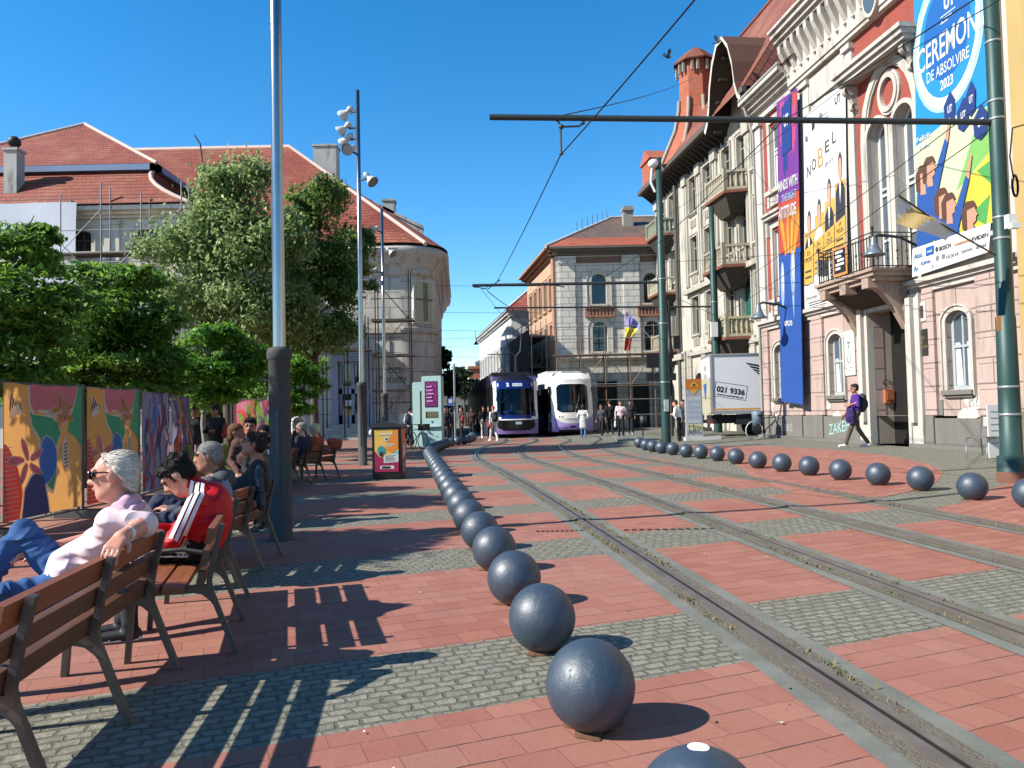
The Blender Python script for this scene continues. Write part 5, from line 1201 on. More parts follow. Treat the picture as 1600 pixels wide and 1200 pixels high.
    s2 = root('scaffolding', Fs((5.5, 1, 0)), 'dark netted scaffolding on the orange street side of the corner house', 'scaffolding')
    mb = MB(Fs)
    for k in range(6):
        for b in (.5, 1.5): mb.tube([(.8+2*k, b, 0), (.8+2*k, b, 7.6)], .035, 5)
    for z in (2.5, 4.5, 6.5): mb.tube([(.8, 1.5, z+1), (10.8, 1.5, z+1)], .03, 5)
    mb.build('upright', mg, s2); mb = MB(Fs)
    for z in (2.4, 4.4, 6.4): mb.box(.8, 10.8, .4, 1.6, z-.06, z)
    mb.build('plank_deck', C('#5a4a3c', .8), s2)
    mb = MB(Fs); mb.box(1.2, 10.6, 1.56, 1.6, 2.4, 6.9); mb.build('net', C('#3a302a', .9, var=.4, sc=3), s2)
    # flag
    f = root('flag', at(1003, 540, Yc-1.4), 'three-coloured flag of violet, yellow and red hanging from a slanting staff', 'flag')
    p0, p1 = at(1026, 538, Yc-1.0), at(999, 509, Yc-1.6); mb = MB(); mb.tube([p0, p1], .035, 6); mb.build('flagstaff', M_WHITE, f)
    cols = [C('#8d86cf', .7), C('#e7d33c', .7), C('#dd4a33', .7)]; mb = MB()
    for k, ((a, b), (c, d)) in enumerate((((977, 486), (998, 511)), ((975, 512), (990, 525)), ((974, 532), (984, 548)))):
        pass
    cl = [[(978, 487), (999, 506), (997, 514), (978, 511)], [(978, 511), (997, 514), (988, 527), (976, 530)], [(976, 530), (988, 527), (985, 547), (975, 548)]]
    for k, qd in enumerate(cl):
        mb.m = k; P4 = [at(x, y, Yc-1.5+.12*math.sin(x*.4+k)) for x, y in qd]; n = 6
        vs = []
        for j in range(n+1):
            for i in range(n+1):
                u, v = i/n, j/n; p = (P4[0]*(1-u)+P4[1]*u)*(1-v)+(P4[3]*(1-u)+P4[2]*u)*v; vs.append(p+np.array((0, .12*math.sin(u*9+k*2+v*2), 0)))
        mb.add(vs, [(j*(n+1)+i, j*(n+1)+i+1, (j+1)*(n+1)+i+1, (j+1)*(n+1)+i) for j in range(n) for i in range(n)], True)
    mb.build('cloth', cols, f)
centre_building()
# ================================================================== WHITE HOUSE DOWN THE STREET
def white_house():
    Yf = 64.0; x0 = at(801, 600, Yf)[0]; dv = np.array((-.155, 1, 0)); dv /= np.linalg.norm(dv)
    F = Fr((x0, Yf, 0), (1, 0, 0), (0, -1, 0)); Fs = Fr((x0, Yf, 0), dv, (-dv[1], dv[0], 0)); L = 24.0; ze = 9.9
    wm = plaster('#dcdad6', '#a19c94', .3); t = root('white_house', (x0+3, Yf+12, 0), 'long white house with a red tiled roof down the street', 'building')
    ops = [(a-.5, a+.5, z, z+1.9) for a in np.arange(1.8, 23, 2.3) for z in (5.3, 2.0)]
    mb = MB(Fs); wall_holes(mb, 0, L, -.2, ze, ops, .2); mb.build('street_wall', wm, t)
    for o in ops: window(t, Fs, o, -.12, M_FRAME, 1, (.6,), True, wm, False, M_PANE2, .14)
    op2 = [(1.2, 2.1, 6.0, 7.8), (1.2, 2.1, 2.2, 4.2)]
    mb = MB(F); wall_holes(mb, 0.001, 9, -.2, ze, op2, .2); mb.box(.3, 9, -L, -.6, -.2, ze-.1); mb.build('gable_wall', wm, t)
    for o in op2: window(t, F, o, -.12, M_FRAME, 1, (.6,), True, wm, False, M_PANE2, .14)
    mb = MB(Fs); cornice(mb, -.3, L+.2, ze-.5, [(.2, .15), (.2, .35), (.12, .5)]); mb.box(0, L, 0, .12, 4.4, 4.6); mb.build('cornice', wm, t)
    mb = MB(F); cornice(mb, -.3, 9, ze-.5, [(.2, .15), (.2, .35), (.12, .5)]); mb.build('cornice', wm, t)
    A0 = Fs((-.5, .55, ze)); A1 = Fs((L+.5, .55, ze)); rl = Fs((5, -5.5, ze+5.2)); rr = Fs((L-4, -5.5, ze+5.2)); B0 = F((10, .5, ze))
    mb = MB(); mb.quad(A0, A1, rr, rl); mb.quad(A0, B0, (rl[0]+4, rl[1], rl[2]), rl); mb.build('roof', tiles('#b8452c', '#a03a27'), t)
    mb = MB(); mb.tube([A0, rl], .1, 6); mb.build('ridge_cap', C('#d9d0c6', .8), t)
    for a in (4.5, 10.5): p = Fs((a, -.8, ze+.2)); mb = MB(); mb.sphere((p[0], p[1], p[2]+.5), .5, 12, 6, (1, 1, .7)); mb.build('dormer', C('#5c3a2e', .7), t)
white_house()
def far_house(label, px0, px1, ytop, Yd, wallc, roofc=None, nwin=3, ytr=None):
    a, b = at(px0, 640, Yd)[0], at(px1, 640, Yd)[0]; z = at((px0+px1)/2, ytop, Yd)[2]
    t = root('far_house', ((a+b)/2, Yd+4, 0), label, 'building'); F = Fr((0, Yd, 0), (1, 0, 0), (0, -1, 0))
    mb = MB(F); mb.box(a, b, -8, 0, 0, z); mb.box(a-.15, b+.15, -8.2, .25, z-.4, z); mb.build('wall', plaster(wallc, '#6f5648', .4), t)
    for k in range(nwin):
        x = a+(b-a)*(k+.5)/nwin
        for zz in np.arange(1.5, z-2, 3.2):
            mb = MB(F); mb.box(x-.45, x+.45, -.02, .04, zz, zz+1.7); w_ = mb.build('window', M_FRAME, t); mb = MB(F); mb.box(x-.38, x+.38, .04, .05, zz+.07, zz+1.63); mb.build('pane', M_PANE, w_)
    if roofc:
        zr = at((px0+px1)/2, ytr, Yd+4)[2]; mb = MB(F); mb.quad((a-.3, .4, z), (b+.3, .4, z), (b-1, -4, zr), (a+1, -4, zr)); mb.quad((b+.3, .4, z), (b+.3, -8.4, z), (b-1, -4, zr), (b-1, -4, zr)); mb.build('roof', tiles(roofc, roofc), t)
far_house('narrow brick red house closing the far end of the street', 734, 752, 572, 112, '#b9694b')
far_house('pale far house behind the brick red one at the end of the street', 745, 768, 566, 128, '#c9c3b8', '#8c8078', 3, 560)
far_house('distant dark low building behind the street trees', 668, 735, 600, 150, '#8a8378', None, 6)
# ================================================================== PALACE WITH RED ROOFS (left) AND ROUNDED CORNER
def palace():
    Yp = 38.0; Q = 47.0/38.0; FD = Fr((0, 0, H*(1-Q)), (Q, 0, 0), (0, Q, 0), (0, 0, Q))     # drawn at 38, stands 47 m away
    def FS(y): return Fr((0, y*Q, H*(1-Q)), (Q, 0, 0), (0, -Q, 0), (0, 0, Q))
    F = FS(Yp); cx, cy, r = -5.45, 39.6, 1.6
    t = root('palace', (-22, 54, 0), 'long two-storey palace under red tiled roofs with a rounded corner', 'building')
    wm = plaster('#cfc8ba', '#746d62', .7, joint=(2.4, .75)); cr = plaster('#ece4d2', '#9b9382', .5); tr = plaster('#c2bbad', '#6a6458', .75)
    dx0, dx1 = at(529, 620, Yp)[0], at(574, 620, Yp)[0]
    door = (dx0, dx1, 1.02, 4.1); ops = [door]
    for x in (-10.6, -13.0, -15.4, -17.8, -20.2): ops += [(x-.55, x+.55, 5.9, 8.1)]
    for x in (-11.5, -14, -16.5, -19): ops += [(x-.6, x+.6, 1.2, 3.8)]
    mb = MB(F); wall_holes(mb, -48, cx, -.2, 8.9, ops, .35); mb.box(-48, cx, -14, -1, -.2, 8.8)
    mb.lathe([(r, -.2), (r, 8.9)], (cx, -(cy-Yp), 0), 16, arc=(0, math.pi/2)); mb.build('wall', wm, t)
    mb = MB(FD); mb.add([(cx+r, cy, -.2), (cx+r-1.2, 56, -.2), (cx+r-1.2, 56, 8.9), (cx+r, cy, 8.9)], [(0, 1, 2, 3)]); mb.build('side_wall', wm, t)
    for o in ops[1:]: window(t, F, o, -.2, M_FRAME, 1, (.6,), True, tr, False, M_PANE, .18, tr)
    # door with transom
    mb = MB(F); a0, a1 = door[0], door[1]
    mb.box(a0-.28, a0, -.1, .08, .98, 4.3); mb.box(a1, a1+.28, -.1, .08, .98, 4.3); mb.box(a0-.3, a1+.3, -.1, .14, 4.1, 4.4); mb.box(a0, a1, -.2, -.1, 2.75, 2.9); mb.box(a0, a1, -.2, -.1, 4.0, 4.1)
    for x in (a0, (a0+a1)/2-.1, a1-.12): mb.box(x, x+.16, -.2, -.12, 1.02, 4.1)
    mb.box(a0, a1, -.2, -.12, 1.02, 1.45); mb.box(a0, a1, -.2, -.12, 2.5, 2.75); d = mb.build('door', C('#9fa9bd', .6, var=.05), t)
    mb = MB(F); mb.box(a0, a1, -.24, -.2, 1.02, 4.1); mb.build('pane', M_PANE, d); mb = MB(F); mb.box(a0+.3, a0+.6, -.18, -.17, 1.9, 2.2); mb.build('notice', M_WHITE, d)
    mb = MB(F)
    for k in range(5): mb.box(a0-1.2-.2*k, a1+1.2+.2*k, 0, .5+.28*k, -.1, .98-.15*k)
    mb.build('steps', tr, t)
    # bands and cornice, straight and round
    prof = [(r+.02, 5.45), (r+.12, 5.5), (r+.14, 5.72), (r+.02, 5.78)]; mb = MB(F); mb.lathe(prof, (cx, -(cy-Yp), 0), 16, arc=(0, math.pi/2)); mb.box(-48, cx, 0, .14, 5.48, 5.75)
    pc = [(r+.0, 8.3), (r+.1, 8.4), (r+.15, 8.75), (r+.35, 8.95), (r+.42, 9.2), (r+.62, 9.35), (r+.7, 9.6), (r+.55, 9.75), (r-.2, 9.9)]
    mb.lathe(pc, (cx, -(cy-Yp), 0), 18, arc=(0, math.pi/2))
    for (p, q) in zip(pc[:-1], pc[1:]): mb.add([(-48, p[0]-r, p[1]), (cx, p[0]-r, p[1]), (cx, q[0]-r, q[1]), (-48, q[0]-r, q[1])], [(0, 1, 2, 3)])
    for (p, q) in zip(pc[:-1], pc[1:]): mb.add([(cx+p[0], -(cy-Yp), p[1]), (cx+p[0]-1.2, -18, p[1]), (cx+q[0]-1.2, -18, q[1]), (cx+q[0], -(cy-Yp), q[1])], [(0, 1, 2, 3)])
    mb.build('cornice', tr, t)
    # window in the rounded corner
    th = R_(-48); ex = (-math.sin(th), math.cos(th), 0); ey = (math.cos(th), math.sin(th), 0); Fw = Fr(FD((cx+(r-.02)*ey[0], cy+(r-.02)*ey[1], 0)), np.array(ex)*Q, np.array(ey)*Q, (0, 0, Q))
    mb = MB(Fw); mb.box(-.62, .62, -.1, .1, 5.95, 8.15); w_ = mb.build('window', C('#cfc9b8', .7), t); mb = MB(Fw); mb.box(-.5, .5, .1, .115, 6.05, 8.05); mb.build('pane', C('#b7b795', .5), w_)
    mb = MB(Fw); mb.box(-.03, .03, .11, .14, 6.05, 8.05); mb.box(-.5, .5, .11, .14, 7.1, 7.2); mb.box(.08, .22, .115, .12, 6.1, 8.0); mb.build('mullion', C('#77715f', .6), w_)
    mb = MB(Fw); mb.sphere((0, .1, 8.55), .3, 10, 6, (1.6, .5, .8)); mb.sphere((-.5, .1, 8.5), .14, 8, 6); mb.sphere((.5, .1, 8.5), .14, 8, 6); mb.build('relief', tr, t)
    # main roof
    red = tiles('#ac4a26', '#963e22', .2, .3); zr, ze = 17.8, 9.85; re = np.array((-13.2, 46, zr)); arc = [(cx+2.25*math.cos(R_(-90+18*k)), cy+2.25*math.sin(R_(-90+18*k)), ze) for k in range(6)]
    mb = MB(FD); mb.quad((-50, cy-2.25, ze), arc[0], tuple(re), (-50, 46, zr))
    for k in range(5): mb.tri(arc[k], arc[k+1], tuple(re))
    mb.quad(arc[5], (-4.3, 56, ze), (-13.2, 50, zr), tuple(re)); mb.quad((-50, 46, zr), tuple(re), (-13.2, 56, ze), (-50, 56, ze)); mb.build('roof', red, t)
    mb = MB(FD); mb.tube([(-50, 46, zr), tuple(re), arc[2]], .13, 6); mb.build('ridge_cap', C('#d3b9ab', .8), t)
    pw = plaster('#c3bfb6', '#4c4943', .9)
    def chim(x0, x1, y0, y1, z0, z1, cap=None):
        mb = MB(FD); mb.box(x0, x1, y0, y1, z0, z1); mb.box(x0-.06, x1+.06, y0-.06, y1+.06, z1-.12, z1); c = mb.build('chimney', pw, t)
        if cap: mb = MB(FD); mb.lathe([(.18, z1), (.2, z1+.2), (.28, z1+.25), (.28, z1+.45), (.16, z1+.6), (.001, z1+.62)], ((x0+x1)/2, (y0+y1)/2, 0), 10); mb.build('cowl', C('#222222', .6), c)
    chim(-11.85, -10.45, 46.4, 47.4, 14, 18.05)
    mb = MB(F); mb.prism([(-9.5, 10), (-4.9, 9), (-4.9, 12.3), (-5.3, 12.35), (-5.35, 12.95), (-9.5, 15.15)], -9.6, -9.1); mb.prism([(-5.3, 12.85), (-9.55, 15.1), (-9.55, 15.3), (-5.3, 13.05)], -9.7, -9.0); mb.build('party_wall', pw, t)
    chim(-7.75, -7.05, 47.0, 47.8, 12, 14.75)
    # pavilion
    px0, px1, py = -31.0, -14.9, 35.4; FPv = FS(py); wy = [(x-.62, x+.62, 9.3, 10.3, .22) for x in (-16.75, -20.0, -23.3, -26.6)]
    wl = [(x-.62, x+.62, 3.9, 6.6) for x in (-16.75, -20.0, -23.3, -26.6)]
    mb = MB(FPv); wall_holes(mb, px0, px1, -.2, 11.3, wy+wl, .3); mb.box(px0, px1, -8, -.9, -.2, 11.2); mb.add([(px1, 0, -.2), (px1, -5, -.2), (px1, -5, 11.3), (px1, 0, 11.3)], [(0, 1, 2, 3)]); mb.build('pavilion_wall', cr, t)
    for o in wy: window(t, FPv, o, -.2, M_FRAME_D, 2, (.55,), True, cr, False, M_PANE, .16, cr)
    for o in wl: window(t, FPv, o, -.2, M_FRAME, 1, (.6,), True, cr, False, M_PANE, .16, cr)
    mb = MB(FPv)
    for x in (-15.3, -18.4, -21.6, -25): mb.box(x-.35, x+.35, 0, .12, 7.6, 10.7); mb.box(x-.42, x+.42, 0, .18, 10.5, 10.7)
    mb.box(px0, px1, 0, .16, 7.3, 7.6); cornice(mb, px0-.2, px1+.3, 10.8, [(.14, .14), (.16, .3), (.2, .55)]); mb.build('pavilion_trim', cr, t)
    zb, ye, yb = 13.45, py-.65, py+1.25
    xr, xl = -14.6, -31.2; br_, bl = -17.1, -28.7
    mb = MB(FD); n = 6
    def pf(f): return (ye+(yb-ye)*(f**1.6 if f > 0 else 0)*.6+(yb-ye)*.4*f, 11.35+(zb-11.35)*f, xr+(br_-xr)*(1-(1-f)**1.9), xl+(bl-xl)*(1-(1-f)**1.9))
    for k in range(n):
        y0_, z0_, r0_, l0_ = pf(k/n); y1_, z1_, r1_, l1_ = pf((k+1)/n)
        mb.quad((l0_, y0_, z0_), (r0_, y0_, z0_), (r1_, y1_, z1_), (l1_, y1_, z1_), (0, .48*k)); mb.quad((r0_, y0_, z0_), (r0_, y0_+9, z0_), (r1_, y1_+7, z1_), (r1_, y1_, z1_), (0, .48*k))
    ap = (-22.8, 41.0, 17.5); bo = .35
    mb.quad((bl-bo, yb-bo, zb+.25), (br_+bo, yb-bo, zb+.25), ap, ap); mb.quad((br_+bo, yb-bo, zb+.25), (br_+bo, yb+8, zb+.25), (ap[0], ap[1]+4, ap[2]), ap); mb.quad((bl-bo, yb+8, zb+.25), (bl-bo, yb-bo, zb+.25), ap, (ap[0], ap[1]+4, ap[2]))
    mb.build('pavilion_roof', red, t)
    mb = MB(FD); mb.box(bl-bo, br_+bo, yb-bo, yb+.2, zb-.05, zb+.24); mb.box(br_, br_+bo, yb-bo, yb+8, zb-.05, zb+.24); mb.build('roof_fascia', C('#7c93b5', .5, var=.08), t)
    mb = MB(FD); mb.tube([(bl-bo, yb-bo, zb+.25), ap], .1, 6); mb.tube([ap, (br_+bo, yb-bo, zb+.25)], .1, 6); mb.tube([(pf(k/6)[2], pf(k/6)[0], pf(k/6)[1]) for k in range(7)], .11, 6); mb.build('ridge_cap', C('#d3b9ab', .8), t)
    chim(-23.35, -22.75, 35.2, 35.8, 11.6, 14.2, True)
    mb = MB(FD); mb.tube([at(320, 285, 44), at(313, 225, 44), at(305, 213, 44)], .05, 5); mb.tube([at(314, 228, 44), at(304, 210, 44)], .03, 4); mb.build('aerial', M_FRAME_D, t)
    # protective sheeting and scaffolds
    s = root('sheeting', (-31, 43, 0), 'white protective sheeting hung over the left end of the palace', 'sheeting'); x1 = at(119, 380, py-1)[0]
    mb = MB(FS(py-1.0)); nx_, nz_ = 16, 8
    vs = [(-34+(x1+34)*i/nx_, .06*math.sin(i*1.7+j), 4+(7.35)*j/nz_) for j in range(nz_+1) for i in range(nx_+1)]
    mb.add(vs, [(j*(nx_+1)+i, j*(nx_+1)+i+1, (j+1)*(nx_+1)+i+1, (j+1)*(nx_+1)+i) for j in range(nz_) for i in range(nx_)], True); mb.build('sheet', C('#dfe4ea', .6, var=.05), s)
    mb = MB(FS(py-.9))
    for k in range(5): mb.tube([(-33.5+3.05*k, 0, 0), (-33.5+3.05*k, 0, 11.2)], .03, 5)
    mb.build('pole', C('#9a9c9c', .5, .4), s)
    g = C('#9a9b99', .5, .5, var=.2)
    def scaf(label, Fq, a0, a1, b, zt, nb, decks, mat):
        q = root('scaffolding', Fq(((a0+a1)/2, b, 0)), label, 'scaffolding'); mb = MB(Fq)
        for k in range(nb+1):
            a = a0+(a1-a0)*k/nb
            for bb in (b-.4, b+.4): mb.tube([(a, bb, 0), (a, bb, zt+(.5 if k % 2 else 0))], .032, 5)
        mb.build('upright', mat, q); mb = MB(Fq)
        for i, z in enumerate(decks):
            mb.tube([(a0-.2, b+.4, z), (a1+.2, b+.4, z)], .03, 5); mb.tube([(a0-.2, b+.4, z+1), (a1+.2, b+.4, z+1)], .025, 5)
            for k in range(nb):
                aa, ab = a0+(a1-a0)*k/nb, a0+(a1-a0)*(k+1)/nb
                if (k+i) % 2 == 0: mb.tube([(aa, b+.43, z), (ab, b+.43, z+1.9)], .022, 4)
                else: mb.tube([(aa, b+.43, z+1.9), (ab, b+.43, z)], .022, 4)
        mb.build('brace', mat, q)
        for z in decks: mb = MB(Fq); mb.box(a0-.2, a1+.2, b-.45, b+.45, z-.07, z-.02); mb.build('plank_deck', C('#6a5d4e', .8), q)
    scaf('tube scaffolding against the cream pavilion under the mansard roof', FPv, -20.0, -14.6, 1.0, 11.6, 3, (1.8, 3.7, 5.6, 7.5, 8.95), g)
    dk = C('#3a3836', .6, .4)
    scaf('dark tube scaffolding beside the rounded corner', F, at(595, 600, Yp)[0], at(646, 600, Yp)[0], .9, 7.9, 1, (1.0, 2.6, 4.3, 6.0), dk)
    scaf('dark tube scaffolding over the palace door, behind the steel poles', F, at(515, 600, Yp)[0], at(580, 600, Yp)[0], 1.0, 6.2, 2, (4.6,), dk)
    letters(t, F, 'graffiti', C('#33322f', .8), [(('Moriarty', at(613, 590, Yp)[0], 3.2, .5, .012), {'width': 1.4}), (('ZOO', at(612, 585, Yp)[0], 3.6, .4, .012), {'width': .9})])
palace()
# ================================================================== TREES
def leaf_material(name, dark, mid, bright, trans=.35):
    N = NT(name); at_ = N.n('Attribute', attribute_name='rnd')
    r = N.n('ValToRGB'); e = r.color_ramp.elements; e[0].position = .0; e[0].color = lin(dark)+(1,); e[1].position = 1.0; e[1].color = lin(bright)+(1,)
    m = e.new(.68); m.color = lin(mid)+(1,); N.l(at_.outputs['Fac'], r.inputs[0])
    N.out(r.outputs[0], .5, 0, .35)
    tr = N.n('BsdfTranslucent'); N.l(N.mix(.5, r.outputs[0], lin(bright)), tr.inputs[0]); mx = N.n('MixShader'); mx.inputs[0].default_value = trans
    out = [n for n in N.t.nodes if n.type == 'OUTPUT_MATERIAL'][0]
    N.l(N.b.outputs[0], mx.inputs[1]); N.l(tr.outputs[0], mx.inputs[2]); N.l(mx.outputs[0], out.inputs[0]); return N.m
M_BARK = C('#5a5046', .9, var=.35, sc=8, bump=.6, bsc=25); M_BARKL = C('#8f8a80', .9, var=.3, sc=6, bump=.4)
LM_DARK = leaf_material('leaves_dark', '#284d1c', '#4f8a30', '#b2dc5c', .5); LM_MID = leaf_material('leaves_mid', '#304f20', '#62883e', '#bcd47c', .5)
LM_SHADE = leaf_material('leaves_shaded', '#16280f', '#24401a', '#4c7030', .2); LM_BR = leaf_material('leaves_bright', '#2c5a1a', '#5a9a2a', '#a6d850', .45); LM_BIRCH = leaf_material('leaves_silvery', '#46632c', '#8aa85c', '#d8e8a4', .5)  # LM_SHADE: shade of the street put into the leaf colour
def crown(t, name, blobs, n, size, mat, seed, clump=.28, flat=.5, aspect=2.2, hang=0.0):
    rs = np.random.default_rng(seed); vol = np.array([b[1][0]*b[1][1]*b[1][2] for b in blobs]); cnt = (n*vol/vol.sum()).astype(int); P = []; Nn = []; Q = []
    sub_ = []
    for (c, r) in blobs:
        c = np.array(c, float); r = np.array(r, float); sub_.append((c, r*.78))
        for q_ in range(7):
            d = rs.normal(size=3); d /= np.linalg.norm(d); d[2] = abs(d[2])*.9-.25; sub_.append((c+d*r*rs.uniform(.6, .95), r*rs.uniform(.22, .48)))
    blobs = sub_; vol = np.array([b[1][0]*b[1][1]*b[1][2] for b in blobs])**.8; cnt = (n*vol/vol.sum()).astype(int)
    for (c, r), k in zip(blobs, cnt):
        nc = max(4, k//50)
        d = rs.normal(size=(nc, 3)); d /= np.linalg.norm(d, axis=1)[:, None]; rad = rs.uniform(.35, 1.08, nc)**.6
        cp = c+d*rad[:, None]*r; q = rs.uniform(0, 1, nc); idx = rs.integers(0, nc, k); s = clump*r.mean()
        p = cp[idx]+np.clip(rs.normal(size=(k, 3)), -1.7, 1.7)*np.array((s, s, s*flat+hang*s)); P.append(p); nd = d[idx]*.6+np.array((0, 0, .7))*(1-hang)+rs.normal(size=(k, 3))*.55; Nn.append(nd); Q.append(np.clip(.7*q[idx]+.35*rs.uniform(0, 1, k)-.05, 0, 1))
    P = np.concatenate(P); Nn = np.concatenate(Nn); Nn /= np.linalg.norm(Nn, axis=1)[:, None]; Q = np.concatenate(Q); m = len(P)
    a = rs.normal(size=(m, 3)); a[:, 2] -= hang*2.5; a -= Nn*(a*Nn).sum(1)[:, None]; a /= np.linalg.norm(a, axis=1)[:, None]; b = np.cross(Nn, a)
    l = size*rs.uniform(.6, 1.3, m)[:, None]; w_ = l/aspect
    V = np.stack([P-a*l*.5, P+b*w_*.5+Nn*w_*.15, P+a*l*.5, P-b*w_*.5+Nn*w_*.15], 1).reshape(-1, 3)
    L = np.array(top_of(t).location); V -= L
    me = bpy.data.meshes.new(name); me.vertices.add(4*m); me.vertices.foreach_set('co', V.ravel()); me.loops.add(4*m); me.loops.foreach_set('vertex_index', np.arange(4*m, dtype=np.int32))
    me.polygons.add(m); me.polygons.foreach_set('loop_start', np.arange(0, 4*m, 4, dtype=np.int32)); me.polygons.foreach_set('loop_total', np.full(m, 4, dtype=np.int32))
    me.update(calc_edges=True); at_ = me.attributes.new('rnd', 'FLOAT', 'FACE'); at_.data.foreach_set('value', Q.astype(np.float32)); me.materials.append(mat)
    o = bpy.data.objects.new(name, me); COL.objects.link(o); o.parent = t; return o
def tree(label, x, y, blobs, n, size, mat, seed, r0=.12, bark=None, group=None, cat='tree', lean=0.0, **kw):
    t = root('tree', (x, y, 0), label, cat, 0, group); bark = bark or M_BARK; rg = random.Random(seed)
    lo = min(b[0][2] for b in blobs); hi = max(b[0][2]+b[1][2]*.4 for b in blobs)
    mb = MB(); k = 7; tp = [(x+lean*i/k+.05*math.sin(i*1.3+seed), y+.05*math.cos(i+seed), hi*.85*i/k) for i in range(k+1)]
    mb.tube(tp, [r0*(1.25 if i == 0 else 1)*(1-.8*i/k) for i in range(k+1)], 9); mb.build('trunk', bark, t)
    for i, (c, r) in enumerate(blobs):
        z0 = max(lo*.5, min(c[2]-r[2]*.9, hi*.75)); f = z0/(hi*.85); f = min(.95, f); b = (x+lean*f, y, z0); mb = MB()
        mid = ((b[0]+c[0])/2+rg.uniform(-.1, .1), (b[1]+c[1])/2, (b[2]+c[2])/2-.1); mb.tube([b, mid, c], [r0*.5*(1-.5*f), r0*.3, r0*.12], 6)
        for q in range(3):
            e = (c[0]+r[0]*rg.uniform(-.8, .8), c[1]+r[1]*rg.uniform(-.8, .8), c[2]+r[2]*rg.uniform(-.3, .8)); mb.tube([mid, ((mid[0]+e[0])/2, (mid[1]+e[1])/2, (mid[2]+e[2])/2+.1), e], [r0*.25, r0*.15, r0*.05], 5)
        mb.build('limb', bark, t)
    crown(t, 'crown', blobs, n, size, mat, seed, **kw); return t
def pxblob(px, py, Y, rx, rz, ry=None):              # a crown lobe seen round a pixel, radii in pixels
    p = at(px, py, Y); s = Y/FPX; return (tuple(p), (rx*s, (ry or rx)*s, rz*s))
GT = 'trees of the square'
tree('dark spreading tree at the left edge, crown cut by the frame', -9.0, 13.2, [pxblob(-30, 400, 13.5, 100, 60), pxblob(60, 380, 13.2, 45, 45), pxblob(30, 470, 13.0, 100, 60), pxblob(-80, 480, 13, 100, 70), pxblob(60, 540, 13.2, 80, 50), pxblob(-60, 570, 13, 90, 45), pxblob(40, 595, 13.4, 80, 28)], 26000, .15, LM_DARK, 11, .13, group=GT, flat=.35, aspect=2.6)
tree('dark leafy tree with bright tips above the flower banners, second from the left', -9.2, 16.5, [pxblob(190, 440, 16.5, 75, 40), pxblob(150, 500, 16, 85, 50), pxblob(235, 500, 16.5, 60, 55), pxblob(190, 560, 16.3, 95, 45), pxblob(120, 570, 16, 60, 40), pxblob(250, 570, 16.6, 50, 40), pxblob(210, 610, 16.8, 80, 26), pxblob(110, 610, 16.8, 60, 26)], 26000, .16, LM_DARK, 12, .13, group=GT, flat=.35, aspect=2.6)
tree('small bright green layered tree with a pale trunk, beside the crumpled banner', -7.55, 18.9, [pxblob(335, 525, 18.5, 55, 22), pxblob(300, 575, 18.6, 45, 30), pxblob(350, 585, 18.6, 62, 33), pxblob(390, 560, 19, 40, 28), pxblob(330, 622, 18.9, 50, 16), pxblob(295, 605, 19.2, 40, 30)], 14000, .17, LM_BR, 13, .10, M_BARKL, group=GT, flat=.3, aspect=2.6)
tree('large silvery green tree rising over the palace roof', -9.6, 26.0, [pxblob(330, 300, 26, 45, 48), pxblob(385, 285, 26, 50, 45), pxblob(350, 345, 25.8, 65, 45), pxblob(290, 390, 25.5, 62, 55), pxblob(370, 400, 25.5, 70, 60), pxblob(430, 380, 26, 55, 55), pxblob(285, 470, 25.2, 55, 45), pxblob(360, 490, 25.4, 75, 50), pxblob(430, 490, 26, 60, 60)], 36000, .18, LM_BIRCH, 14, .2, group=GT, clump=.36, hang=.55, aspect=2.0)
tree('dark green tree with hanging branches in front of the scaffold', -7.3, 28.5, [pxblob(500, 312, 28.5, 48, 42), pxblob(540, 390, 28.5, 50, 50), pxblob(470, 430, 28.3, 60, 70), pxblob(545, 450, 28.6, 38, 48), pxblob(455, 520, 28, 60, 50), pxblob(520, 520, 28.3, 52, 40), pxblob(470, 345, 28, 40, 30)], 32000, .17, LM_MID, 15, .17, group=GT, clump=.24, hang=.5, aspect=2.0)
tree('added dark thicket that darkens the palace wall, low behind the small bright tree', -9.4, 31.0, [pxblob(400, 560, 31, 60, 45), pxblob(340, 590, 31, 60, 40), pxblob(470, 575, 31, 50, 45), pxblob(300, 560, 31, 50, 40), pxblob(430, 610, 31, 70, 30), pxblob(250, 600, 31, 60, 35), pxblob(180, 620, 31, 80, 25), pxblob(60, 615, 31, 90, 28), pxblob(330, 630, 31, 80, 22)], 20000, .2, LM_DARK, 23, .12, group=GT, flat=.5)  # foliage added to make the palace wall read darker
tree('low yellow-green tree just right of the big grey pole', -7.2, 24.0, [pxblob(455, 575, 24, 38, 26), pxblob(480, 600, 24.2, 30, 24), pxblob(445, 625, 24, 30, 22), pxblob(470, 640, 24, 26, 15)], 9000, .15, LM_BR, 16, .09, group=GT, flat=.4)
tree('tree shading the benches, outside the left edge', -9.3, 6.4, [((-9.3, 6.4, 5.4), (1.5, 1.25, 1.0)), ((-8.7, 6.9, 4.9), (1.0, 1.0, .7)), ((-9.9, 5.9, 6.2), (1.1, .9, .8))], 9000, .2, LM_DARK, 17, .13, group=GT, flat=.5)
tree('tree shading the paving, just outside the left edge beyond the first', -10.3, 10.2, [((-10.3, 10.2, 5.0), (1.6, 1.2, 1.0)), ((-10.2, 10.6, 6.2), (1.3, 1.1, 1.0)), ((-9.6, 9.6, 4.6), (.9, .8, .6))], 9000, .2, LM_DARK, 18, .13, group=GT, flat=.5)
tree('street tree in shade beyond the mint kiosk', -5.4, 66, [pxblob(694, 560, 66, 12, 28), pxblob(704, 600, 66, 14, 24), pxblob(690, 600, 64, 14, 22)], 5000, .5, LM_SHADE, 19, .25, group='trees down the street')
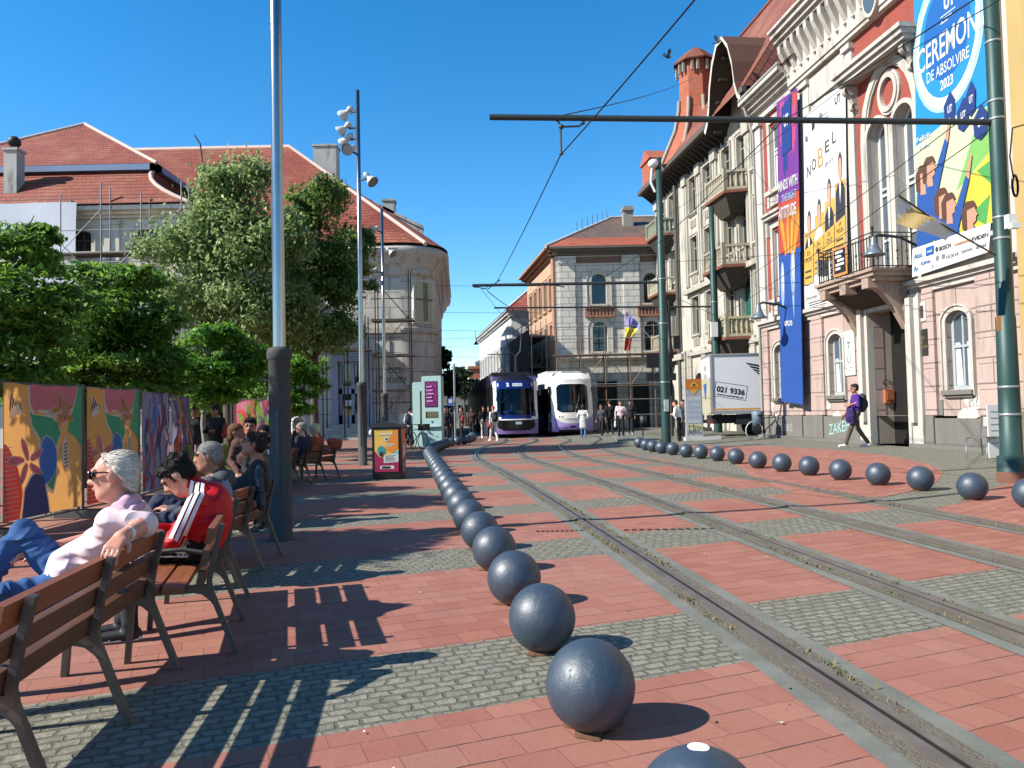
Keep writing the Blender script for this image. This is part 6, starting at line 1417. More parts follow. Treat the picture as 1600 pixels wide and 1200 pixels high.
tree('small street tree before the brick red house', -5.2, 84, [pxblob(722, 588, 84, 16, 20), pxblob(728, 610, 84, 18, 16)], 4000, .5, LM_SHADE, 20, .2, group='trees down the street')
# ================================================================== TRAMS
def clear_glass(name, tint, gl=.12):
    N = NT(name); tr = N.n('BsdfTransparent'); tr.inputs[0].default_value = tint+(1,); g = N.n('BsdfGlossy'); g.inputs['Roughness'].default_value = .03
    lw = N.n('LayerWeight'); lw.inputs[0].default_value = .25; f = N.math('ADD', N.math('MULTIPLY', lw.outputs['Fresnel'], .6), gl)
    mx = N.n('MixShader'); N.l(f, mx.inputs[0]); N.l(tr.outputs[0], mx.inputs[1]); N.l(g.outputs[0], mx.inputs[2])
    out = [n for n in N.t.nodes if n.type == 'OUTPUT_MATERIAL'][0]; N.l(mx.outputs[0], out.inputs[0]); return N.m
M_WIND = clear_glass('windscreen_glass', (.34, .40, .56), .03); M_WIND2 = clear_glass('windscreen_glass', (.40, .43, .46), .04)
M_PURP = C('#ae96d8', .3, var=.04); M_WHT_P = C('#fff8ec', .3, var=.03); M_NAVY = C('#1a2c70', .12, var=.05); M_BLK = C('#0c0d10', .25)
M_LAMP_ON = C('#f4f6f8', .2); M_TYRE = C('#17171a', .8)
class Tram:
    def __init__(s, label, x, y, dirx, width, front, L):
        d = np.array((dirx, 1, 0)); d /= np.linalg.norm(d); s.F = Fr((x, y, 0), (d[1], -d[0], 0), d); s.w = width/2; s.fy = front; s.L = L
        s.t = root('tram', (x, y, 0), label, 'tram', -math.atan2(dirx, 1)*0)
    def y(s, x, z): return s.fy(z)+.32*(abs(x)/s.w)**2.6+.02*x*x
    def cells(s, z0, z1, region, off=0.0, nx=56, dz=.035):
        xs = np.linspace(-s.w, s.w, nx+1); nz = int((z1-z0)/dz); zs = np.linspace(z0, z1, nz+1); out = {}
        for i in range(nx):
            for j in range(nz):
                k = region((xs[i]+xs[i+1])/2, (zs[j]+zs[j+1])/2)
                if k is not None: out.setdefault(k, []).append((i, j))
        res = {}
        for k, cl in out.items():
            idx = {}; vs = []; fs = []
            def vi(i, j):
                if (i, j) not in idx: idx[(i, j)] = len(vs); vs.append((xs[i], s.y(xs[i], zs[j])+off, zs[j]))
                return idx[(i, j)]
            for i, j in cl: fs.append((vi(i, j), vi(i+1, j), vi(i+1, j+1), vi(i, j+1)))
            mb = MB(s.F); mb.add(vs, fs, True); res[k] = mb
        return res
    def patch(s, mb, x0, x1, z0, z1, r, off, n=10, m=8):
        vs = []
        for j in range(m+1):
            z = z0+(z1-z0)*j/m; e = min(z-z0, z1-z); ins = r-math.sqrt(max(0, r*r-max(0, r-e)**2)) if e < r else 0
            for i in range(n+1): x = x0+ins+(x1-x0-2*ins)*i/n; vs.append((x, s.y(x, z)-off, z))
        mb.add(vs, [(j*(n+1)+i, j*(n+1)+i+1, (j+1)*(n+1)+i+1, (j+1)*(n+1)+i) for j in range(m) for i in range(n)], True)
    def text(s, mb, txt, x, z, size, off, width=None, bold=.02):
        V, Fc = text_geo(txt, size, bold); xs = [v[0] for v in V]; k = (width/(max(xs)-min(xs))) if width else 1
        mb.add([(x+v[0]*k, s.y(x+v[0]*k, z+v[1])-off, z+v[1]) for v in V], Fc)
def rrect(x, z, x0, x1, z0, z1, r):
    dx = max(x0+r-x, x-(x1-r), 0); dz = max(z0+r-z, z-(z1-r), 0); return math.hypot(dx, dz) < r and x0 < x < x1 and z0 < z < z1
def dark_tram():
    def fy(z): return np.interp(z, [.2, .5, 1.0, 1.3, 2.0, 2.75, 3.1, 3.45], [.06, .0, .0, .05, .16, .32, .46, .75])
    T = Tram('dark blue and violet tram with a driver in blue behind the windscreen', .22, 41.6, -.108, 2.42, fy, 30); t, F, w_ = T.t, T.F, T.w
    def reg(x, z):
        ax = abs(x)
        if z > 3.12: return 'roof'
        if ax > 1.07-.02*(z-1) and z > 1.05: return 'white'
        if rrect(x, z, -1.0, 1.0, 1.28, 2.72, .22): return 'wind'
        if z > 1.06 and ax < 1.07: return 'navy'
        if rrect(x, z, -1.02, 1.02, .42, 1.01, .16) and z > .42+.5*max(0, ax-.7): return 'black'
        if z > 1.0: return 'white'
        return 'purple'
    R = T.cells(.24, 3.45, reg)
    M_PD = C('#8d78b6', .35, var=.04); body = R['purple'].build('bumper', M_PD, t); R['white'].build('corner_pillar', M_WHT_P, t); R['navy'].build('front_mask', M_NAVY, t); R['wind'].build('windscreen', M_WIND, t); R['black'].build('grille', M_BLK, t); R['roof'].build('roof_front', C('#1a1a26', .4), t)
    for s in (-1, 1): mb = MB(F); T.patch(mb, s*.95-.13, s*.95+.13, 1.02, 1.17, .06, .02); mb.build('headlight', M_LAMP_ON, t)
    mb = MB(F); T.patch(mb, -.88, .88, .985, 1.03, .01, .018, 20, 2); mb.build('light_strip', M_LAMP_ON, t)
    mb = MB(F); T.text(mb, '2', -.42, 2.92, .26, .012); T.patch(mb, -.16, .38, 2.84, 3.0, .02, .01); T.text(mb, 'I', -.95, 2.92, .2, .012); T.text(mb, 'I', .92, 2.92, .2, .012); mb.build('destination_display', C('#e8ecf0', .4), t)
    mb = MB(F); T.text(mb, 'TRAM STADION', .11, 2.92, .07, .016, .46, .0); mb.build('lettering', M_NAVY, t)
    mb = MB(F); T.text(mb, '1203', .1, .82, .15, .015, .34); mb.build('fleet_number', C('#e8ecf0', .4), t)
    sd = C('#131220', .8, spec=.1); L = T.L; yb = T.y(w_, 1)
    mb = MB(F)
    for s in (-1, 1):
        mb.add([(s*w_, T.y(w_, .24), .24), (s*w_, L, .24), (s*w_, L, 1.05), (s*w_, T.y(w_, 1.05), 1.05)], [(0, 1, 2, 3)]); mb.add([(s*w_, T.y(w_, 2.85), 2.85), (s*w_, L, 2.85), (s*w_, L, 3.3), (s*w_, T.y(w_, 3.3), 3.3)], [(0, 1, 2, 3)])
    mb.add([(-w_, T.y(w_, 3.3), 3.3), (w_, T.y(w_, 3.3), 3.3), (w_, L, 3.3), (-w_, L, 3.3)], [(0, 1, 2, 3)]); mb.add([(-w_, T.y(0, 3.45)-.0, 3.44), (w_, T.y(0, 3.45), 3.44), (w_, 1.6, 3.36), (-w_, 1.6, 3.36)], [(0, 1, 2, 3)])
    mb.box(-w_+.02, w_-.02, 1.9, L, .22, .3); mb.box(-w_+.03, w_-.03, 2.2, L-.1, .4, 3.25); mb.build('body', sd, t)
    for k, (a, b) in enumerate(((.75, 1.7), (1.9, 3.3), (3.5, 5.1), (5.4, 6.6), (6.9, 8.5), (9, 10.5), (11, 12.3), (12.8, 14.6), (15, 16.6), (17, 18.6), (19, 20.6), (21.2, 23), (23.6, 25.4), (26, 28))):
        for s in (-1, 1):
            mb = MB(F); mb.box(s*(w_-.03), s*(w_+.012), a, b, 1.05 if k not in (2, 6, 10) else .42, 2.8); mb.build('side_window' if k not in (2, 6, 10) else 'door', M_WIND if k == 0 else glass_dark('#0b0d12', .6, .05), t)
    mb = MB(F)
    for a in (1.8, 5.25, 8.75, 12.5, 16.8, 20.9, 25.7):
        for s in (-1, 1): mb.box(s*(w_-.03), s*(w_+.02), a-.05, a+.05, .5, 3.2)
    mb.build('window_post', C('#3a3a40', .7), t)
    mb = MB(F); mb.box(-w_-.02, w_+.02, .78, 1.7, 2.95, 3.42); mb.build('side_panel', M_PD, t)
    for a in (2.6, 6.2, 10.0, 14.2, 18.8, 23): mb = MB(F); mb.box(-w_+.12, w_-.12, a, a+2.6, 3.3, 3.72); mb.build('roof_box', C('#2b2a2e', .7), t)
    mb = MB(F); mb.box(-.95, .95, 1.0, 2.1, 1.0, 1.06); mb.box(-1.1, 1.1, 2.1, 2.15, .4, 3.2); mb.build('cab_floor', C('#16203f', .7), t)
    mb = MB(F); mb.lathe([(.001, 0), (.35, .0), (.4, .06), (.38, .1)], (0, .85, 1.36), 20, ((1.7, 0, 0), (0, .6, 0), (0, 0, 1))); mb.box(-.1, .35, .55, .75, 1.38, 1.5); mb.build('dashboard', [C('#39404e', .6)], t)
    mb = MB(F); mb.box(.02, .4, .42, .46, 1.38, 1.5); mb.build('card', C('#d8c648', .6), t)
    mb = MB(F); vs_ = [(x, T.y(x, z)-.02, z) for x, z in ((-.1, 1.3), (-.35, 1.75), (-.55, 2.15))]; mb.tube(vs_, .016, 5); vs_ = [(x, T.y(x, z)-.03, z) for x, z in ((-.75, 1.95), (-.4, 2.3))]; mb.tube(vs_, .016, 5); mb.build('wiper', M_BLK, t)
    for s, ss in ((-1, .7), (1, .7)): mb = MB(F); mb.box(s*(w_+.05), s*(w_+.2), .32, .4, 2.3, 2.75); mb.tube([(s*w_, .5, 2.75), (s*(w_+.12), .36, 2.7)], .02, 5); mb.build('mirror', M_BLK, t)
    for a in (2.5, 4.3, 12, 14): mb = MB(F); mb.lathe([(.001, -.95), (.3, -.95), (.3, .95), (.001, .95)], (0, a, .3), 14, ((0, 1, 0), (0, 0, 1), (1, 0, 0))); mb.build('wheel', M_TYRE, t)
    pg = MB(F); pg.tube([(-.6, 9, 3.7), (0, 8, 4.4), (0, 9.6, 5.3)], .03, 5); pg.tube([(.6, 9, 3.7), (0, 8, 4.4)], .03, 5); pg.tube([(-.8, 9.6, 5.3), (.8, 9.6, 5.3)], .03, 5); pg.build('pantograph', M_IRON, t)
    return T
TRAM1 = dark_tram()
def white_tram():
    def fy(z): return np.interp(z, [.25, .55, 1.0, 1.35, 2.0, 2.9, 3.2, 3.55], [.15, .02, .0, .03, .13, .30, .42, .8])
    T = Tram('white and violet tram with a rounded front, right of the dark tram', 3.36, 42.3, -.125, 2.34, fy, 26); t, F, w_ = T.t, T.F, T.w
    def reg(x, z):
        ax = abs(x)
        if rrect(x, z, -.88, .88, 1.34, 2.92, .3): return 'rim' if not rrect(x, z, -.83, .83, 1.4, 2.87, .26) else 'wind'
        if z < .46+.08*math.cos(x*1.6) - .0 and ax < .78: return None if z < .40 else 'purple'
        if z < .72+.55*(ax/w_)**3+.0: return 'purple'
        return 'white'
    R = T.cells(.28, 3.55, reg)
    R['purple'].build('bumper', M_PURP, t); R['white'].build('front_shell', M_WHT_P, t); R['rim'].build('windscreen_rim', M_BLK, t); R['wind'].build('windscreen', M_WIND2, t)
    L = T.L; mb = MB(F)
    for s in (-1, 1):
        mb.add([(s*w_, T.y(w_, 2.72), 2.72), (s*w_, L, 2.72), (s*w_, L, 3.3), (s*w_, T.y(w_, 3.3), 3.3)], [(0, 1, 2, 3)]); mb.add([(s*w_, T.y(w_, 3.3), 3.3), (s*w_, L, 3.3), (s*(w_-.25), L, 3.55), (s*(w_-.25), T.y(w_, 3.5), 3.55)], [(0, 1, 2, 3)])
        mb.add([(s*w_, T.y(w_, .8), .8), (s*w_, 1.3, .8), (s*w_, 1.5, 1.4), (s*w_, T.y(w_, 1.4), 1.4)], [(0, 1, 2, 3)])
    mb.add([(-w_+.25, .9, 3.55), (w_-.25, .9, 3.55), (w_-.25, L, 3.55), (-w_+.25, L, 3.55)], [(0, 1, 2, 3)])
    for s in (-1, 1): mb.add([(s*w_, T.y(w_, 3.3), 3.3), (s*(w_-.25), 1.1, 3.55), (s*(w_-.25), .8, 3.55)], [(0, 1, 2)])
    mb.build('body_shell', M_WHT_P, t)
    mb = MB(F); mb.box(-w_+.03, w_-.03, 2.0, L, .4, 3.2); mb.box(-w_+.02, w_-.02, 1.5, L, .22, .4); mb.build('body', C('#2a2538', .4), t)
    for k, (a, b) in enumerate(((.55, 1.35), (1.55, 2.9), (3.1, 4.3), (4.5, 6.4), (6.7, 8.0), (8.4, 10.2), (10.8, 12.6), (13.2, 15), (15.6, 17.6), (18.4, 20.4))):
        for s in (-1, 1): mb = MB(F); mb.box(s*(w_-.04), s*(w_+.01), a, b, 1.3 if k != 1 else .45, 2.7); mb.build('side_window' if k != 1 else 'door', M_WIND2 if k == 0 else glass_dark('#0b0d12', .6, .05), t)
    mb = MB(F)
    for s in (-1, 1):
        mb.box(s*(w_-.05), s*(w_+.004), 1.35, L, .32, 1.25)
    mb.build('skirt', M_PURP, t)
    for s in (-1, 1):
        for x in (.62, .78): mb = MB(F); T.patch(mb, s*x-.045, s*x+.045, 1.06, 1.15, .045, .012); mb.build('headlight', C('#50545c', .2), t)
    mb = MB(F)
    for k in range(4): T.patch(mb, -.66+.36*k, -.36+.36*k, 1.42, 1.72+.04*(k % 2), .02, -.12, 6, 4)
    mb.build('cab_papers', C('#cfd0cc', .7), t); mb = MB(F); T.patch(mb, .02, .2, 1.5, 1.66, .01, -.1); mb.build('card', C('#b8644a', .7), t)
    mb = MB(F); mb.tube([(x, T.y(x, z)-.02, z) for x, z in ((.1, 1.36), (.3, 1.9), (.38, 2.4))], .016, 5); mb.build('wiper', M_BLK, t); mb = MB(F)
    for z in (.98, 3.02): mb.tube([(x, T.y(x, z)-.002, z) for x in np.linspace(-1.05, 1.05, 15)], .006, 4)
    mb.build('panel_seam', C('#6a6a70', .6), t)
    mb = MB(F); T.patch(mb, -.2, .12, .5, .6, .01, .012); mb.build('coupling_cover', M_BLK, t)
    mb = MB(F); mb.box(-1.05, 1.05, 1.9, 1.95, .4, 3.2); mb.box(-.9, .9, .8, 1.9, .9, 1.2); mb.build('cab_wall', C('#3a4048', .7), t)
    mb = MB(F); mb.lathe([(.001, .17), (.1, .12), (.13, 0), (.1, -.12), (.001, -.15)], (.35, 1.0, 1.92), 12); mb.lathe([(.05, 0), (.2, -.3), (.22, -.5)], (.35, 1.05, 1.85), 10); mb.build('seat', C('#2c2e33', .7), t)
    mb = MB(F); T.text(mb, 'ARMONIA', -.15, .98, .1, .012, .55, 0); T.text(mb, 'PRIMARIA TIMISOARA', .1, 3.12, .08, .012, 1.1, 0); mb.build('lettering', C('#a9a3c4', .4), t)
    for a in (3, 9.5): mb = MB(F); mb.box(-w_+.25, w_-.25, a, a+3.4, 3.55, 3.78); mb.build('roof_box', M_WHT_P, t)
    mb = MB(F); mb.box(-.4, .7, 1.2, 2.3, 3.55, 3.68); mb.build('roof_hatch', C('#bdbcb8', .5), t)
    for a in (2.4, 4.2, 11, 12.8): mb = MB(F); mb.lathe([(.001, -.95), (.3, -.95), (.3, .95), (.001, .95)], (0, a, .3), 14, ((0, 1, 0), (0, 0, 1), (1, 0, 0))); mb.build('wheel', M_TYRE, t)
    for s in (-1, 1): mb = MB(F); mb.tube([(s*w_, .6, 2.7), (s*(w_+.12), .5, 2.6), (s*(w_+.12), .5, 2.3)], .03, 5); mb.build('mirror', M_BLK, t)
white_tram()
# ================================================================== BOX TRUCK
def box_truck():
    zb = zxy(8.6, 32.5); P = np.array((8.17, 31.55, zb)); d = np.array((1, -.07, 0)); d /= np.linalg.norm(d); F = Fr(P, d, (-d[1], d[0], 0))
    t = root('box_truck', P+d*2.3+np.array((0, 1.1, 0)), 'white box truck parked by the corner, with a phone number on its side', 'truck')
    wh = C('#e2e4e6', .4, var=.05); Lb, Wb, z0, z1 = 3.9, 2.2, 1.0, 3.42
    mb = MB(F); mb.box(0.04, Lb, .04, Wb-.04, z0+.02, z1-.03); mb.build('cargo_box', wh, t)
    gr = C('#a3a5a7', .5, .2); mb = MB(F)
    for y in (0, Wb): 
        mb.box(0, Lb, y-.0 if y == 0 else y-.05, y+.05 if y == 0 else y, z1-.06, z1); mb.box(0, .07, y-.0 if y == 0 else y-.05, y+.05 if y == 0 else y, z0, z1-.06)
        mb.box(.07, Lb, y+.0 if y == 0 else y-.05, y+.04 if y == 0 else y, z0-.06, z0+.08)
    mb.box(0, .07, .05, Wb-.05, z1-.07, z1); mb.build('edge_trim', gr, t)
    mb = MB(F); mb.box(.08, Lb, -.006, .0, z0+.10, z0+.17); mb.build('stripe', C('#d99a3a', .5), t)
    mb = MB(F); mb.box(-.01, .03, .08, Wb-.08, z0+.9, z1-.1); mb.build('rear_door', C('#d8d8d4', .5), t)
    mb = MB(F); mb.box(-.03, -.005, .06, Wb-.06, z0-.1, z0+1.45); tl = mb.build('tail_lift', C('#b9b299', .6), t)
    Fr2 = Fr(F((-.035, Wb/2, 0)), -F.ey, F.ex)
    mb = MB(Fr2); mb.flat([(-.4, z0+1.2), (.35, z0+1.25), (0, z0+.5)], -.01); mb.build('emblem', C('#3a6ab0', .5), tl)
    letters(t, Fr(F((-.02, Wb/2, 0)), -F.ey, F.ex), 'lettering', C('#8a8a8c', .5), [(('FOR', 0, z1-.55, .3, -.008), {}), (('EACH', 0, z1-.9, .3, -.008), {})])
    mb = MB(F); rot = -.17
    def rp(x, z): x *= .84; z *= .84; return (.80+x*math.cos(rot)-z*math.sin(rot), z0+.88+x*math.sin(rot)+z*math.cos(rot))
    for (a, b, c, e) in ((-.78, -.36, .78, -.34), (-.78, .34, .78, .36), (-.78, -.36, -.76, .36), (.76, -.36, .78, .36)): mb.flat([rp(a, b), rp(c, b), rp(c, e), rp(a, e)], .035)
    for sgn in (-1, 1): mb.flat([rp(0, .16), rp(sgn*.16, .25), rp(sgn*.05, .19)], .034)
    put_text(mb, '021 9336', *rp(0, 0.0), .31, .034, 1.15, .012, rot=rot); put_text(mb, 'www.curierat.ro', *rp(0, -.24), .11, .034, 1.1, .004, rot=rot)
    for k in range(5):
        x0 = 1.42+.13*k; z = z1-.38-.13*k; mb.flat([(x0, z), (2.6, z-.24), (2.6, z-.33), (x0+.10, z-.09)], .035)
    mb.build('lettering', C('#1d1e20', .5), t)
    mb = MB(F); mb.box(.1, 5.2, .5, Wb-.5, .55, .9); mb.box(.05, .2, .1, Wb-.1, .55, .7); mb.box(1.0, 1.7, .1, .5, .5, .9); mb.build('chassis', C('#232323', .7), t)
    for a in (2.05, 4.9):
        for y in (.05, Wb-.35): mb = MB(F); mb.lathe([(.001, 0), (.2, .0), (.24, .04), (.4, .02), (.42, .06), (.42, .26), (.38, .3), (.001, .3)], (a, y, .42), 22, ((1, 0, 0), (0, 0, 1), (0, 1, 0))); mb.build('wheel', M_TYRE, t)
    mb = MB(F); mb.prism([(4.05, .6), (5.7, .6), (5.7, 1.5), (5.45, 2.4), (4.05, 2.45)], .1, Wb-.1); cb = mb.build('cab', C('#d5d7d8', .3), t)
    mb = MB(F); mb.box(4.4, 5.2, .085, .1, 1.6, 2.25); mb.build('side_window', M_PANE, cb)
    mb = MB(F)
    for y in (.12, Wb-.3): mb.box(-.06, .1, y, y+.18, .55, .68)
    mb.build('tail_light', C('#a33a30', .3), t)
    mb = MB(F)
    for y in (.25, Wb-.35): mb.bar((.0, y, 1.0), (-.1, y, .35), .1, .08); mb.box(-.3, .02, y-.1, y+.15, .25, .4)
    mb.build('lift_arm', M_IRON, t)
box_truck()
# ================================================================== OVERHEAD LINE: POLES, ARMS, WIRES
M_GREEN = C('#2c4a45', .5, .2, var=.25, sc=3, bump=.1); M_ARM = C('#49504f', .5, .5); M_WIRE = C('#26282c', .6, .4); M_RUSTP = C('#7d5341', .9, var=.35, sc=6)
def line_pole(label, x, y, z0, prof, arm=None, bands=()):
    t = root('catenary_pole', (x, y, z0), label, 'tram line pole', 0, 'green poles of the tram line')
    mb = MB(Fr((x, y, z0))); mb.lathe(prof, n=24); mb.build('pole', M_GREEN, t)
    mb = MB(Fr((x, y, z0)))
    for z in bands: r = np.interp(z, [p[1] for p in prof], [p[0] for p in prof]); mb = MB(Fr((x, y, z0))); mb.lathe([(r+.001, z-.02), (r+.006, z-.02), (r+.006, z+.02), (r+.001, z+.02)], n=24); mb.build('clamp_band', C('#b5bab8', .4, .6), t)
    if arm:
        p, q, rad = arm; mb = MB(); mb.tube([p, q], rad, 10); a = mb.build('arm', M_ARM, t); return t, a
    return t, None
g0 = gnd(1574, 754, .08); z_ = zxy(g0[0], g0[1]); arm1 = at(765, 183, 12.6)
tp, a1 = line_pole('big dark green pole in the right foreground, rusty at its foot', g0[0], 12.6, z_, [(.222, 0), (.222, .05), (.215, .42), (.165, .43), (.158, 1.5), (.146, 2.7), (.126, 2.72), (.12, 5), (.112, 10.5), (.001, 10.5)], (at(1548, 191, 12.6), arm1, .05), (1.1, 1.55, 4.0, 4.35, 6.0, 6.3, 7.3))
mb = MB(Fr((g0[0], 12.6, z_))); mb.lathe([(.2245, -.02), (.2245, .1), (.222, .17)], n=24); mb.build('rusty_foot', M_RUSTP, tp)
mb = MB(); q = at(1584, 290, 12.5)
for k in range(6): mb.lathe([(.13, -.02+.006*k), (.15, -.01+.006*k), (.13, .006*k)], (q[0]+.01*k, q[1], q[2]), 14, ((.35, 0, 0), (0, 0, 1.3), (0, 1, 0)))
mb.tube([at(1582, 200, 12.5), at(1578, 245, 12.5), at(1583, 275, 12.5)], .012, 5); mb.tube([at(1582, 200, 12.5), at(1610, 192, 12.5)], .012, 5); mb.build('cable_coil', M_BLK, tp)
mb = MB(); q = at(1576, 348, 12.4); mb.box(q[0]-.06, q[0]+.07, q[1]-.1, q[1]+.02, q[2]-.1, q[2]+.12); mb.box(q[0]-.05, q[0]+.1, q[1]-.16, q[1]-.06, q[2]-.12, q[2]-.04); mb.build('camera_box', M_WHITE, tp)
mb = MB(); q = at(1560, 505, 12.35); mb.box(q[0]-.03, q[0]+.04, q[1]-.01, q[1], q[2]-.12, q[2]+.12); mb.build('sticker', C('#c98a4a', .6), tp)
g1 = gnd(1033, 697, .05); arm2 = at(738, 446, 27.4)
t2, a2 = line_pole('green pole with a white lamp on top and a long arm to the left', g1[0], 27.4, zxy(g1[0], 27.4), [(.17, 0), (.165, 4.5), (.14, 4.55), (.135, 7.4), (.11, 7.45), (.105, 10.4), (.001, 10.4)], (at(1030, 441, 27.4), arm2, .055), (2.3, 4.4, 6.0))
mb = MB(); q = at(1021, 256, 27.4); mb.sphere(q, .2, 12, 8, (1, 1, .85)); mb.tube([at(1019, 262, 27.4), at(1017, 285, 27.4), at(1024, 300, 27.4)], .05, 6); mb.build('lamp', M_WHITE, t2)
mb = MB(); q = at(1040, 634, 27.2); mb.box(q[0]-.05, q[0]+.1, q[1]-.06, q[1]+.06, q[2]-.2, q[2]+.22); mb.build('switch_box', C('#b9bcb8', .5), t2)
t3, a3 = line_pole('shorter green pole rising behind the box truck', at(1120, 600, 36.8)[0], 36.8, .1, [(.2, 0), (.2, 4.6), (.17, 4.7), (.165, 8.2), (.13, 8.3), (.125, at(1115, 327, 36.8)[2]), (.001, at(1115, 327, 36.8)[2]+.02)], (at(1116, 479, 36.8), at(772, 481, 36.8), .045), (3.5, 6.4))
mb = MB(); q = at(1117, 515, 36.5); mb.box(q[0]-.2, q[0]+.12, q[1]-.1, q[1]+.1, q[2]-.35, q[2]+.35); mb.build('switch_box', M_WHITE, t3)
def hang(arm_p, pts, parent):
    mb = MB(); mb.tube(pts, .018, 5); mb.sphere(pts[0], .045, 8, 6); mb.sphere(pts[-1], .035, 8, 6); mb.build('hanger', M_ARM, parent)
hang(None, [at(871, 186, 12.6), at(876, 198, 12.6), at(877, 240, 12.6)], a1); hang(None, [at(877, 198, 12.6), at(905, 197, 12.6), at(911, 192, 12.6)], a1)
hang(None, [at(742, 448, 27.4), at(762, 452, 27.4), at(780, 438, 27.4)], a2); hang(None, [at(862, 445, 27.4), at(880, 448, 27.4)], a2)
def wire(label, pts, r, group='overhead wires'):
    P = [np.array(p, float) for p in pts]; out = []
    for a, b in zip(P[:-1], P[1:]):
        n = 8; L = np.linalg.norm(b-a)
        for k in range(n): u = k/n; q = a+(b-a)*u; out.append(q-np.array((0, 0, .004*L*4*u*(1-u))))
    out.append(P[-1]); mb = MB(); mb.tube(out, r, 5); return mb.build('overhead_wire', M_WIRE, label=label, cat='wire', group=group)
wire('thick contact wire running from the top edge down to the long tubular arm', [at(1130, -55, 7.3), at(1085, 0, 7.8), at(876, 242, 12.6), at(776, 441, 27.4), at(752, 452, 33), at(845, 560, 60)], .011)
wire('contact wire of the second track, passing before the white banner', [at(1600, -52, 7.4), at(1222, 190, 12.6), at(1035, 375, 20), at(918, 448, 27.4), at(935, 540, 52)], .009)
wire('feeder wire from the foreground pole to the pole behind the truck, upper one', [at(1555, 147, 12.6), at(1118, 468, 36.8)], .009); wire('feeder wire from the foreground pole to the pole behind the truck, lower one', [at(1555, 196, 12.6), at(1118, 500, 36.8)], .009)
wire('span wire from the tubular arm up to the brick turret', [at(880, 180, 12.6), at(1076, 125, 41.5)], .011)
wire('span wire sloping across the ornate house to the second green pole', [at(1036, 455, 27.4), at(1180, 520, 33.2)], .010); wire('wire from the second green pole over the balconies to the red bay', [at(1034, 410, 27.4), at(1250, 395, 26.6)], .008)
wire('wire in front of the frieze from the top edge to the ornate house', [at(1600, -22, 11), at(1330, 128, 19), at(1045, 335, 40)], .009)
for k, (ya, yb) in enumerate(((446, 447), (488, 488), (516, 517), (530, 522), (541, 543), (556, 560))):
    wire('%s thin wire from the top crossing the street sky beside the rounded corner' % ordn[k], [at(686, ya, 43+3*k), at(842, yb, 45+3*k)], .010, 'thin wires across the far street')
wire('vertical thin wire in the sky gap by the rounded corner', [at(693, 400, 42), at(689, 530, 42)], .012); wire('slanting thin wire down to the far street', [at(762, 455, 33), at(800, 482, 45), at(830, 520, 60)], .02)
t = root('hanging_lamp', at(744, 537, 50), 'small dark lamp hanging from a wire over the far street', 'street lamp'); q = at(744, 537, 50); mb = MB(); mb.lathe([(.03, .2), (.06, .12), (.17, -.03), (.16, -.06), (.001, -.05)], q, 12); mb.build('lamp_shade', C('#3b4046', .5), t); mb = MB(); mb.tube([at(742, 516, 50), q+np.array((0, 0, .18))], .015, 5); mb.build('cord', M_WIRE, t)
t = root('street_lamp', at(806, 640, 47), 'black forked lamp post rising behind the dark tram', 'street lamp'); mb = MB(); mb.tube([at(806, 640, 47), at(806, 556, 47)], .09, 8); mb.tube([at(806, 557, 47), at(797, 549, 47), at(790, 525, 47)], .05, 6); mb.tube([at(806, 557, 47), at(813, 549, 47), at(815, 520, 47)], .05, 6); mb.build('post', C('#1e1f22', .5), t)
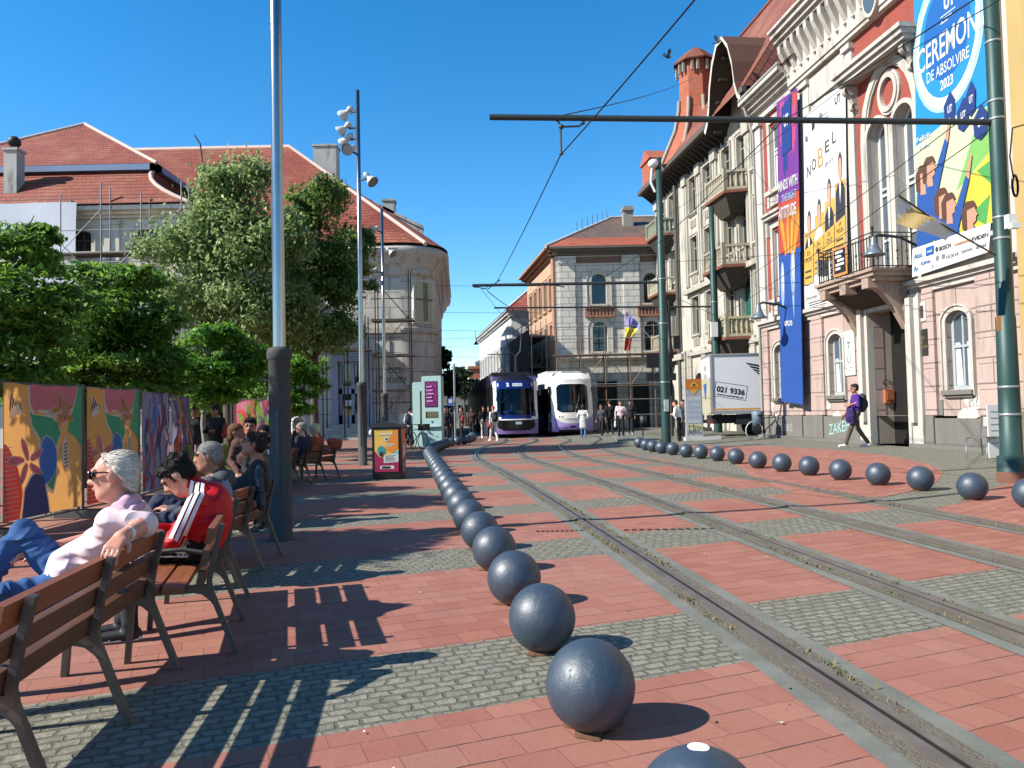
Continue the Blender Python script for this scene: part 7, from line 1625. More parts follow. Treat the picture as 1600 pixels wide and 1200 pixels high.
# ================================================================== STREET FURNITURE
def sign_post():
    q = at(711, 650, 36); t = root('sign_post', (q[0], 36, 0), 'thin grey post with a small blue and white sign beside the mint kiosk', 'sign'); mb = MB(Fr((q[0], 36, 0))); mb.tube([(0, 0, 0), (0, 0, at(711, 568, 36)[2])], .05, 8); mb.build('post', C('#9da0a2', .5, .4), t)
    p = at(704, 628, 35.9); mb = MB(); mb.box(p[0]-.12, p[0]+.12, p[1]-.02, p[1], p[2]-.18, p[2]+.18); s = mb.build('sign_plate', C('#5673b8', .5), t); mb = MB(); mb.box(p[0]-.08, p[0]+.08, p[1]-.03, p[1]-.02, p[2]-.05, p[2]+.12); mb.build('pictogram', M_WHITE, s)
sign_post()
def info_panel():
    zb = zxy(7.1, 30.3); x0, x1 = at(1073, 650, 30.3)[0], at(1097, 650, 30.3)[0]; F = Fr((0, 30.3, zb), (1, 0, 0), (0, -1, 0))
    t = root('street_map_stele', ((x0+x1)/2, 30.3, zb), 'grey street information panel with an orange top and a map', 'map stele'); h = at(1085, 592, 30.3)[2]-zb
    mb = MB(F); mb.box(x0-.02, x1+.02, -.25, 0, .1, h); mb.build('panel', C('#a8abb0', .5, var=.06), t)
    mb = MB(F); mb.box(x0-.1, x1+.7, -.4, .15, 0, .14); mb.build('base', C('#d3d1cb', .7), t)
    mb = MB(F); mb.m = 0; mb.flat([(x0-.02, h-.42), (x1+.02, h-.42), (x1+.02, h), (x0-.02, h)], .006); mb.m = 1; mb.flat([(x0+.15, h-.3), (x1-.06, h-.3), ((x0+x1)/2, h-.08)], .009); mb.flat([(x0+.12, h-.42), (x1-.1, h-.42), ((x0+x1)/2, h-.62)], .009); mb.m = 2; mb.flat(disc((x0+x1)/2+.02, h-.24, .06, .05), .012)
    mb.m = 3; mb.flat([(x0+.02, h-1.75), (x1-.02, h-1.75), (x1-.02, h-.7), (x0+.02, h-.7)], .006); mb.m = 4
    for k in range(4):
        for j in range(2): mb.flat([(x0+.06+.26*j, h-.98-.2*k), (x0+.28+.26*j, h-.98-.2*k), (x0+.28+.26*j, h-.84-.2*k), (x0+.06+.26*j, h-.84-.2*k)], .009)
    mb.m = 5; mb.flat([(x0, h-2.02), (x1, h-2.02), (x1, h-1.78), (x0, h-1.78)], .007); mb.m = 6; put_text(mb, 'Mio', (x0+x1)/2, h-1.9, .25, .012, .5, 0); put_text(mb, 'ARC', (x0+x1)/2, .35, .3, .012, .55, 0, shear=.1)
    mb.build('print', [C('#c9792a', .5), C('#e3a843', .5), C('#5a3a22', .5), C('#c3c6cb', .5), C('#aab2bf', .5), C('#d8d39a', .5), C('#5a5f6b', .6)], t)
info_panel()
def post_bin(label, px, py0, py1, Y, col):
    a, b = at(px-4, py0, Y), at(px+5, py1, Y); z = zxy(a[0], Y)+.17; t = root('litter_bin', ((a[0]+b[0])/2, Y, z), label, 'litter bin'); mb = MB(); mb.lathe([(.001, b[2]), (.13, b[2]), (.15, a[2]), (.12, a[2]), (.12, a[2]-.06), (.001, a[2]-.06)], ((a[0]+b[0])/2, Y, 0), 14); mb.build('bucket', C(col, .5), t)
    mb = MB(); mb.tube([((a[0]+b[0])/2, Y+.15, z), ((a[0]+b[0])/2, Y+.15, a[2]+.1)], .03, 6); mb.build('post', C('#2b2c2e', .5), t)
post_bin('slim dark litter bin on a post on the tram stop kerb', 1004.5, 650, 665, 32.5, '#2e3134')
def bicycle(label, x, y, rz, col, r=.33, z=0.0, basket=False):
    t = root('bicycle', (x, y, z), label, 'bicycle', rz); F = Fr((x, y, z), (math.cos(rz), math.sin(rz), 0), (-math.sin(rz), math.cos(rz), 0))
    for a in (-.52, .52):
        mb = MB(F); n = 26; pts = [(a+r*math.cos(6.2832*k/n), 0, r+r*math.sin(6.2832*k/n)) for k in range(n+1)]; mb.tube(pts, .02, 6, False); w_ = mb.build('wheel', C('#1b1b1d', .8) if col != 'pale' else C('#c9c7c0', .6), t); mb = MB(F)
        for k in range(10): mb.tube([(a, 0, r), (a+r*math.cos(.628*k), 0, r+r*math.sin(.628*k))], .004, 3)
        mb.build('spokes', M_IRON, w_)
    fc = C('#2c2f36' if col == 'pale' else col, .4); mb = MB(F)
    for p, q in (((-.52, 0, r), (-.1, 0, .3)), ((-.1, 0, .3), (-.22, 0, .85)), ((-.52, 0, r), (-.2, 0, .75)), ((-.1, 0, .3), (.38, 0, .7)), ((-.2, 0, .78), (.36, 0, .82)), ((.52, 0, r), (.34, 0, .95))): mb.tube([p, q], .018, 6)
    mb.build('frame', fc, t); mb = MB(F); mb.tube([(.3, -.28, 1.02), (.36, -.1, .98), (.36, .1, .98), (.3, .28, 1.02)], .014, 6); mb.build('handlebar', M_IRON, t); mb = MB(F); mb.sphere((-.24, 0, .9), .1, 10, 6, (1.4, .7, .35)); mb.build('saddle', M_BLK, t)
    mb = MB(F); mb.lathe([(.001, -.02), (.09, -.02), (.09, .02), (.001, .02)], (-.1, .03, .3), 12, ((1, 0, 0), (0, 0, 1), (0, 1, 0))); mb.bar((-.1, .06, .3), (-.02, .06, .15), .02, .02); mb.build('crank', M_IRON, t)
    if basket: mb = MB(F); mb.box(.42, .75, -.18, .18, .75, 1.02); mb.build('basket', M_BLK, t)
    return t
p = at(648, 675, 31); bicycle('dark bicycle leaning by the mint kiosk, behind the litter bin', p[0], 31, 1.0, '#22252b', basket=True); bicycle('second dark bicycle, left of the one by the kiosk', p[0]-.35, 31.7, 1.3, '#30343c')
p = gnd(1182, 687, .2); bicycle('bicycle with a pale rimmed wheel against the corner of the red and white house', p[0]+.45, p[1]+.2, .25, 'pale', .34, .2)
t = root('litter_bin', (p[0]+.1, p[1]+.35, .2), 'grey cylindrical bin above the pale bicycle wheel', 'litter bin'); q = at(1184, 654, p[1]+.35); mb = MB(); mb.lathe([(.001, q[2]-.28), (.2, q[2]-.28), (.22, q[2]+.26), (.2, q[2]+.28), (.001, q[2]+.24)], (q[0], q[1], 0), 16); mb.build('bucket', C('#6c7d88', .5), t); mb = MB(); mb.tube([(q[0]+.22, q[1], .2), (q[0]+.22, q[1], q[2]+.3)], .03, 6); mb.build('post', M_IRON, t)
def metal_chair():
    b = gnd(1538, 719, .22); F = rotz_frame((b[0]+.2, b[1]+.3, .22), 200); t = root('chair', (b[0]+.2, b[1]+.3, .22), 'tubular metal chair standing by the wall next to the green pole', 'chair', R_(200)); mb = MB(F)
    for s in (-.24, .24): mb.tube([(.24, s, 0), (.22, s, .44), (-.2, s, .45), (-.24, s, .05)], .016, 6); mb.tube([(-.18, s, .45), (-.27, s, .86), (-.25, s, .9)], .016, 6)
    mb.tube([(-.26, -.24, .9), (-.27, 0, .92), (-.26, .24, .9)], .016, 6); mb.tube([(-.22, -.24, .66), (-.22, .24, .66)], .012, 6); mb.build('frame', C('#8b8d8c', .4, .7), t); mb = MB(F); mb.box(-.2, .22, -.23, .23, .45, .475); mb.build('seat', C('#6d6a66', .6), t); mb = MB(F); mb.box(-.29, -.265, -.22, .22, .68, .88); mb.build('backrest', C('#b9b4aa', .6), t)
    q = at(1557, 690, b[1]+.1); t = root('sign_board', (q[0], q[1], .22), 'white notice board leaning against the green pole by the chair', 'notice board'); mb = MB(); mb.box(q[0]-.16, q[0]+.16, q[1], q[1]+.03, .25, 1.35); s = mb.build('board', C('#dcdcd8', .6), t); mb = MB()
    for k in range(6): mb.box(q[0]-.1, q[0]+.08-.03*(k % 2), q[1]-.004, q[1], 1.2-.13*k, 1.22-.13*k)
    mb.build('print', C('#8a8f98', .6), s)
metal_chair()
def traffic_lights():
    Y = 35; p = at(1050, 640, Y); t = root('traffic_light', (p[0], Y, .1), 'black traffic signal boxes on a dark post behind the second green pole', 'traffic light'); mb = MB(); mb.tube([(p[0], Y, .1), (p[0], Y, at(1050, 470, Y)[2])], .06, 8); mb.tube([at(1041, 475, Y), at(1046, 520, Y), at(1051, 560, Y)], .06, 6); mb.build('post', C('#1c1d20', .6), t)
    for (a, b, c, d) in ((1010, 552, 1050, 574), (1010, 584, 1056, 594), (1053, 525, 1062, 545)): P, Q = at(a, b, Y-.2), at(c, d, Y-.2); mb = MB(); mb.box(P[0], Q[0], Y-.3, Y-.05, Q[2], P[2]); mb.build('signal_box', C('#15161a', .5), t)
traffic_lights()
# flag on the foreground pole
t = root('flag', at(1500, 365, 12.3), 'white and yellow flag on a staff leaning from the big green pole', 'flag'); mb = MB(); mb.tube([at(1556, 399, 12.4), at(1462, 345, 12.1), at(1404, 305, 12.0)], .014, 6); mb.build('flagstaff', C('#5a4638', .5), t)
mb = MB(); Pq = [at(1404, 306, 12.0), at(1492, 362, 12.2), at(1478, 376, 12.2), at(1404, 348, 12.0)]; n, m = 14, 8; vs = []
for j in range(m+1):
    for i in range(n+1): u, v = i/n, j/m; p = (Pq[0]*(1-u)+Pq[1]*u)*(1-v)+(Pq[3]*(1-u)+Pq[2]*u)*v; vs.append(p+np.array((.02*math.sin(9*u), .05*math.sin(u*7+v*2), -.03*v*math.sin(u*6))))
for j in range(m):
    for i in range(n):
        mb.m = 1 if .22 < (i/n+.35*j/m) % 1 < .62 else 0; k = j*(n+1)+i; mb.add([vs[k], vs[k+1], vs[k+n+2], vs[k+n+1]], [(0, 1, 2, 3)], True)
mb.build('cloth', [C('#e8e7ea', .8), C('#d8b878', .8)], t)
# pigeons in the air
for (px, py, Y, a, lb) in ((1043, 89, 30, .5, 'dark bird in flight, left one beside the contact wire'), (1121, 66, 33, -.7, 'dark bird in flight above the brick turret')):
    q = at(px, py, Y); t = root('bird', q, lb, 'bird'); F = rotz_frame(q, math.degrees(a)); mb = MB(F); mb.sphere((0, 0, 0), .07, 10, 6, (1.9, .8, .8)); mb.sphere((.14, 0, .03), .035, 8, 6); mb.add([(-.1, -.03, 0), (-.1, .03, 0), (-.26, .05, .01), (-.26, -.05, .01)], [(0, 1, 2, 3)]); mb.build('body', C('#3c3b45', .7), t)
    for s in (-1, 1): mb = MB(F); mb.add([(.06, s*.04, .03), (-.06, s*.04, .03), (-.1, s*.16, .2), (.0, s*.2, .26), (.08, s*.14, .17)], [(0, 1, 2, 3, 4)]); mb.build('wing', C('#4a4955', .7), t)
# loose paper and leaves on the paving
mb = MB(); rg = random.Random(12)
for k in range(160):
    y = rg.uniform(3, 20); x = rg.uniform(-.45, .55)*y*.9; a = rg.uniform(0, 3.1); s = rg.uniform(.008, .02); z = zxy(x, y)+.012; mb.m = 0 if rg.random() < .25 else 1
    mb.add([(x+s*math.cos(a+q*1.57)*(1 if q % 2 else .5), y+s*math.sin(a+q*1.57)*(1 if q % 2 else .5), z+.004*(q % 2)) for q in range(4)], [(0, 1, 2, 3)])
mb.build('litter', [C('#d9d6cd', .8), C('#8a6a42', .9)], label='scattered leaves and scraps on the paving', cat='litter', kind='stuff')
# ================================================================== PEOPLE
def surface_nets(D, org, res):
    nx, ny, nz = D.shape; neg = D < 0
    c = [(i, j, k) for i in (0, 1) for j in (0, 1) for k in (0, 1)]
    S = lambda A_, o: A_[o[0]:nx-1+o[0], o[1]:ny-1+o[1], o[2]:nz-1+o[2]]
    cnt = sum(S(neg, o).astype(np.int8) for o in c); mask = (cnt > 0) & (cnt < 8)
    cells = np.argwhere(mask); idx = -np.ones(mask.shape, np.int64); idx[mask] = np.arange(len(cells))
    pos = np.zeros((len(cells), 3)); num = np.zeros(len(cells)); ii = tuple(cells.T)
    for a in c:
        for ax in range(3):
            if a[ax]: continue
            b = list(a); b[ax] = 1; va = S(D, a)[ii]; vb = S(D, b)[ii]; cr = (va < 0) != (vb < 0); t = np.where(cr, va/(va-vb+1e-12), 0)
            p = np.tile(np.array(a, float), (len(cells), 1)); p[:, ax] += t; pos += p*cr[:, None]; num += cr
    V = (cells+pos/num[:, None])*res+org; Fs = []
    for ax in range(3):
        u, v = (ax+1) % 3, (ax+2) % 3; sl0 = [slice(None)]*3; sl1 = [slice(None)]*3; sl0[ax] = slice(0, -1); sl1[ax] = slice(1, None)
        n0, n1 = neg[tuple(sl0)], neg[tuple(sl1)]; e = np.argwhere(n0 != n1); e = e[(e[:, u] > 0) & (e[:, v] > 0) & (e[:, u] < D.shape[u]-1) & (e[:, v] < D.shape[v]-1)]
        if not len(e): continue
        def cell(du, dv): q = e.copy(); q[:, u] -= du; q[:, v] -= dv; return idx[tuple(q.T)]
        quad = np.stack([cell(1, 1), cell(0, 1), cell(0, 0), cell(1, 0)], 1); fl = ~n0[tuple(e.T)]; quad[fl] = quad[fl][:, ::-1]; Fs.append(quad)
    return V, np.concatenate(Fs)
class Fig:
    """one continuous body grown round tapered limbs; coordinates: x forward, y left, z up"""
    def __init__(s, sc=1.0): s.p = []; s.sc = sc
    def cap(s, a, b, ra, rb=None, m=0, k=.03, fold=0.0, ff=60, sq=None): s.p.append(('c', np.array(a, float), np.array(b, float), ra, ra if rb is None else rb, m, k, fold, ff, sq)); return s
    def ell(s, c, r, m=0, k=.03, R=None): s.p.append(('e', np.array(c, float), np.array(r, float), R, 0, m, k, 0, 0, None)); return s
    def field(s, res):
        lo = np.full(3, 1e9); hi = -lo; B = []
        for p in s.p:
            if p[0] == 'c': l = np.minimum(p[1]-p[3], p[2]-p[4]); h = np.maximum(p[1]+p[3], p[2]+p[4])
            else: rm = p[2].max(); l, h = p[1]-rm, p[1]+rm
            mg = p[6]+3*res+.01; B.append((l-mg, h+mg)); lo = np.minimum(lo, l-mg); hi = np.maximum(hi, h+mg)
        n = np.ceil((hi-lo)/res).astype(int)+2; D = np.full(n, .2); ND = np.full(n, 9.0); NM = np.zeros(n, np.int16)
        for p, (l, h) in zip(s.p, B):
            i0 = np.maximum(0, np.floor((l-lo)/res).astype(int)); i1 = np.minimum(n, np.ceil((h-lo)/res).astype(int)+1); sl = tuple(slice(a, b) for a, b in zip(i0, i1))
            X = [lo[q]+res*np.arange(i0[q], i1[q]) for q in range(3)]; gx, gy, gz = np.meshgrid(*X, indexing='ij', sparse=True)
            if p[0] == 'c':
                a, b = p[1], p[2]; d = b-a; L2 = max(1e-9, d@d); t = np.clip(((gx-a[0])*d[0]+(gy-a[1])*d[1]+(gz-a[2])*d[2])/L2, 0, 1)
                dx, dy, dz = gx-a[0]-t*d[0], gy-a[1]-t*d[1], gz-a[2]-t*d[2]
                if p[9] is not None: dx, dy, dz = dx*p[9][0], dy*p[9][1], dz*p[9][2]
                f = np.sqrt(dx**2+dy**2+dz**2)-(p[3]+(p[4]-p[3])*t)
                if p[7]: f = f-p[7]*np.sin(t*math.sqrt(L2)*p[8]+14*gx+9*gy+4*np.sin(25*gz+8*gy))*np.sin(31*gy+17*gz+5*gx)
            else:
                q = [gx-p[1][0], gy-p[1][1], gz-p[1][2]]
                if p[3] is not None: Rm = p[3]; q = [Rm[0][j]*q[0]+Rm[1][j]*q[1]+Rm[2][j]*q[2] for j in range(3)]
                kk = np.sqrt((q[0]/p[2][0])**2+(q[1]/p[2][1])**2+(q[2]/p[2][2])**2); f = (kk-1)*p[2].min()*np.where(kk > 1, 1, 1)
            k = p[6]; o = D[sl]; hh = np.clip(.5+.5*(o-f)/k, 0, 1); D[sl] = o+(f-o)*hh-k*hh*(1-hh); c = f < ND[sl]; ND[sl] = np.where(c, f, ND[sl]); NM[sl] = np.where(c, p[5], NM[sl])
        return D, NM, lo
    def ev(s, P):
        d = np.full(len(P), 1.0)
        for p in s.p:
            if p[0] == 'c':
                a, b = p[1], p[2]; e = b-a; t = np.clip(((P-a) @ e)/max(1e-9, e@e), 0, 1); f = np.linalg.norm((P-a-t[:, None]*e)*(p[9] or (1, 1, 1)), axis=1)-(p[3]+(p[4]-p[3])*t)
            else:
                q = P-p[1]; q = q @ np.array(p[3]) if p[3] is not None else q; f = (np.linalg.norm(q/p[2], axis=1)-1)*p[2].min()
            k = p[6]; h = np.clip(.5+.5*(d-f)/k, 0, 1); d = d+(f-d)*h-k*h*(1-h)
        return d
    def drape(s, path, dirv, off=.013):
        """points laid on the surface, looking along -dirv"""
        P = np.array(path, float)+np.array(dirv)*.16; dv = -np.array(dirv, float)
        for _ in range(40): P = P+dv*np.clip(s.ev(P)*.8, -.01, .03)[:, None]
        return P-dv*off
    def build(s, name, mats, parent, res, F):
        D, NM, lo = s.field(res); V, Q = surface_nets(D, lo, res); g = np.clip(np.round((V-lo)/res).astype(int), 0, np.array(D.shape)-1); vm = NM[tuple(g.T)]; fm = vm[Q[:, 0]]
        W = (V*s.sc) @ np.array([F.ex, F.ey, F.ez])+F.o
        return mk(name, W, Q.tolist(), mats, fm, np.ones(len(Q), bool), parent)
SKIN = C('#dba083', .5, var=.08, sc=20); SKIN_D = C('#a8735a', .55, var=.08, sc=20); SKIN_R = C('#de9a80', .5, var=.14, sc=25); EYE = C('#1a1412', .3); LIP = C('#a5594e', .5)
def head(f, hd, c, yaw=0, pitch=0, roll=0, m=(0, 8, 9), big=1.0, detail=True, hair=None, hm=None, style='short'):
    """c = centre of the skull; adds skull, face, nose, ears, mouth, eyes to f, hair to hd"""
    cy, sy, cp, sp = math.cos(yaw), math.sin(yaw), math.cos(pitch), math.sin(pitch)
    Rm = np.array([[cy, -sy, 0], [sy, cy, 0], [0, 0, 1]]) @ np.array([[cp, 0, sp], [0, 1, 0], [-sp, 0, cp]]); c = np.array(c, float)
    P = lambda x, y, z: c+Rm @ np.array((x, y, z))*big
    b = big; f.ell(P(-.012, 0, .025), (.098*b, .076*b, .088*b), m[0], .02, Rm.tolist()); f.ell(P(.025, 0, -.035), (.068*b, .06*b, .085*b), m[0], .03, Rm.tolist()); f.cap(P(.05, .018, -.098), P(.05, -.018, -.098), .03*b, None, m[0], .03); f.cap(P(-.005, .045, -.06), P(.045, .02, -.1), .025*b, .02*b, m[0], .03); f.cap(P(-.005, -.045, -.06), P(.045, -.02, -.1), .025*b, .02*b, m[0], .03)
    f.cap(P(.085, 0, .01), P(.108, 0, -.03), .011*b, .016*b, m[0], .014); f.cap(P(.095, .012, -.034), P(.095, -.012, -.034), .012*b, None, m[0], .01)
    f.cap(P(.08, .045, .028), P(.09, .015, .026), .011*b, .011*b, m[0], .015); f.cap(P(.08, -.045, .028), P(.09, -.015, .026), .011*b, .011*b, m[0], .015)
    for s_ in (-1, 1):
        f.ell(P(-.008, s_*.079, -.005), (.026*b, .010*b, .035*b), m[0], .008, Rm.tolist())
        if detail: f.ell(P(.083, s_*.031, .008), (.010*b, .014*b, .007*b), m[1], .003); f.cap(P(.088, s_*.045, .034), P(.096, s_*.018, .034), .005*b, None, hm if hm is not None else m[1], .004)
    if detail: f.cap(P(.094, .018, -.066), P(.094, -.018, -.066), .007*b, None, m[2], .006)
    if hd is not None:
        if style == 'bald': pass
        elif style == 'slick':
            hd.ell(P(-.034, 0, .050), (.092*b, .080*b, .071*b), 0, .015, Rm.tolist()); hd.ell(P(-.065, 0, .0), (.054*b, .076*b, .08*b), 0, .02, Rm.tolist()); hd.ell(P(-.075, 0, -.055), (.03*b, .055*b, .04*b), 0, .02, Rm.tolist())
            for q in range(9):
                u = (q-4)/4; hd.cap(P(.045-.02*abs(u), .05*u, .102-.03*abs(u)), P(-.108+.02*abs(u), .066*u, .04-.02*abs(u)), .0095*b, None, 0, .003); hd.cap(P(-.104, .06*u, .03), P(-.106+.02*abs(u), .06*u, -.08), .0095*b, None, 0, .003)
            for s_ in (-1, 1): hd.cap(P(-.02, s_*.076, .035), P(-.085, s_*.072, -.02), .012*b, None, 0, .012); hd.cap(P(-.03, s_*.079, .02), P(-.085, s_*.072, -.06), .012*b, None, 0, .012)
        elif style in ('short', 'crop'):
            hd.ell(P(-.022, 0, .05), (.102*b, .084*b, .078*b), 0, .02, Rm.tolist()); hd.ell(P(-.055, 0, .0), (.068*b, .080*b, .078*b), 0, .02, Rm.tolist())
            if style == 'short':
                hd.cap(P(.06, .035, .085), P(.06, -.035, .085), .026*b, None, 0, .02); rg = random.Random(7)
                for q in range(26): a_, e_ = rg.uniform(0, 6.28), rg.uniform(.15, 1.3); u = np.array((math.cos(a_)*math.cos(e_)*.1-.02, math.sin(a_)*math.cos(e_)*.084, .05+.08*math.sin(e_))); hd.cap(P(*u), P(*(u+np.array((-.02, 0, .006)))), .012*b, .007*b, 0, .006)
            for s_ in (-1, 1): hd.cap(P(.03, s_*.07, .04), P(.012, s_*.076, -.02), .010*b, .006*b, 0, .01)
        elif style == 'long':
            hd.ell(P(-.022, 0, .05), (.106*b, .09*b, .082*b), 0, .02, Rm.tolist()); hd.ell(P(-.06, 0, -.02), (.075*b, .092*b, .12*b), 0, .03, Rm.tolist()); hd.cap(P(-.07, .05, -.1), P(-.08, .05, -.2), .045*b, .025*b, 0, .03); hd.cap(P(-.07, -.05, -.1), P(-.08, -.05, -.2), .045*b, .025*b, 0, .03)
        elif style == 'bob':
            hd.ell(P(-.025, 0, .04), (.108*b, .096*b, .09*b), 0, .02, Rm.tolist()); hd.ell(P(-.055, 0, -.03), (.08*b, .098*b, .09*b), 0, .03, Rm.tolist())
        elif style == 'cap':
            hd.ell(P(-.012, 0, .05), (.106*b, .088*b, .076*b), 0, .02, Rm.tolist()); hd.cap(P(.08, .03, .045), P(.15, .0, .038), .03*b, .02*b, 0, .02, sq=(1, 1, 2.5))
        elif style == 'hat':
            hd.ell(P(-.012, 0, .07), (.1*b, .085*b, .075*b), 0, .02, Rm.tolist()); hd.ell(P(0, 0, .05), (.17*b, .15*b, .018*b), 0, .02, Rm.tolist())
    return P
def hand(f, w, d, n, m, curl=.5, sc=1.0, thumb=1):
    """wrist w, direction d of the palm, n = back of the hand; five unequal fingers"""
    d = np.array(d, float); d /= np.linalg.norm(d); n = np.array(n, float); n -= d*(n@d); n /= np.linalg.norm(n); s_ = np.cross(n, d)*thumb; w = np.array(w, float)
    for q in (-.027, -.009, .009, .027): f.cap(w+s_*q*.7*sc, w+d*.085*sc+s_*q*sc, .015*sc, .0135*sc, m, .014)
    for q, L in zip((-.031, -.0105, .0105, .031), (.066, .085, .09, .082)):
        a = w+d*.088*sc+s_*q*sc; c1 = curl*.7; e1 = d*math.cos(c1)-n*math.sin(c1); e2 = d*math.cos(c1*2.2)-n*math.sin(c1*2.2); b = a+e1*L*.5*sc; f.cap(a, b, .0105*sc, .0095*sc, m, .004); f.cap(b, b+e2*L*.5*sc, .0095*sc, .0075*sc, m, .004)
    a = w+d*.02*sc+s_*.028*sc; b = a+(d*.55+s_*.6-n*.3)*.045*sc; f.cap(a, b, .014*sc, .011*sc, m, .01); f.cap(b, b+(d*.8+s_*.15-n*.45)*.034*sc, .0105*sc, .0085*sc, m, .004)
def limb(f, a, b, ra, rb, m, k=.03, fold=0, ff=70): f.cap(a, b, ra, rb, m, k, fold, ff)
def shoe(f, ank, d, m, ms, L=.17):
    ank = np.array(ank, float); d = np.array((d[0], d[1], 0), float); d /= np.linalg.norm(d); h = np.array((0, 0, ank[2]))
    f.cap(ank-d*.03-np.array((0, 0, ank[2]-.045)), ank+d*L-np.array((0, 0, ank[2]-.038)), .045, .034, m, .02); f.cap(ank, ank-np.array((0, 0, ank[2]-.06)), .042, .044, m, .02); f.cap(ank-d*.045+np.array((0, 0, .02-ank[2])), ank+d*(L+.01)+np.array((0, 0, .018-ank[2])), .034, .03, ms, .006, sq=(1, 1, 1.7))
def person_root(label, x, y, z, deg, group=None):
    t = root('person', (x, y, z), label, 'person', R_(deg), group); return t, rotz_frame((x, y, z), deg)
# mats: 0 skin 1 top 2 trousers 3 shoe 4 sole 5 second top colour 6 bag 7 stripe 8 eye 9 lip 10 hair-like
def mats(skin, top, trs, shoe_='#2a2a2e', sole='#d8d8d4', top2=None, bag='#222228', stripe='#f0efec', hair='#3a2c24'):
    return [skin, C(top, .85, var=.12, sc=4, bump=.12, bsc=90), C(trs, .85, var=.18, sc=5, bump=.12, bsc=90), C(shoe_, .6), C(sole, .6), C(top2 or top, .8), C(bag, .7), C(stripe, .8), EYE, LIP, C(hair, .7)]
def stander(label, x, y, z, deg, M, h=1.74, hair='#2b2320', style='short', stride=.0, arms='down', bag=None, sleeves=True, shorts=False, lean=0.0, res=.02, bend=0.0, group=None, heady=0.0, headp=0.0, backpack=None, coat=0.0, wide=1.0, handbag=None):
    t, F = person_root(label, x, y, z, deg, group); f = Fig(h/1.74); hd = Fig(h/1.74); k = stride; b = bend
    pel = np.array((0, 0, .93)); ch = np.array((lean*.5+b*.2, 0, 1.24)); nk = np.array((lean+b*.35, 0, 1.47-.1*b)); sh = [nk+np.array((-.01, s*.18*wide, -.06)) for s in (1, -1)]; hips = [np.array((0, s*.09, .92)) for s in (1, -1)]
    f.cap((-.0, .07*wide, .95), (0, -.07*wide, .95), .105*wide, None, 2 if not coat else 1, .04); f.cap((ch[0], .075*wide, 1.05), (ch[0], -.075*wide, 1.05), .105*wide, None, 1, .05); f.cap(ch+np.array((0, .085*wide, .03)), ch+np.array((0, -.085*wide, .03)), .115*wide, None, 1, .06, .006, 40); f.cap(sh[0]-np.array((0, .04, .03)), sh[1]+np.array((0, .04, -.03)), .075, None, 1, .05); f.cap(ch, pel, .12*wide, .115*wide, 1, .05, .006, 50)
    if coat: f.cap((0, .05, .93), (0, .06, .93-coat), .12, .13, 1, .05); f.cap((0, -.05, .93), (0, -.06, .93-coat), .12, .13, 1, .05)
    f.cap(nk-np.array((0.01, 0, .04)), nk+np.array((.01, 0, .06)), .052, .05, 0, .03)
    feet = []
    for i, s in enumerate((1, -1)):
        fw = k*(1 if i == 0 else -1); kn = hips[i]+np.array((fw*.45+.03, s*.005, -.43)); an = hips[i]+np.array((fw*.95, s*.01, -.835)); 
        if fw < 0: kn = kn+np.array((.06, 0, .02)); an = an+np.array((0, 0, .03))
        limb(f, hips[i], kn, .088, .060, 2, .03, .007, 60)
        if shorts: limb(f, kn, an, .055, .038, 0, .01)
        else: limb(f, kn, an, .063, .052, 2, .03, .006, 70)
        shoe(f, an, (1, .1*s), 3, 4); feet.append(an)
    for i, s in enumerate((1, -1)):
        a = arms if isinstance(arms, str) else arms[i]
        if a == 'down': el = sh[i]+np.array((-.03-.25*k*s, s*.07, -.28)); wr = el+np.array((.08-.3*k*s, s*.0, -.24))
        elif a == 'fold': el = sh[i]+np.array((.02, s*.09, -.28)); wr = el+np.array((.20, -s*.1, .02))
        elif a == 'up': el = sh[i]+np.array((.12, s*.08, -.22)); wr = el+np.array((.10, -s*.08, .20))
        elif a == 'phone': el = sh[i]+np.array((.05, s*.08, -.27)); wr = el+np.array((.18, -s*.08, .12))
        elif a == 'pocket': el = sh[i]+np.array((-.08, s*.1, -.26)); wr = np.array((.05, s*.15, .98))
        else: el, wr = np.array(a[0]), np.array(a[1])
        limb(f, sh[i], el, .060, .048, 1, .03, .005, 60)
        if sleeves: limb(f, el, wr, .047, .038, 1, .02, .004, 60)
        else: limb(f, sh[i]*.35+el*.65, wr, .041, .028, 0, .008)
        d = wr-el; hand(f, wr, d, np.array((0, s, .2)), 0, .5, 1.0, s)
    hc = nk+np.array((.02+b*.12, 0, .155-.03*b)); head(f, hd, hc, heady, headp+b*.6, 0, (0, 8, 9), 1.0, True, style=style, hm=10)
    f.build('body', M, t, res, F); 
    if style != 'bald': hd.build('hair' if style not in ('cap', 'hat') else 'hat', [C(hair, .7, var=.25, sc=40)], t, min(res, .014), F)
    if backpack: g = Fig(h/1.74); g.cap(ch+np.array((-.19, 0, .12)), ch+np.array((-.17, 0, -.16)), .12, .13, 0, .04, sq=(1.25, .85, 1)); g.cap(ch+np.array((-.27, 0, -.1)), ch+np.array((-.27, 0, -.02)), .08, None, 0, .04, sq=(1.4, .8, 1)); [g.cap(sh[i]+np.array((.05, -s*.05, .02)), ch+np.array((.1, s*.1, -.1)), .022, None, 0, .02) or g.cap(sh[i]+np.array((.05, -s*.05, .03)), ch+np.array((-.14, s*.07, .16)), .022, None, 0, .02) for i, s in enumerate((1, -1))]
    if backpack: bq = g.build('backpack', [C(backpack[0], .8, var=.15)], None, res, F); tag(bq, backpack[1], 'backpack')
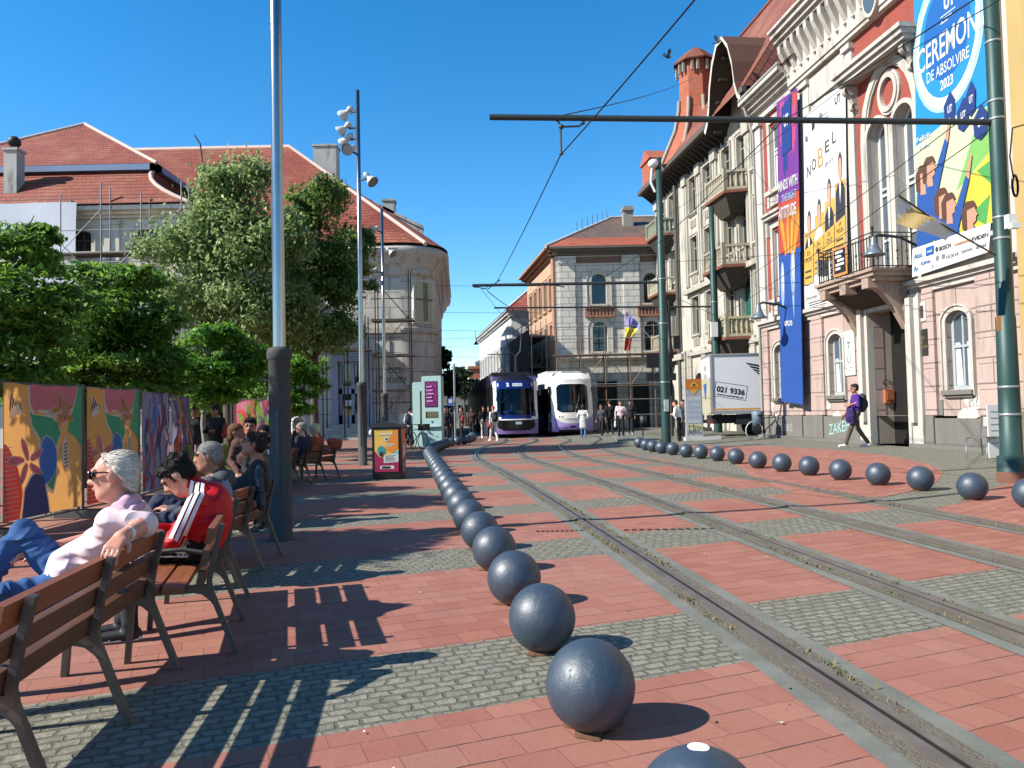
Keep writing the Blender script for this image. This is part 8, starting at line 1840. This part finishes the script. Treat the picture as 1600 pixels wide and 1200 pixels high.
    if handbag: col, side, zz = handbag[:3]; g = Fig(h/1.74); g.cap((.0, side*.27, zz), (.04, side*.27, zz-.18), .07, .09, 0, .03, sq=(1, 1.6, 1)); g.cap((.0, side*.25, zz), (.0, side*.23, zz+.12), .012, None, 0, .01); bq = g.build('bag', [C(col, .7)], None, res*.8, F); tag(bq, handbag[3], 'bag')
    return t
def strands(ho, t, style, col, P, n=3800):
    """single locks of hair lying on the hair, drawn as thin raised strips"""
    rs = np.random.default_rng(5); me = ho.data; m = len(me.vertices); V = np.empty(3*m); me.vertices.foreach_get('co', V); V = V.reshape(-1, 3); Nn = np.empty(3*m); me.vertices.foreach_get('normal', Nn); Nn = Nn.reshape(-1, 3)
    ax = P(1, 0, 0)-P(0, 0, 0); az = P(0, 0, 1)-P(0, 0, 0); ax = ax/np.linalg.norm(ax); az = az/np.linalg.norm(az); i = rs.integers(0, m, n); p = V[i]; nn = Nn[i]
    d = (-ax*1.0-az*.45) if style in ('slick', 'long', 'bob') else (-ax*.4-az*.25); d = d[None, :]+rs.normal(size=(n, 3))*(.07 if style == 'slick' else .4); d -= nn*(d*nn).sum(1)[:, None]; d /= np.linalg.norm(d, axis=1)[:, None]+1e-6
    s_ = np.cross(nn, d); L = rs.uniform(.02, .045, n)[:, None] if style != 'crop' else rs.uniform(.008, .018, n)[:, None]; w_ = rs.uniform(.0009, .0022, n)[:, None]; lift = rs.uniform(.001, .004, n)[:, None]*(1.3 if style == 'short' else .6 if style == 'slick' else 1)
    a, b, c = p-nn*.001, p+d*L*.5+nn*lift, p+d*L+nn*lift*.3; W = np.stack([a-s_*w_, a+s_*w_, b+s_*w_, b-s_*w_, c], 1).reshape(-1, 3); F_ = []
    for k in range(n): q = 5*k; F_ += [(q, q+1, q+2, q+3), (q+3, q+2, q+4)]
    mm = bpy.data.meshes.new('hair_strands'); mm.from_pydata(W.tolist(), [], F_); at_ = mm.attributes.new('rnd', 'FLOAT', 'FACE'); at_.data.foreach_set('value', np.repeat(rs.uniform(0, 1, n), 2).astype(np.float32))
    key = ('H', col)
    if key not in MATS:
        N = NT('hair_strand'); A_ = N.n('Attribute', attribute_name='rnd'); c0, c1 = (lin('#b3a797'), lin('#fff8ea')) if col is None else (mul(lin(col), .5), mul(lin(col), 1.9)); N.out(N.mix(A_.outputs['Fac'], c0, c1), .6, 0, .3); MATS[key] = N.m
    mm.materials.append(MATS[key]); o = bpy.data.objects.new('hair_strands', mm); COL.objects.link(o); o.parent = ho
def sitter(label, x, y, deg, M, hc, res=.012, hair='#2b2320', style='short', heady=0, headp=0, lean=-.15, sleeves=True, seat=.45, wide=1.0, arms=None, knees=None, ankles=None, extra=None, big=1.0, hairm=None, detail=True, nko=None, tf=1.0):
    """pelvis stands over (x, y); hc = head centre in local coordinates"""
    t, F = person_root(label, x, y, 0, deg); f = Fig(); hd = Fig(); hc = np.array(hc, float); pz = seat+.10
    nk = np.array(nko) if nko else hc+np.array((-.03*math.cos(headp)-.0, 0, -.15)); pel = np.array((0, 0, pz)); ch = pel*.42+nk*.58+np.array((-.05, 0, -.04)); sh = [nk+np.array((-.02, s*.185*wide, -.07)) for s in (1, -1)]
    f.cap(pel+np.array((0, .08, 0)), pel-np.array((0, .08, 0)), .115*wide, None, 2, .04); f.cap(pel+np.array((-.03, .075, .12)), pel+np.array((-.03, -.075, .12)), .12*wide*tf, None, 1, .05, .007, 50); f.cap(ch+np.array((0, .09*wide, 0)), ch-np.array((0, .09*wide, 0)), .13*wide*tf, None, 1, .07, .007, 50); f.cap(pel+np.array((-.02, 0, .1)), ch, .125*wide*tf, .13*wide*tf, 1, .05); f.cap(sh[0]-np.array((.0, .04, .03)), sh[1]+np.array((.0, .04, -.03)), .082, None, 1, .06, .005, 60); f.cap(nk-np.array((.01, 0, .03)), hc+np.array((-.015, 0, -.07)), .058, .055, 0, .03)
    knees = knees or [(.42, .13, pz+.02), (.42, -.13, pz+.02)]; ankles = ankles or [(.40, .14, .10), (.38, -.14, .10)]
    for i, s in enumerate((1, -1)):
        hip = pel+np.array((.02, s*.09, -.01)); kn = np.array(knees[i]); an = np.array(ankles[i]); limb(f, hip, kn, .095, .066, 2, .03, .009, 75); limb(f, kn, an, .066, .05, 2, .02, .007, 80); d = an-kn; shoe(f, an, (d[0]*.4+.5, d[1]*.3, 0), 3, 4)
    arms = arms or [((sh[0][0]+.02, .26, sh[0][2]-.25), (.25, .12, pz+.13)), ((sh[1][0]+.02, -.26, sh[1][2]-.25), (.25, -.12, pz+.13))]
    for i, s in enumerate((1, -1)):
        el, wr = np.array(arms[i][0], float), np.array(arms[i][1], float); limb(f, sh[i], el, .066, .054, 1, .03, .006, 65)
        if sleeves: limb(f, el, wr, .052, .04, 1, .02, .006, 65)
        else: limb(f, sh[i]*.45+el*.55, el, .060, .062, 1, .02); limb(f, el, wr, .046, .031, 0, .012)
        hn = arms[i][2] if len(arms[i]) > 2 else (0, s*.3, 1); dd = arms[i][3] if len(arms[i]) > 3 else wr-el; hand(f, wr, dd, hn, 0, arms[i][4] if len(arms[i]) > 4 else .5, 1.05, s)
    P = head(f, hd, hc, heady, headp, 0, (0, 8, 9), big, detail, style=style, hm=10)
    if extra: extra(f, hd, sh, ch, nk, pel)
    b = f.build('body', M, t, res, F)
    if style != 'bald':
        ho = hd.build('hair' if style not in ('cap', 'hat') else 'hat', [hairm or C(hair, .8, var=.25, sc=40, spec=.15)], t, min(res, .0065), F)
        if res <= .012 and style not in ('cap', 'hat'): strands(ho, t, style, hair if hairm is None else None, P)
    return t, F, P
def glasses(t, F, P, dark=True):
    mb = MB(F); mp = lambda v: tuple(v)
    for s in (-1, 1):
        mb.tube([mp(P(.096, s*.058, .017)), mp(P(.03, s*.081, .018)), mp(P(-.03, s*.083, .008))], .0045, 5)
        r = [P(.103, s*.012, .024), P(.100, s*.056, .024), P(.098, s*.054, -.012), P(.102, s*.018, -.014)]; mb.tube([mp(q) for q in r+r[:1]], .004, 5)
        if dark: mb.add([mp(q) for q in r], [(0, 1, 2, 3)])
    mb.tube([mp(P(.104, .012, .018)), mp(P(.104, -.012, .018))], .004, 5); return mb.build('sunglasses', C('#0d0d0f', .15), t)
# --- man in the pink shirt
def fold_material(name, col, amp, sc, rough=.85, col2=None):
    amp *= .5
    N = NT(name); v = N.obj(); mp = N.n('Mapping'); mp.inputs['Scale'].default_value = (1, 1, 1.6); mp.inputs['Rotation'].default_value = (.4, .6, .3); N.l(v, mp.inputs[0]); n1 = N.noise(sc, 3, mp.outputs[0], .5); wv = N.n('TexWave'); wv.inputs['Scale'].default_value = sc*.5; wv.inputs['Distortion'].default_value = 7; wv.inputs['Detail'].default_value = 2; N.l(mp.outputs[0], wv.inputs[0])
    rd = N.math('SUBTRACT', 1.0, N.math('ABSOLUTE', N.math('SUBTRACT', N.math('MULTIPLY', N.noise(sc*.7, 2, mp.outputs[0], .4), 2.0), 1.0))); h = N.math('ADD', N.math('MULTIPLY', n1, .5), N.math('POWER', rd, 4.0)); N.bump(h, min(1, amp*2.4), .035); c = lin(col); c2 = lin(col2) if col2 else mul(c, .85); return N.out(N.mix(N.noise(9, 4, v), c, c2), rough, 0, .25)
Mp = mats(SKIN_R, '#e3c6d2', '#2f4f8f', '#2a2a2e'); Mp[1] = fold_material('pink_shirt', '#f6dcdc', .5, 4.5, .85, '#efcfd2'); Mp[2] = fold_material('blue_jeans', '#41679a', .8, 5, .9, '#35588a'); Mp[5] = fold_material('pink_collar', '#dcaec2', .3, 12)
NH = NT('white_hair'); v = NH.obj(); mp = NH.n('Mapping'); mp.inputs['Scale'].default_value = (14, 60, 60); NH.l(v, mp.inputs[0]); n_ = NH.noise(2.0, 5, mp.outputs[0], .7); NH.bump(n_, .3, .006); HAIRW = NH.out(NH.mix(n_, lin('#a0937f'), lin('#ece2d2')), .85, 0, .1)
def pink_extra(f, hd, sh, ch, nk, pel):
    f.cap(nk+np.array((-.055, .05, .0)), nk+np.array((-.055, -.05, .0)), .04, None, 5, .012, sq=(1, 1, .8)); f.cap(nk+np.array((-.055, .06, .0)), nk+np.array((.05, .075, -.05)), .03, .02, 5, .012); f.cap(nk+np.array((-.055, -.06, .0)), nk+np.array((.05, -.075, -.05)), .03, .02, 5, .012)
    f.cap(nk+np.array((-.1, .09, -.03)), nk+np.array((-.11, .0, -.02)), .022, None, 5, .015)
    w_ = np.array((-.40, .40, .85)); f.cap(w_+np.array((-.02, -.045, .012)), w_+np.array((.02, -.04, -.02)), .035, None, 7, .004, sq=(1, 2.2, 1))
tpk, Fpk, Ppk = sitter('white-haired man in sunglasses, pink shirt and jeans, arm over the bench back', -2.375, 4.115, 188, Mp, (-.235, .03, 1.135), .0075, style='slick', hairm=HAIRW, heady=.12, headp=.05, sleeves=False, wide=1.06, tf=.80, big=1.06,
    arms=[((-.45, .21, .885), (-.40, .40, .855), (-.15, .05, 1), (.10, .8, -.38), .75), ((-.02, -.32, .75), (.2, -.15, .72))], knees=[(.27, .26, .56), (.27, -.10, .83)], ankles=[(.42, .36, .10), (.52, .05, .42)], extra=pink_extra)
glasses(tpk, Fpk, Ppk)
# --- man in the red track jacket
Mr = mats(SKIN, '#c01822', '#17171b', '#1b1b1e', '#e6e6e4', stripe='#f2f2f2'); Mr[1] = fold_material('red_jacket', '#dc1822', .5, 5, .55, '#c4121c')
def red_extra(f, hd, sh, ch, nk, pel):
    f.ell(ch+np.array((-.05, 0, .06)), (.12, .165, .19), 1, .05); f.cap(nk+np.array((-.03, .045, -.0)), nk+np.array((-.03, -.045, -.0)), .06, None, 1, .02); f.cap(nk+np.array((-.02, 0, -.01)), nk+np.array((.035, 0, .035)), .066, .064, 1, .02); f.ell(pel+np.array((-.05, 0, .08)), (.13, .17, .15), 1, .05)
    red_extra.f = f; red_extra.pts = (nk+np.array((.0, .07, .05)), sh[0]+np.array((.0, .02, .06)), np.array((.11, .29, .60)))
    for q in (0, 1, 2): f.cap((.05, .19+.0*q, .50+.03*q), (.36, .25, .53+.03*q), .007, None, 7, .003)
trd, Frd, Prd = sitter('man in a red track jacket with white stripes, bent over his phone', -2.20, 5.38, 194, Mr, (.14, 0, 1.03), .008, hair='#15120f', style='short', heady=.0, headp=.7, wide=1.08, nko=(-.0, 0, .93), arms=[((.12, .27, .62), (.34, .12, .66), (0, .5, 1)), ((.12, -.26, .62), (.34, -.06, .66), (0, -.5, 1))], knees=[(.44, .16, .55), (.44, -.12, .55)], ankles=[(.38, .30, .11), (.46, .12, .11)], extra=red_extra, big=1.05)
pa, pb, pc = red_extra.pts; ctr = np.concatenate([np.linspace(pa, pb, 8, endpoint=False), np.linspace(pb, pc, 22)])
for q in (-1, 0, 1):
    mb = MB(Frd); dv = np.array((-.25, .8, .55)); dv /= np.linalg.norm(dv); w0 = np.array((.031*q, 0, .018*q)); wd = np.array((.0105, 0, .006)); A0 = red_extra.f.drape(ctr+w0-wd, dv); A1 = red_extra.f.drape(ctr+w0+wd, dv); vs = [p_ for pr_ in zip(A0, A1) for p_ in pr_]
    mb.add(vs, [(2*k, 2*k+1, 2*k+3, 2*k+2) for k in range(len(ctr)-1)], True); mb.build('sleeve_stripe', C('#f2f2f2', .8), trd)
mb = MB(Frd); mb.obox((.44, .03, .70), (.15, .075, .009), [[.8, 0, -.6], [0, 1, 0], [.6, 0, .8]]); tag(mb.build('phone', C('#101114', .2)), 'black phone in the hands of the man in red', 'phone')
# --- grey-haired man
Mg = mats(SKIN_D, '#43454c', '#232a44', '#222222', top2='#8a93a3')
def grey_extra(f, hd, sh, ch, nk, pel): f.ell(nk+np.array((-.1, 0, -.05)), (.09, .16, .09), 1, .03); f.ell(ch+np.array((-.08, .12, .02)), (.08, .07, .16), 5, .02)
sitter('grey-haired man in a dark hooded jacket, between the red jacket and the bench end', -2.62, 6.55, 190, Mg, (-.02, 0, 1.10), .012, hair='#8d8a86', style='crop', heady=.1, headp=.05, extra=grey_extra, knees=[(.42, .16, .6), (.40, -.10, .72)], ankles=[(.40, .2, .1), (.55, .1, .45)])
# --- man in black T-shirt, glasses pushed up
Mb = mats(SKIN_D, '#17181c', '#23252b', '#222222')
tb, Fb, Pb = sitter('man in a black T-shirt leaning back beside the pole, spectacles on his brow', -2.72, 7.62, 196, Mb, (-.14, 0, 1.16), .012, hair='#2d211b', style='short', headp=-.35, sleeves=False)
glasses(tb, Fb, lambda x, y, z: Pb(x, y, z), False)
g = Fig(); g.cap((-.20, .30, .88), (-.22, .32, .62), .07, .09, 0, .04, .01, 50, sq=(2, .8, 1)); g.cap((-.2, .25, .92), (-.22, .12, .84), .05, .05, 0, .04, sq=(1.5, 1, 1)); tag(g.build('jacket', [fold_material('grey_blue_cloth', '#454d5e', .6, 12)], None, .012, Fb), 'grey-blue jacket draped over the bench back behind the black T-shirt', 'jacket')
# --- people behind, facing this way
sitter('woman with long fair-brown hair in a mustard top, behind the black-shirted man', -3.95, 11.0, 300, mats(SKIN_D, '#8f7a3a', '#c9b79a', '#222222'), (.02, 0, 1.22), .014, hair='#6b4c30', style='long', heady=.9)
sitter('dark-haired person facing the viewer above the black-shirted man', -3.62, 10.6, 280, mats(SKIN_D, '#5a3b33', '#2b2b30', '#222222'), (.02, 0, 1.30), .014, hair='#1c1512', style='short')
sitter('person in black half hidden by the big grey pole', -3.30, 10.2, 270, mats(SKIN_D, '#131316', '#1c1c22', '#222222'), (.02, 0, 1.20), .014, hair='#15110f', style='bob')
# --- couple and friend on the far bench
D1 = (-4.11, 16.92)
sitter('old man with grey hair in a navy jacket on the far bench', -4.55, 16.35, 168, mats(SKIN, '#171d38', '#3a3f3c', '#8a8a86'), (-.04, 0, 1.18), .014, hair='#8f8a83', style='crop', heady=.3, wide=1.15)
sitter('blonde woman in a rust-coloured top on the far bench', -4.50, 17.3, 165, mats(SKIN, '#a1452c', '#c9bca6', '#b9b4aa'), (-.04, 0, 1.14), .014, hair='#d9c59a', style='bob', heady=.4)
sitter('person in a straw hat beyond the blonde woman', -4.95, 17.7, 165, mats(SKIN, '#3a3436', '#4a4a4e', '#222222'), (.0, 0, 1.27), .014, hair='#c49a6e', style='hat', heady=.2)
g = Fig(); q = at(523, 690, 17.55); g.cap((q[0]-.09, q[1], q[2]), (q[0]+.1, q[1], q[2]-.02), .09, .08, 0, .03); g.cap((q[0]-.05, q[1], q[2]-.1), (q[0]+.08, q[1], q[2]-.1), .08, None, 0, .03); tag(g.build('bag', [C('#c4583a', .8)], None, .014, Fr()), 'orange-red bag standing on the far bench beside the blonde woman', 'bag')
# --- standing and walking figures
def sp(px, pyf, z=0.0): p = gnd(px, pyf, z); return p[0], p[1], z
def atY(px, Y): p = at(px, 690, Y); return p[0], Y, 0.0
x, y, _ = sp(1354, 697, .235)
stander('man in a purple T-shirt walking past the portal, jacket over his arm', 9.75, 21.85, .225, 172, mats(SKIN_D, '#4a1f86', '#55503f', '#e6e4e2', '#f2f2f0', hair='#1a1412'), 1.78, '#1a1412', 'short', stride=.34, arms=['fold', 'down'], sleeves=False, res=.013, backpack=('#27303f', 'dark blue backpack on the back of the walking man in purple'), headp=.05)
g = Fig(); g.cap((.20, .10, 1.08), (.24, .16, .78), .07, .09, 0, .04, .012, 60); g.cap((.14, .16, 1.06), (.16, .2, .7), .06, .07, 0, .04, .012, 60); tag(g.build('jacket', [C('#2f1a58', .85, var=.2)], None, .013, rotz_frame((9.75, 21.85, .225), 172)), 'dark purple jacket carried over the forearm of the walking man', 'jacket')
x, y, _ = sp(1052, 691, .03); stander('person in a white shirt and striped black trousers beside the second green pole', x, 30.6, .03, 150, mats(SKIN, '#eeeeee', '#17171a', '#e8e8e8'), 1.76, '#1d1714', 'short', arms='fold', sleeves=False, res=.018, bend=.3, heady=.3)
stander('person in black trousers standing half hidden behind the information panel', atY(1069, 34)[0], 34.0, .06, 200, mats(SKIN, '#26262c', '#17171a', '#e8e8e8'), 1.74, '#1d1714', 'short', res=.02)
stander('person in a white coat and jeans crossing in front of the white tram', atY(912, 39.3)[0], 39.3, 0, 80, mats(SKIN_D, '#d6d6d2', '#4d6f9f', '#2a2a2e'), 1.72, '#231a16', 'bob', coat=.32, res=.02, stride=.12, arms='pocket')
stander('woman in a pale pink top and black trousers on the tram stop kerb', atY(971, 36.0)[0], 36.0, .17, 260, mats(SKIN, '#d9bdc2', '#15151a', '#1a1a1e'), 1.70, '#241a17', 'long', res=.02, arms=['phone', 'down'], handbag=('#e4e4e4', -1, .7, 'white bag carried by the woman in pink on the tram stop'))
stander('person in black right of the woman in pink, on the tram stop', atY(986, 38.5)[0], 38.5, .17, 250, mats(SKIN, '#1d1d22', '#1a1a20', '#d8d8d8'), 1.74, '#1a1512', 'cap', res=.02)
stander('person in dark clothes squeezed between the white tram and the tram stop', atY(941, 40.2)[0], 40.2, 0, 230, mats(SKIN, '#3b3b40', '#17171b', '#222222'), 1.72, '#1a1512', 'short', res=.02, stride=.15)
stander('person in black walking beside the white tram', atY(954, 38.6)[0], 38.6, .17, 90, mats(SKIN, '#141418', '#141418', '#222222'), 1.74, '#1a1512', 'short', res=.02, stride=.25)
stander('man in a black jacket and cream trousers at the side of the dark tram', atY(756, 43.5)[0], 43.5, 0, 300, mats(SKIN_D, '#141518', '#d8d3c6', '#e4e2de'), 1.80, '#1a1512', 'cap', res=.02, arms=['up', 'down'])
stander('person in white with a red cap and red bag, before the dark tram', atY(772, 38.4)[0], 38.4, 0, 120, mats(SKIN, '#d9d9d6', '#e2dfd8', '#e8e8e8'), 1.74, '#c33a30', 'cap', res=.02, stride=.2, handbag=('#b8323a', 1, .95, 'red bag of the person in white before the dark tram'), backpack=('#2a2a30', 'black backpack of the person in white before the dark tram'))
stander('woman in dark clothes with a bright red bag, by the left row of balls', atY(722, 40.2)[0], 40.2, 0, 200, mats(SKIN, '#2c1c22', '#17171d', '#222222'), 1.74, '#2b201b', 'long', res=.02, handbag=('#c02f33', 1, 1.25, 'bright red shoulder bag of the woman in dark clothes'))
stander('person in dark red standing beside the dark tram doors', atY(738, 43.0)[0], 43.0, 0, 250, mats(SKIN_D, '#3a1a20', '#17181d', '#222222'), 1.72, '#1a1512', 'short', res=.02)
stander('person in blue-black at the tram side, nearest the cream trousers', atY(765, 45.5)[0], 45.5, 0, 260, mats(SKIN, '#1b2133', '#4c4f6a', '#222222'), 1.78, '#8a8078', 'short', res=.02)
stander('dark figure in the shade right of the mint kiosk', atY(697, 37.5)[0], 37.5, 0, 270, mats(SKIN_D, '#16171c', '#20242e', '#222222'), 1.74, '#1a1512', 'short', res=.02)
stander('second dark figure in the shade by the thin sign post', atY(705, 39.5)[0], 39.5, 0, 90, mats(SKIN_D, '#1a2030', '#23283a', '#222222'), 1.70, '#1a1512', 'bob', res=.02)
stander('person with a dark backpack and light shirt, left of the mint kiosk', atY(641, 35.0)[0], 35.0, 0, 70, mats(SKIN, '#c9d0d6', '#1d2230', '#222222'), 1.74, '#1a1512', 'short', res=.02, backpack=('#1f2c46', 'navy backpack of the person left of the mint kiosk'))
stander('woman in a white dress and open dark jacket walking on the square', atY(467, 29.0)[0], 29.0, 0, 290, mats(SKIN, '#eceae6', '#ece9e4', '#2a2a2e', top2='#2b2e3a'), 1.70, '#33241c', 'long', res=.018, coat=.25, shorts=True, stride=.2)
stander('person in black with a red strap under the small bright tree', atY(338, 17.6)[0], 17.6, 0, 250, mats(SKIN_D, '#241f24', '#17181c', '#2a2a2e'), 1.72, '#1d1613', 'bob', res=.02, arms='fold', handbag=('#a8382f', 1, 1.25, 'red strap bag of the person in black under the small tree'))
stander('person in dark clothes at the edge of the striped banner', atY(305, 19.5)[0], 19.5, 0, 280, mats(SKIN_D, '#17191f', '#2b2f38', '#2a2a2e'), 1.74, '#1d1613', 'short', res=.02)
# tram driver behind the windscreen
F1 = TRAM1.F; pd = F1((-.12, 1.55, .62)); t, F = person_root('tram driver in a bright blue shirt behind the windscreen', pd[0], pd[1], pd[2], -90+6); f = Fig(); hd = Fig()
f.cap((0, .09, .5), (0, -.09, .5), .13, None, 1, .05); f.cap((0, .12, .78), (0, -.12, .78), .12, None, 1, .06); f.cap((0, 0, .5), (0, 0, .8), .14, .14, 1, .05); f.cap((0, 0, .9), (0.01, 0, 1.02), .055, .05, 0, .03)
for s in (1, -1): f.cap((0, s*.2, .84), (.16, s*.3, .62), .06, .05, 1, .03); f.cap((.16, s*.3, .62), (.38, s*.2, .66), .045, .035, 0, .02); hand(f, (.38, s*.2, .66), (1, -.2*s, 0), (0, 0, 1), 0, .8, 1.0, s); f.cap((0, s*.09, .42), (.4, s*.12, .42), .09, .07, 2, .03)
head(f, hd, (.03, 0, 1.14)); f.build('body', mats(SKIN, '#2f6fd0', '#22262e'), t, .018, F); hd.build('hair', [C('#5a4a40', .7)], t, .014, F)
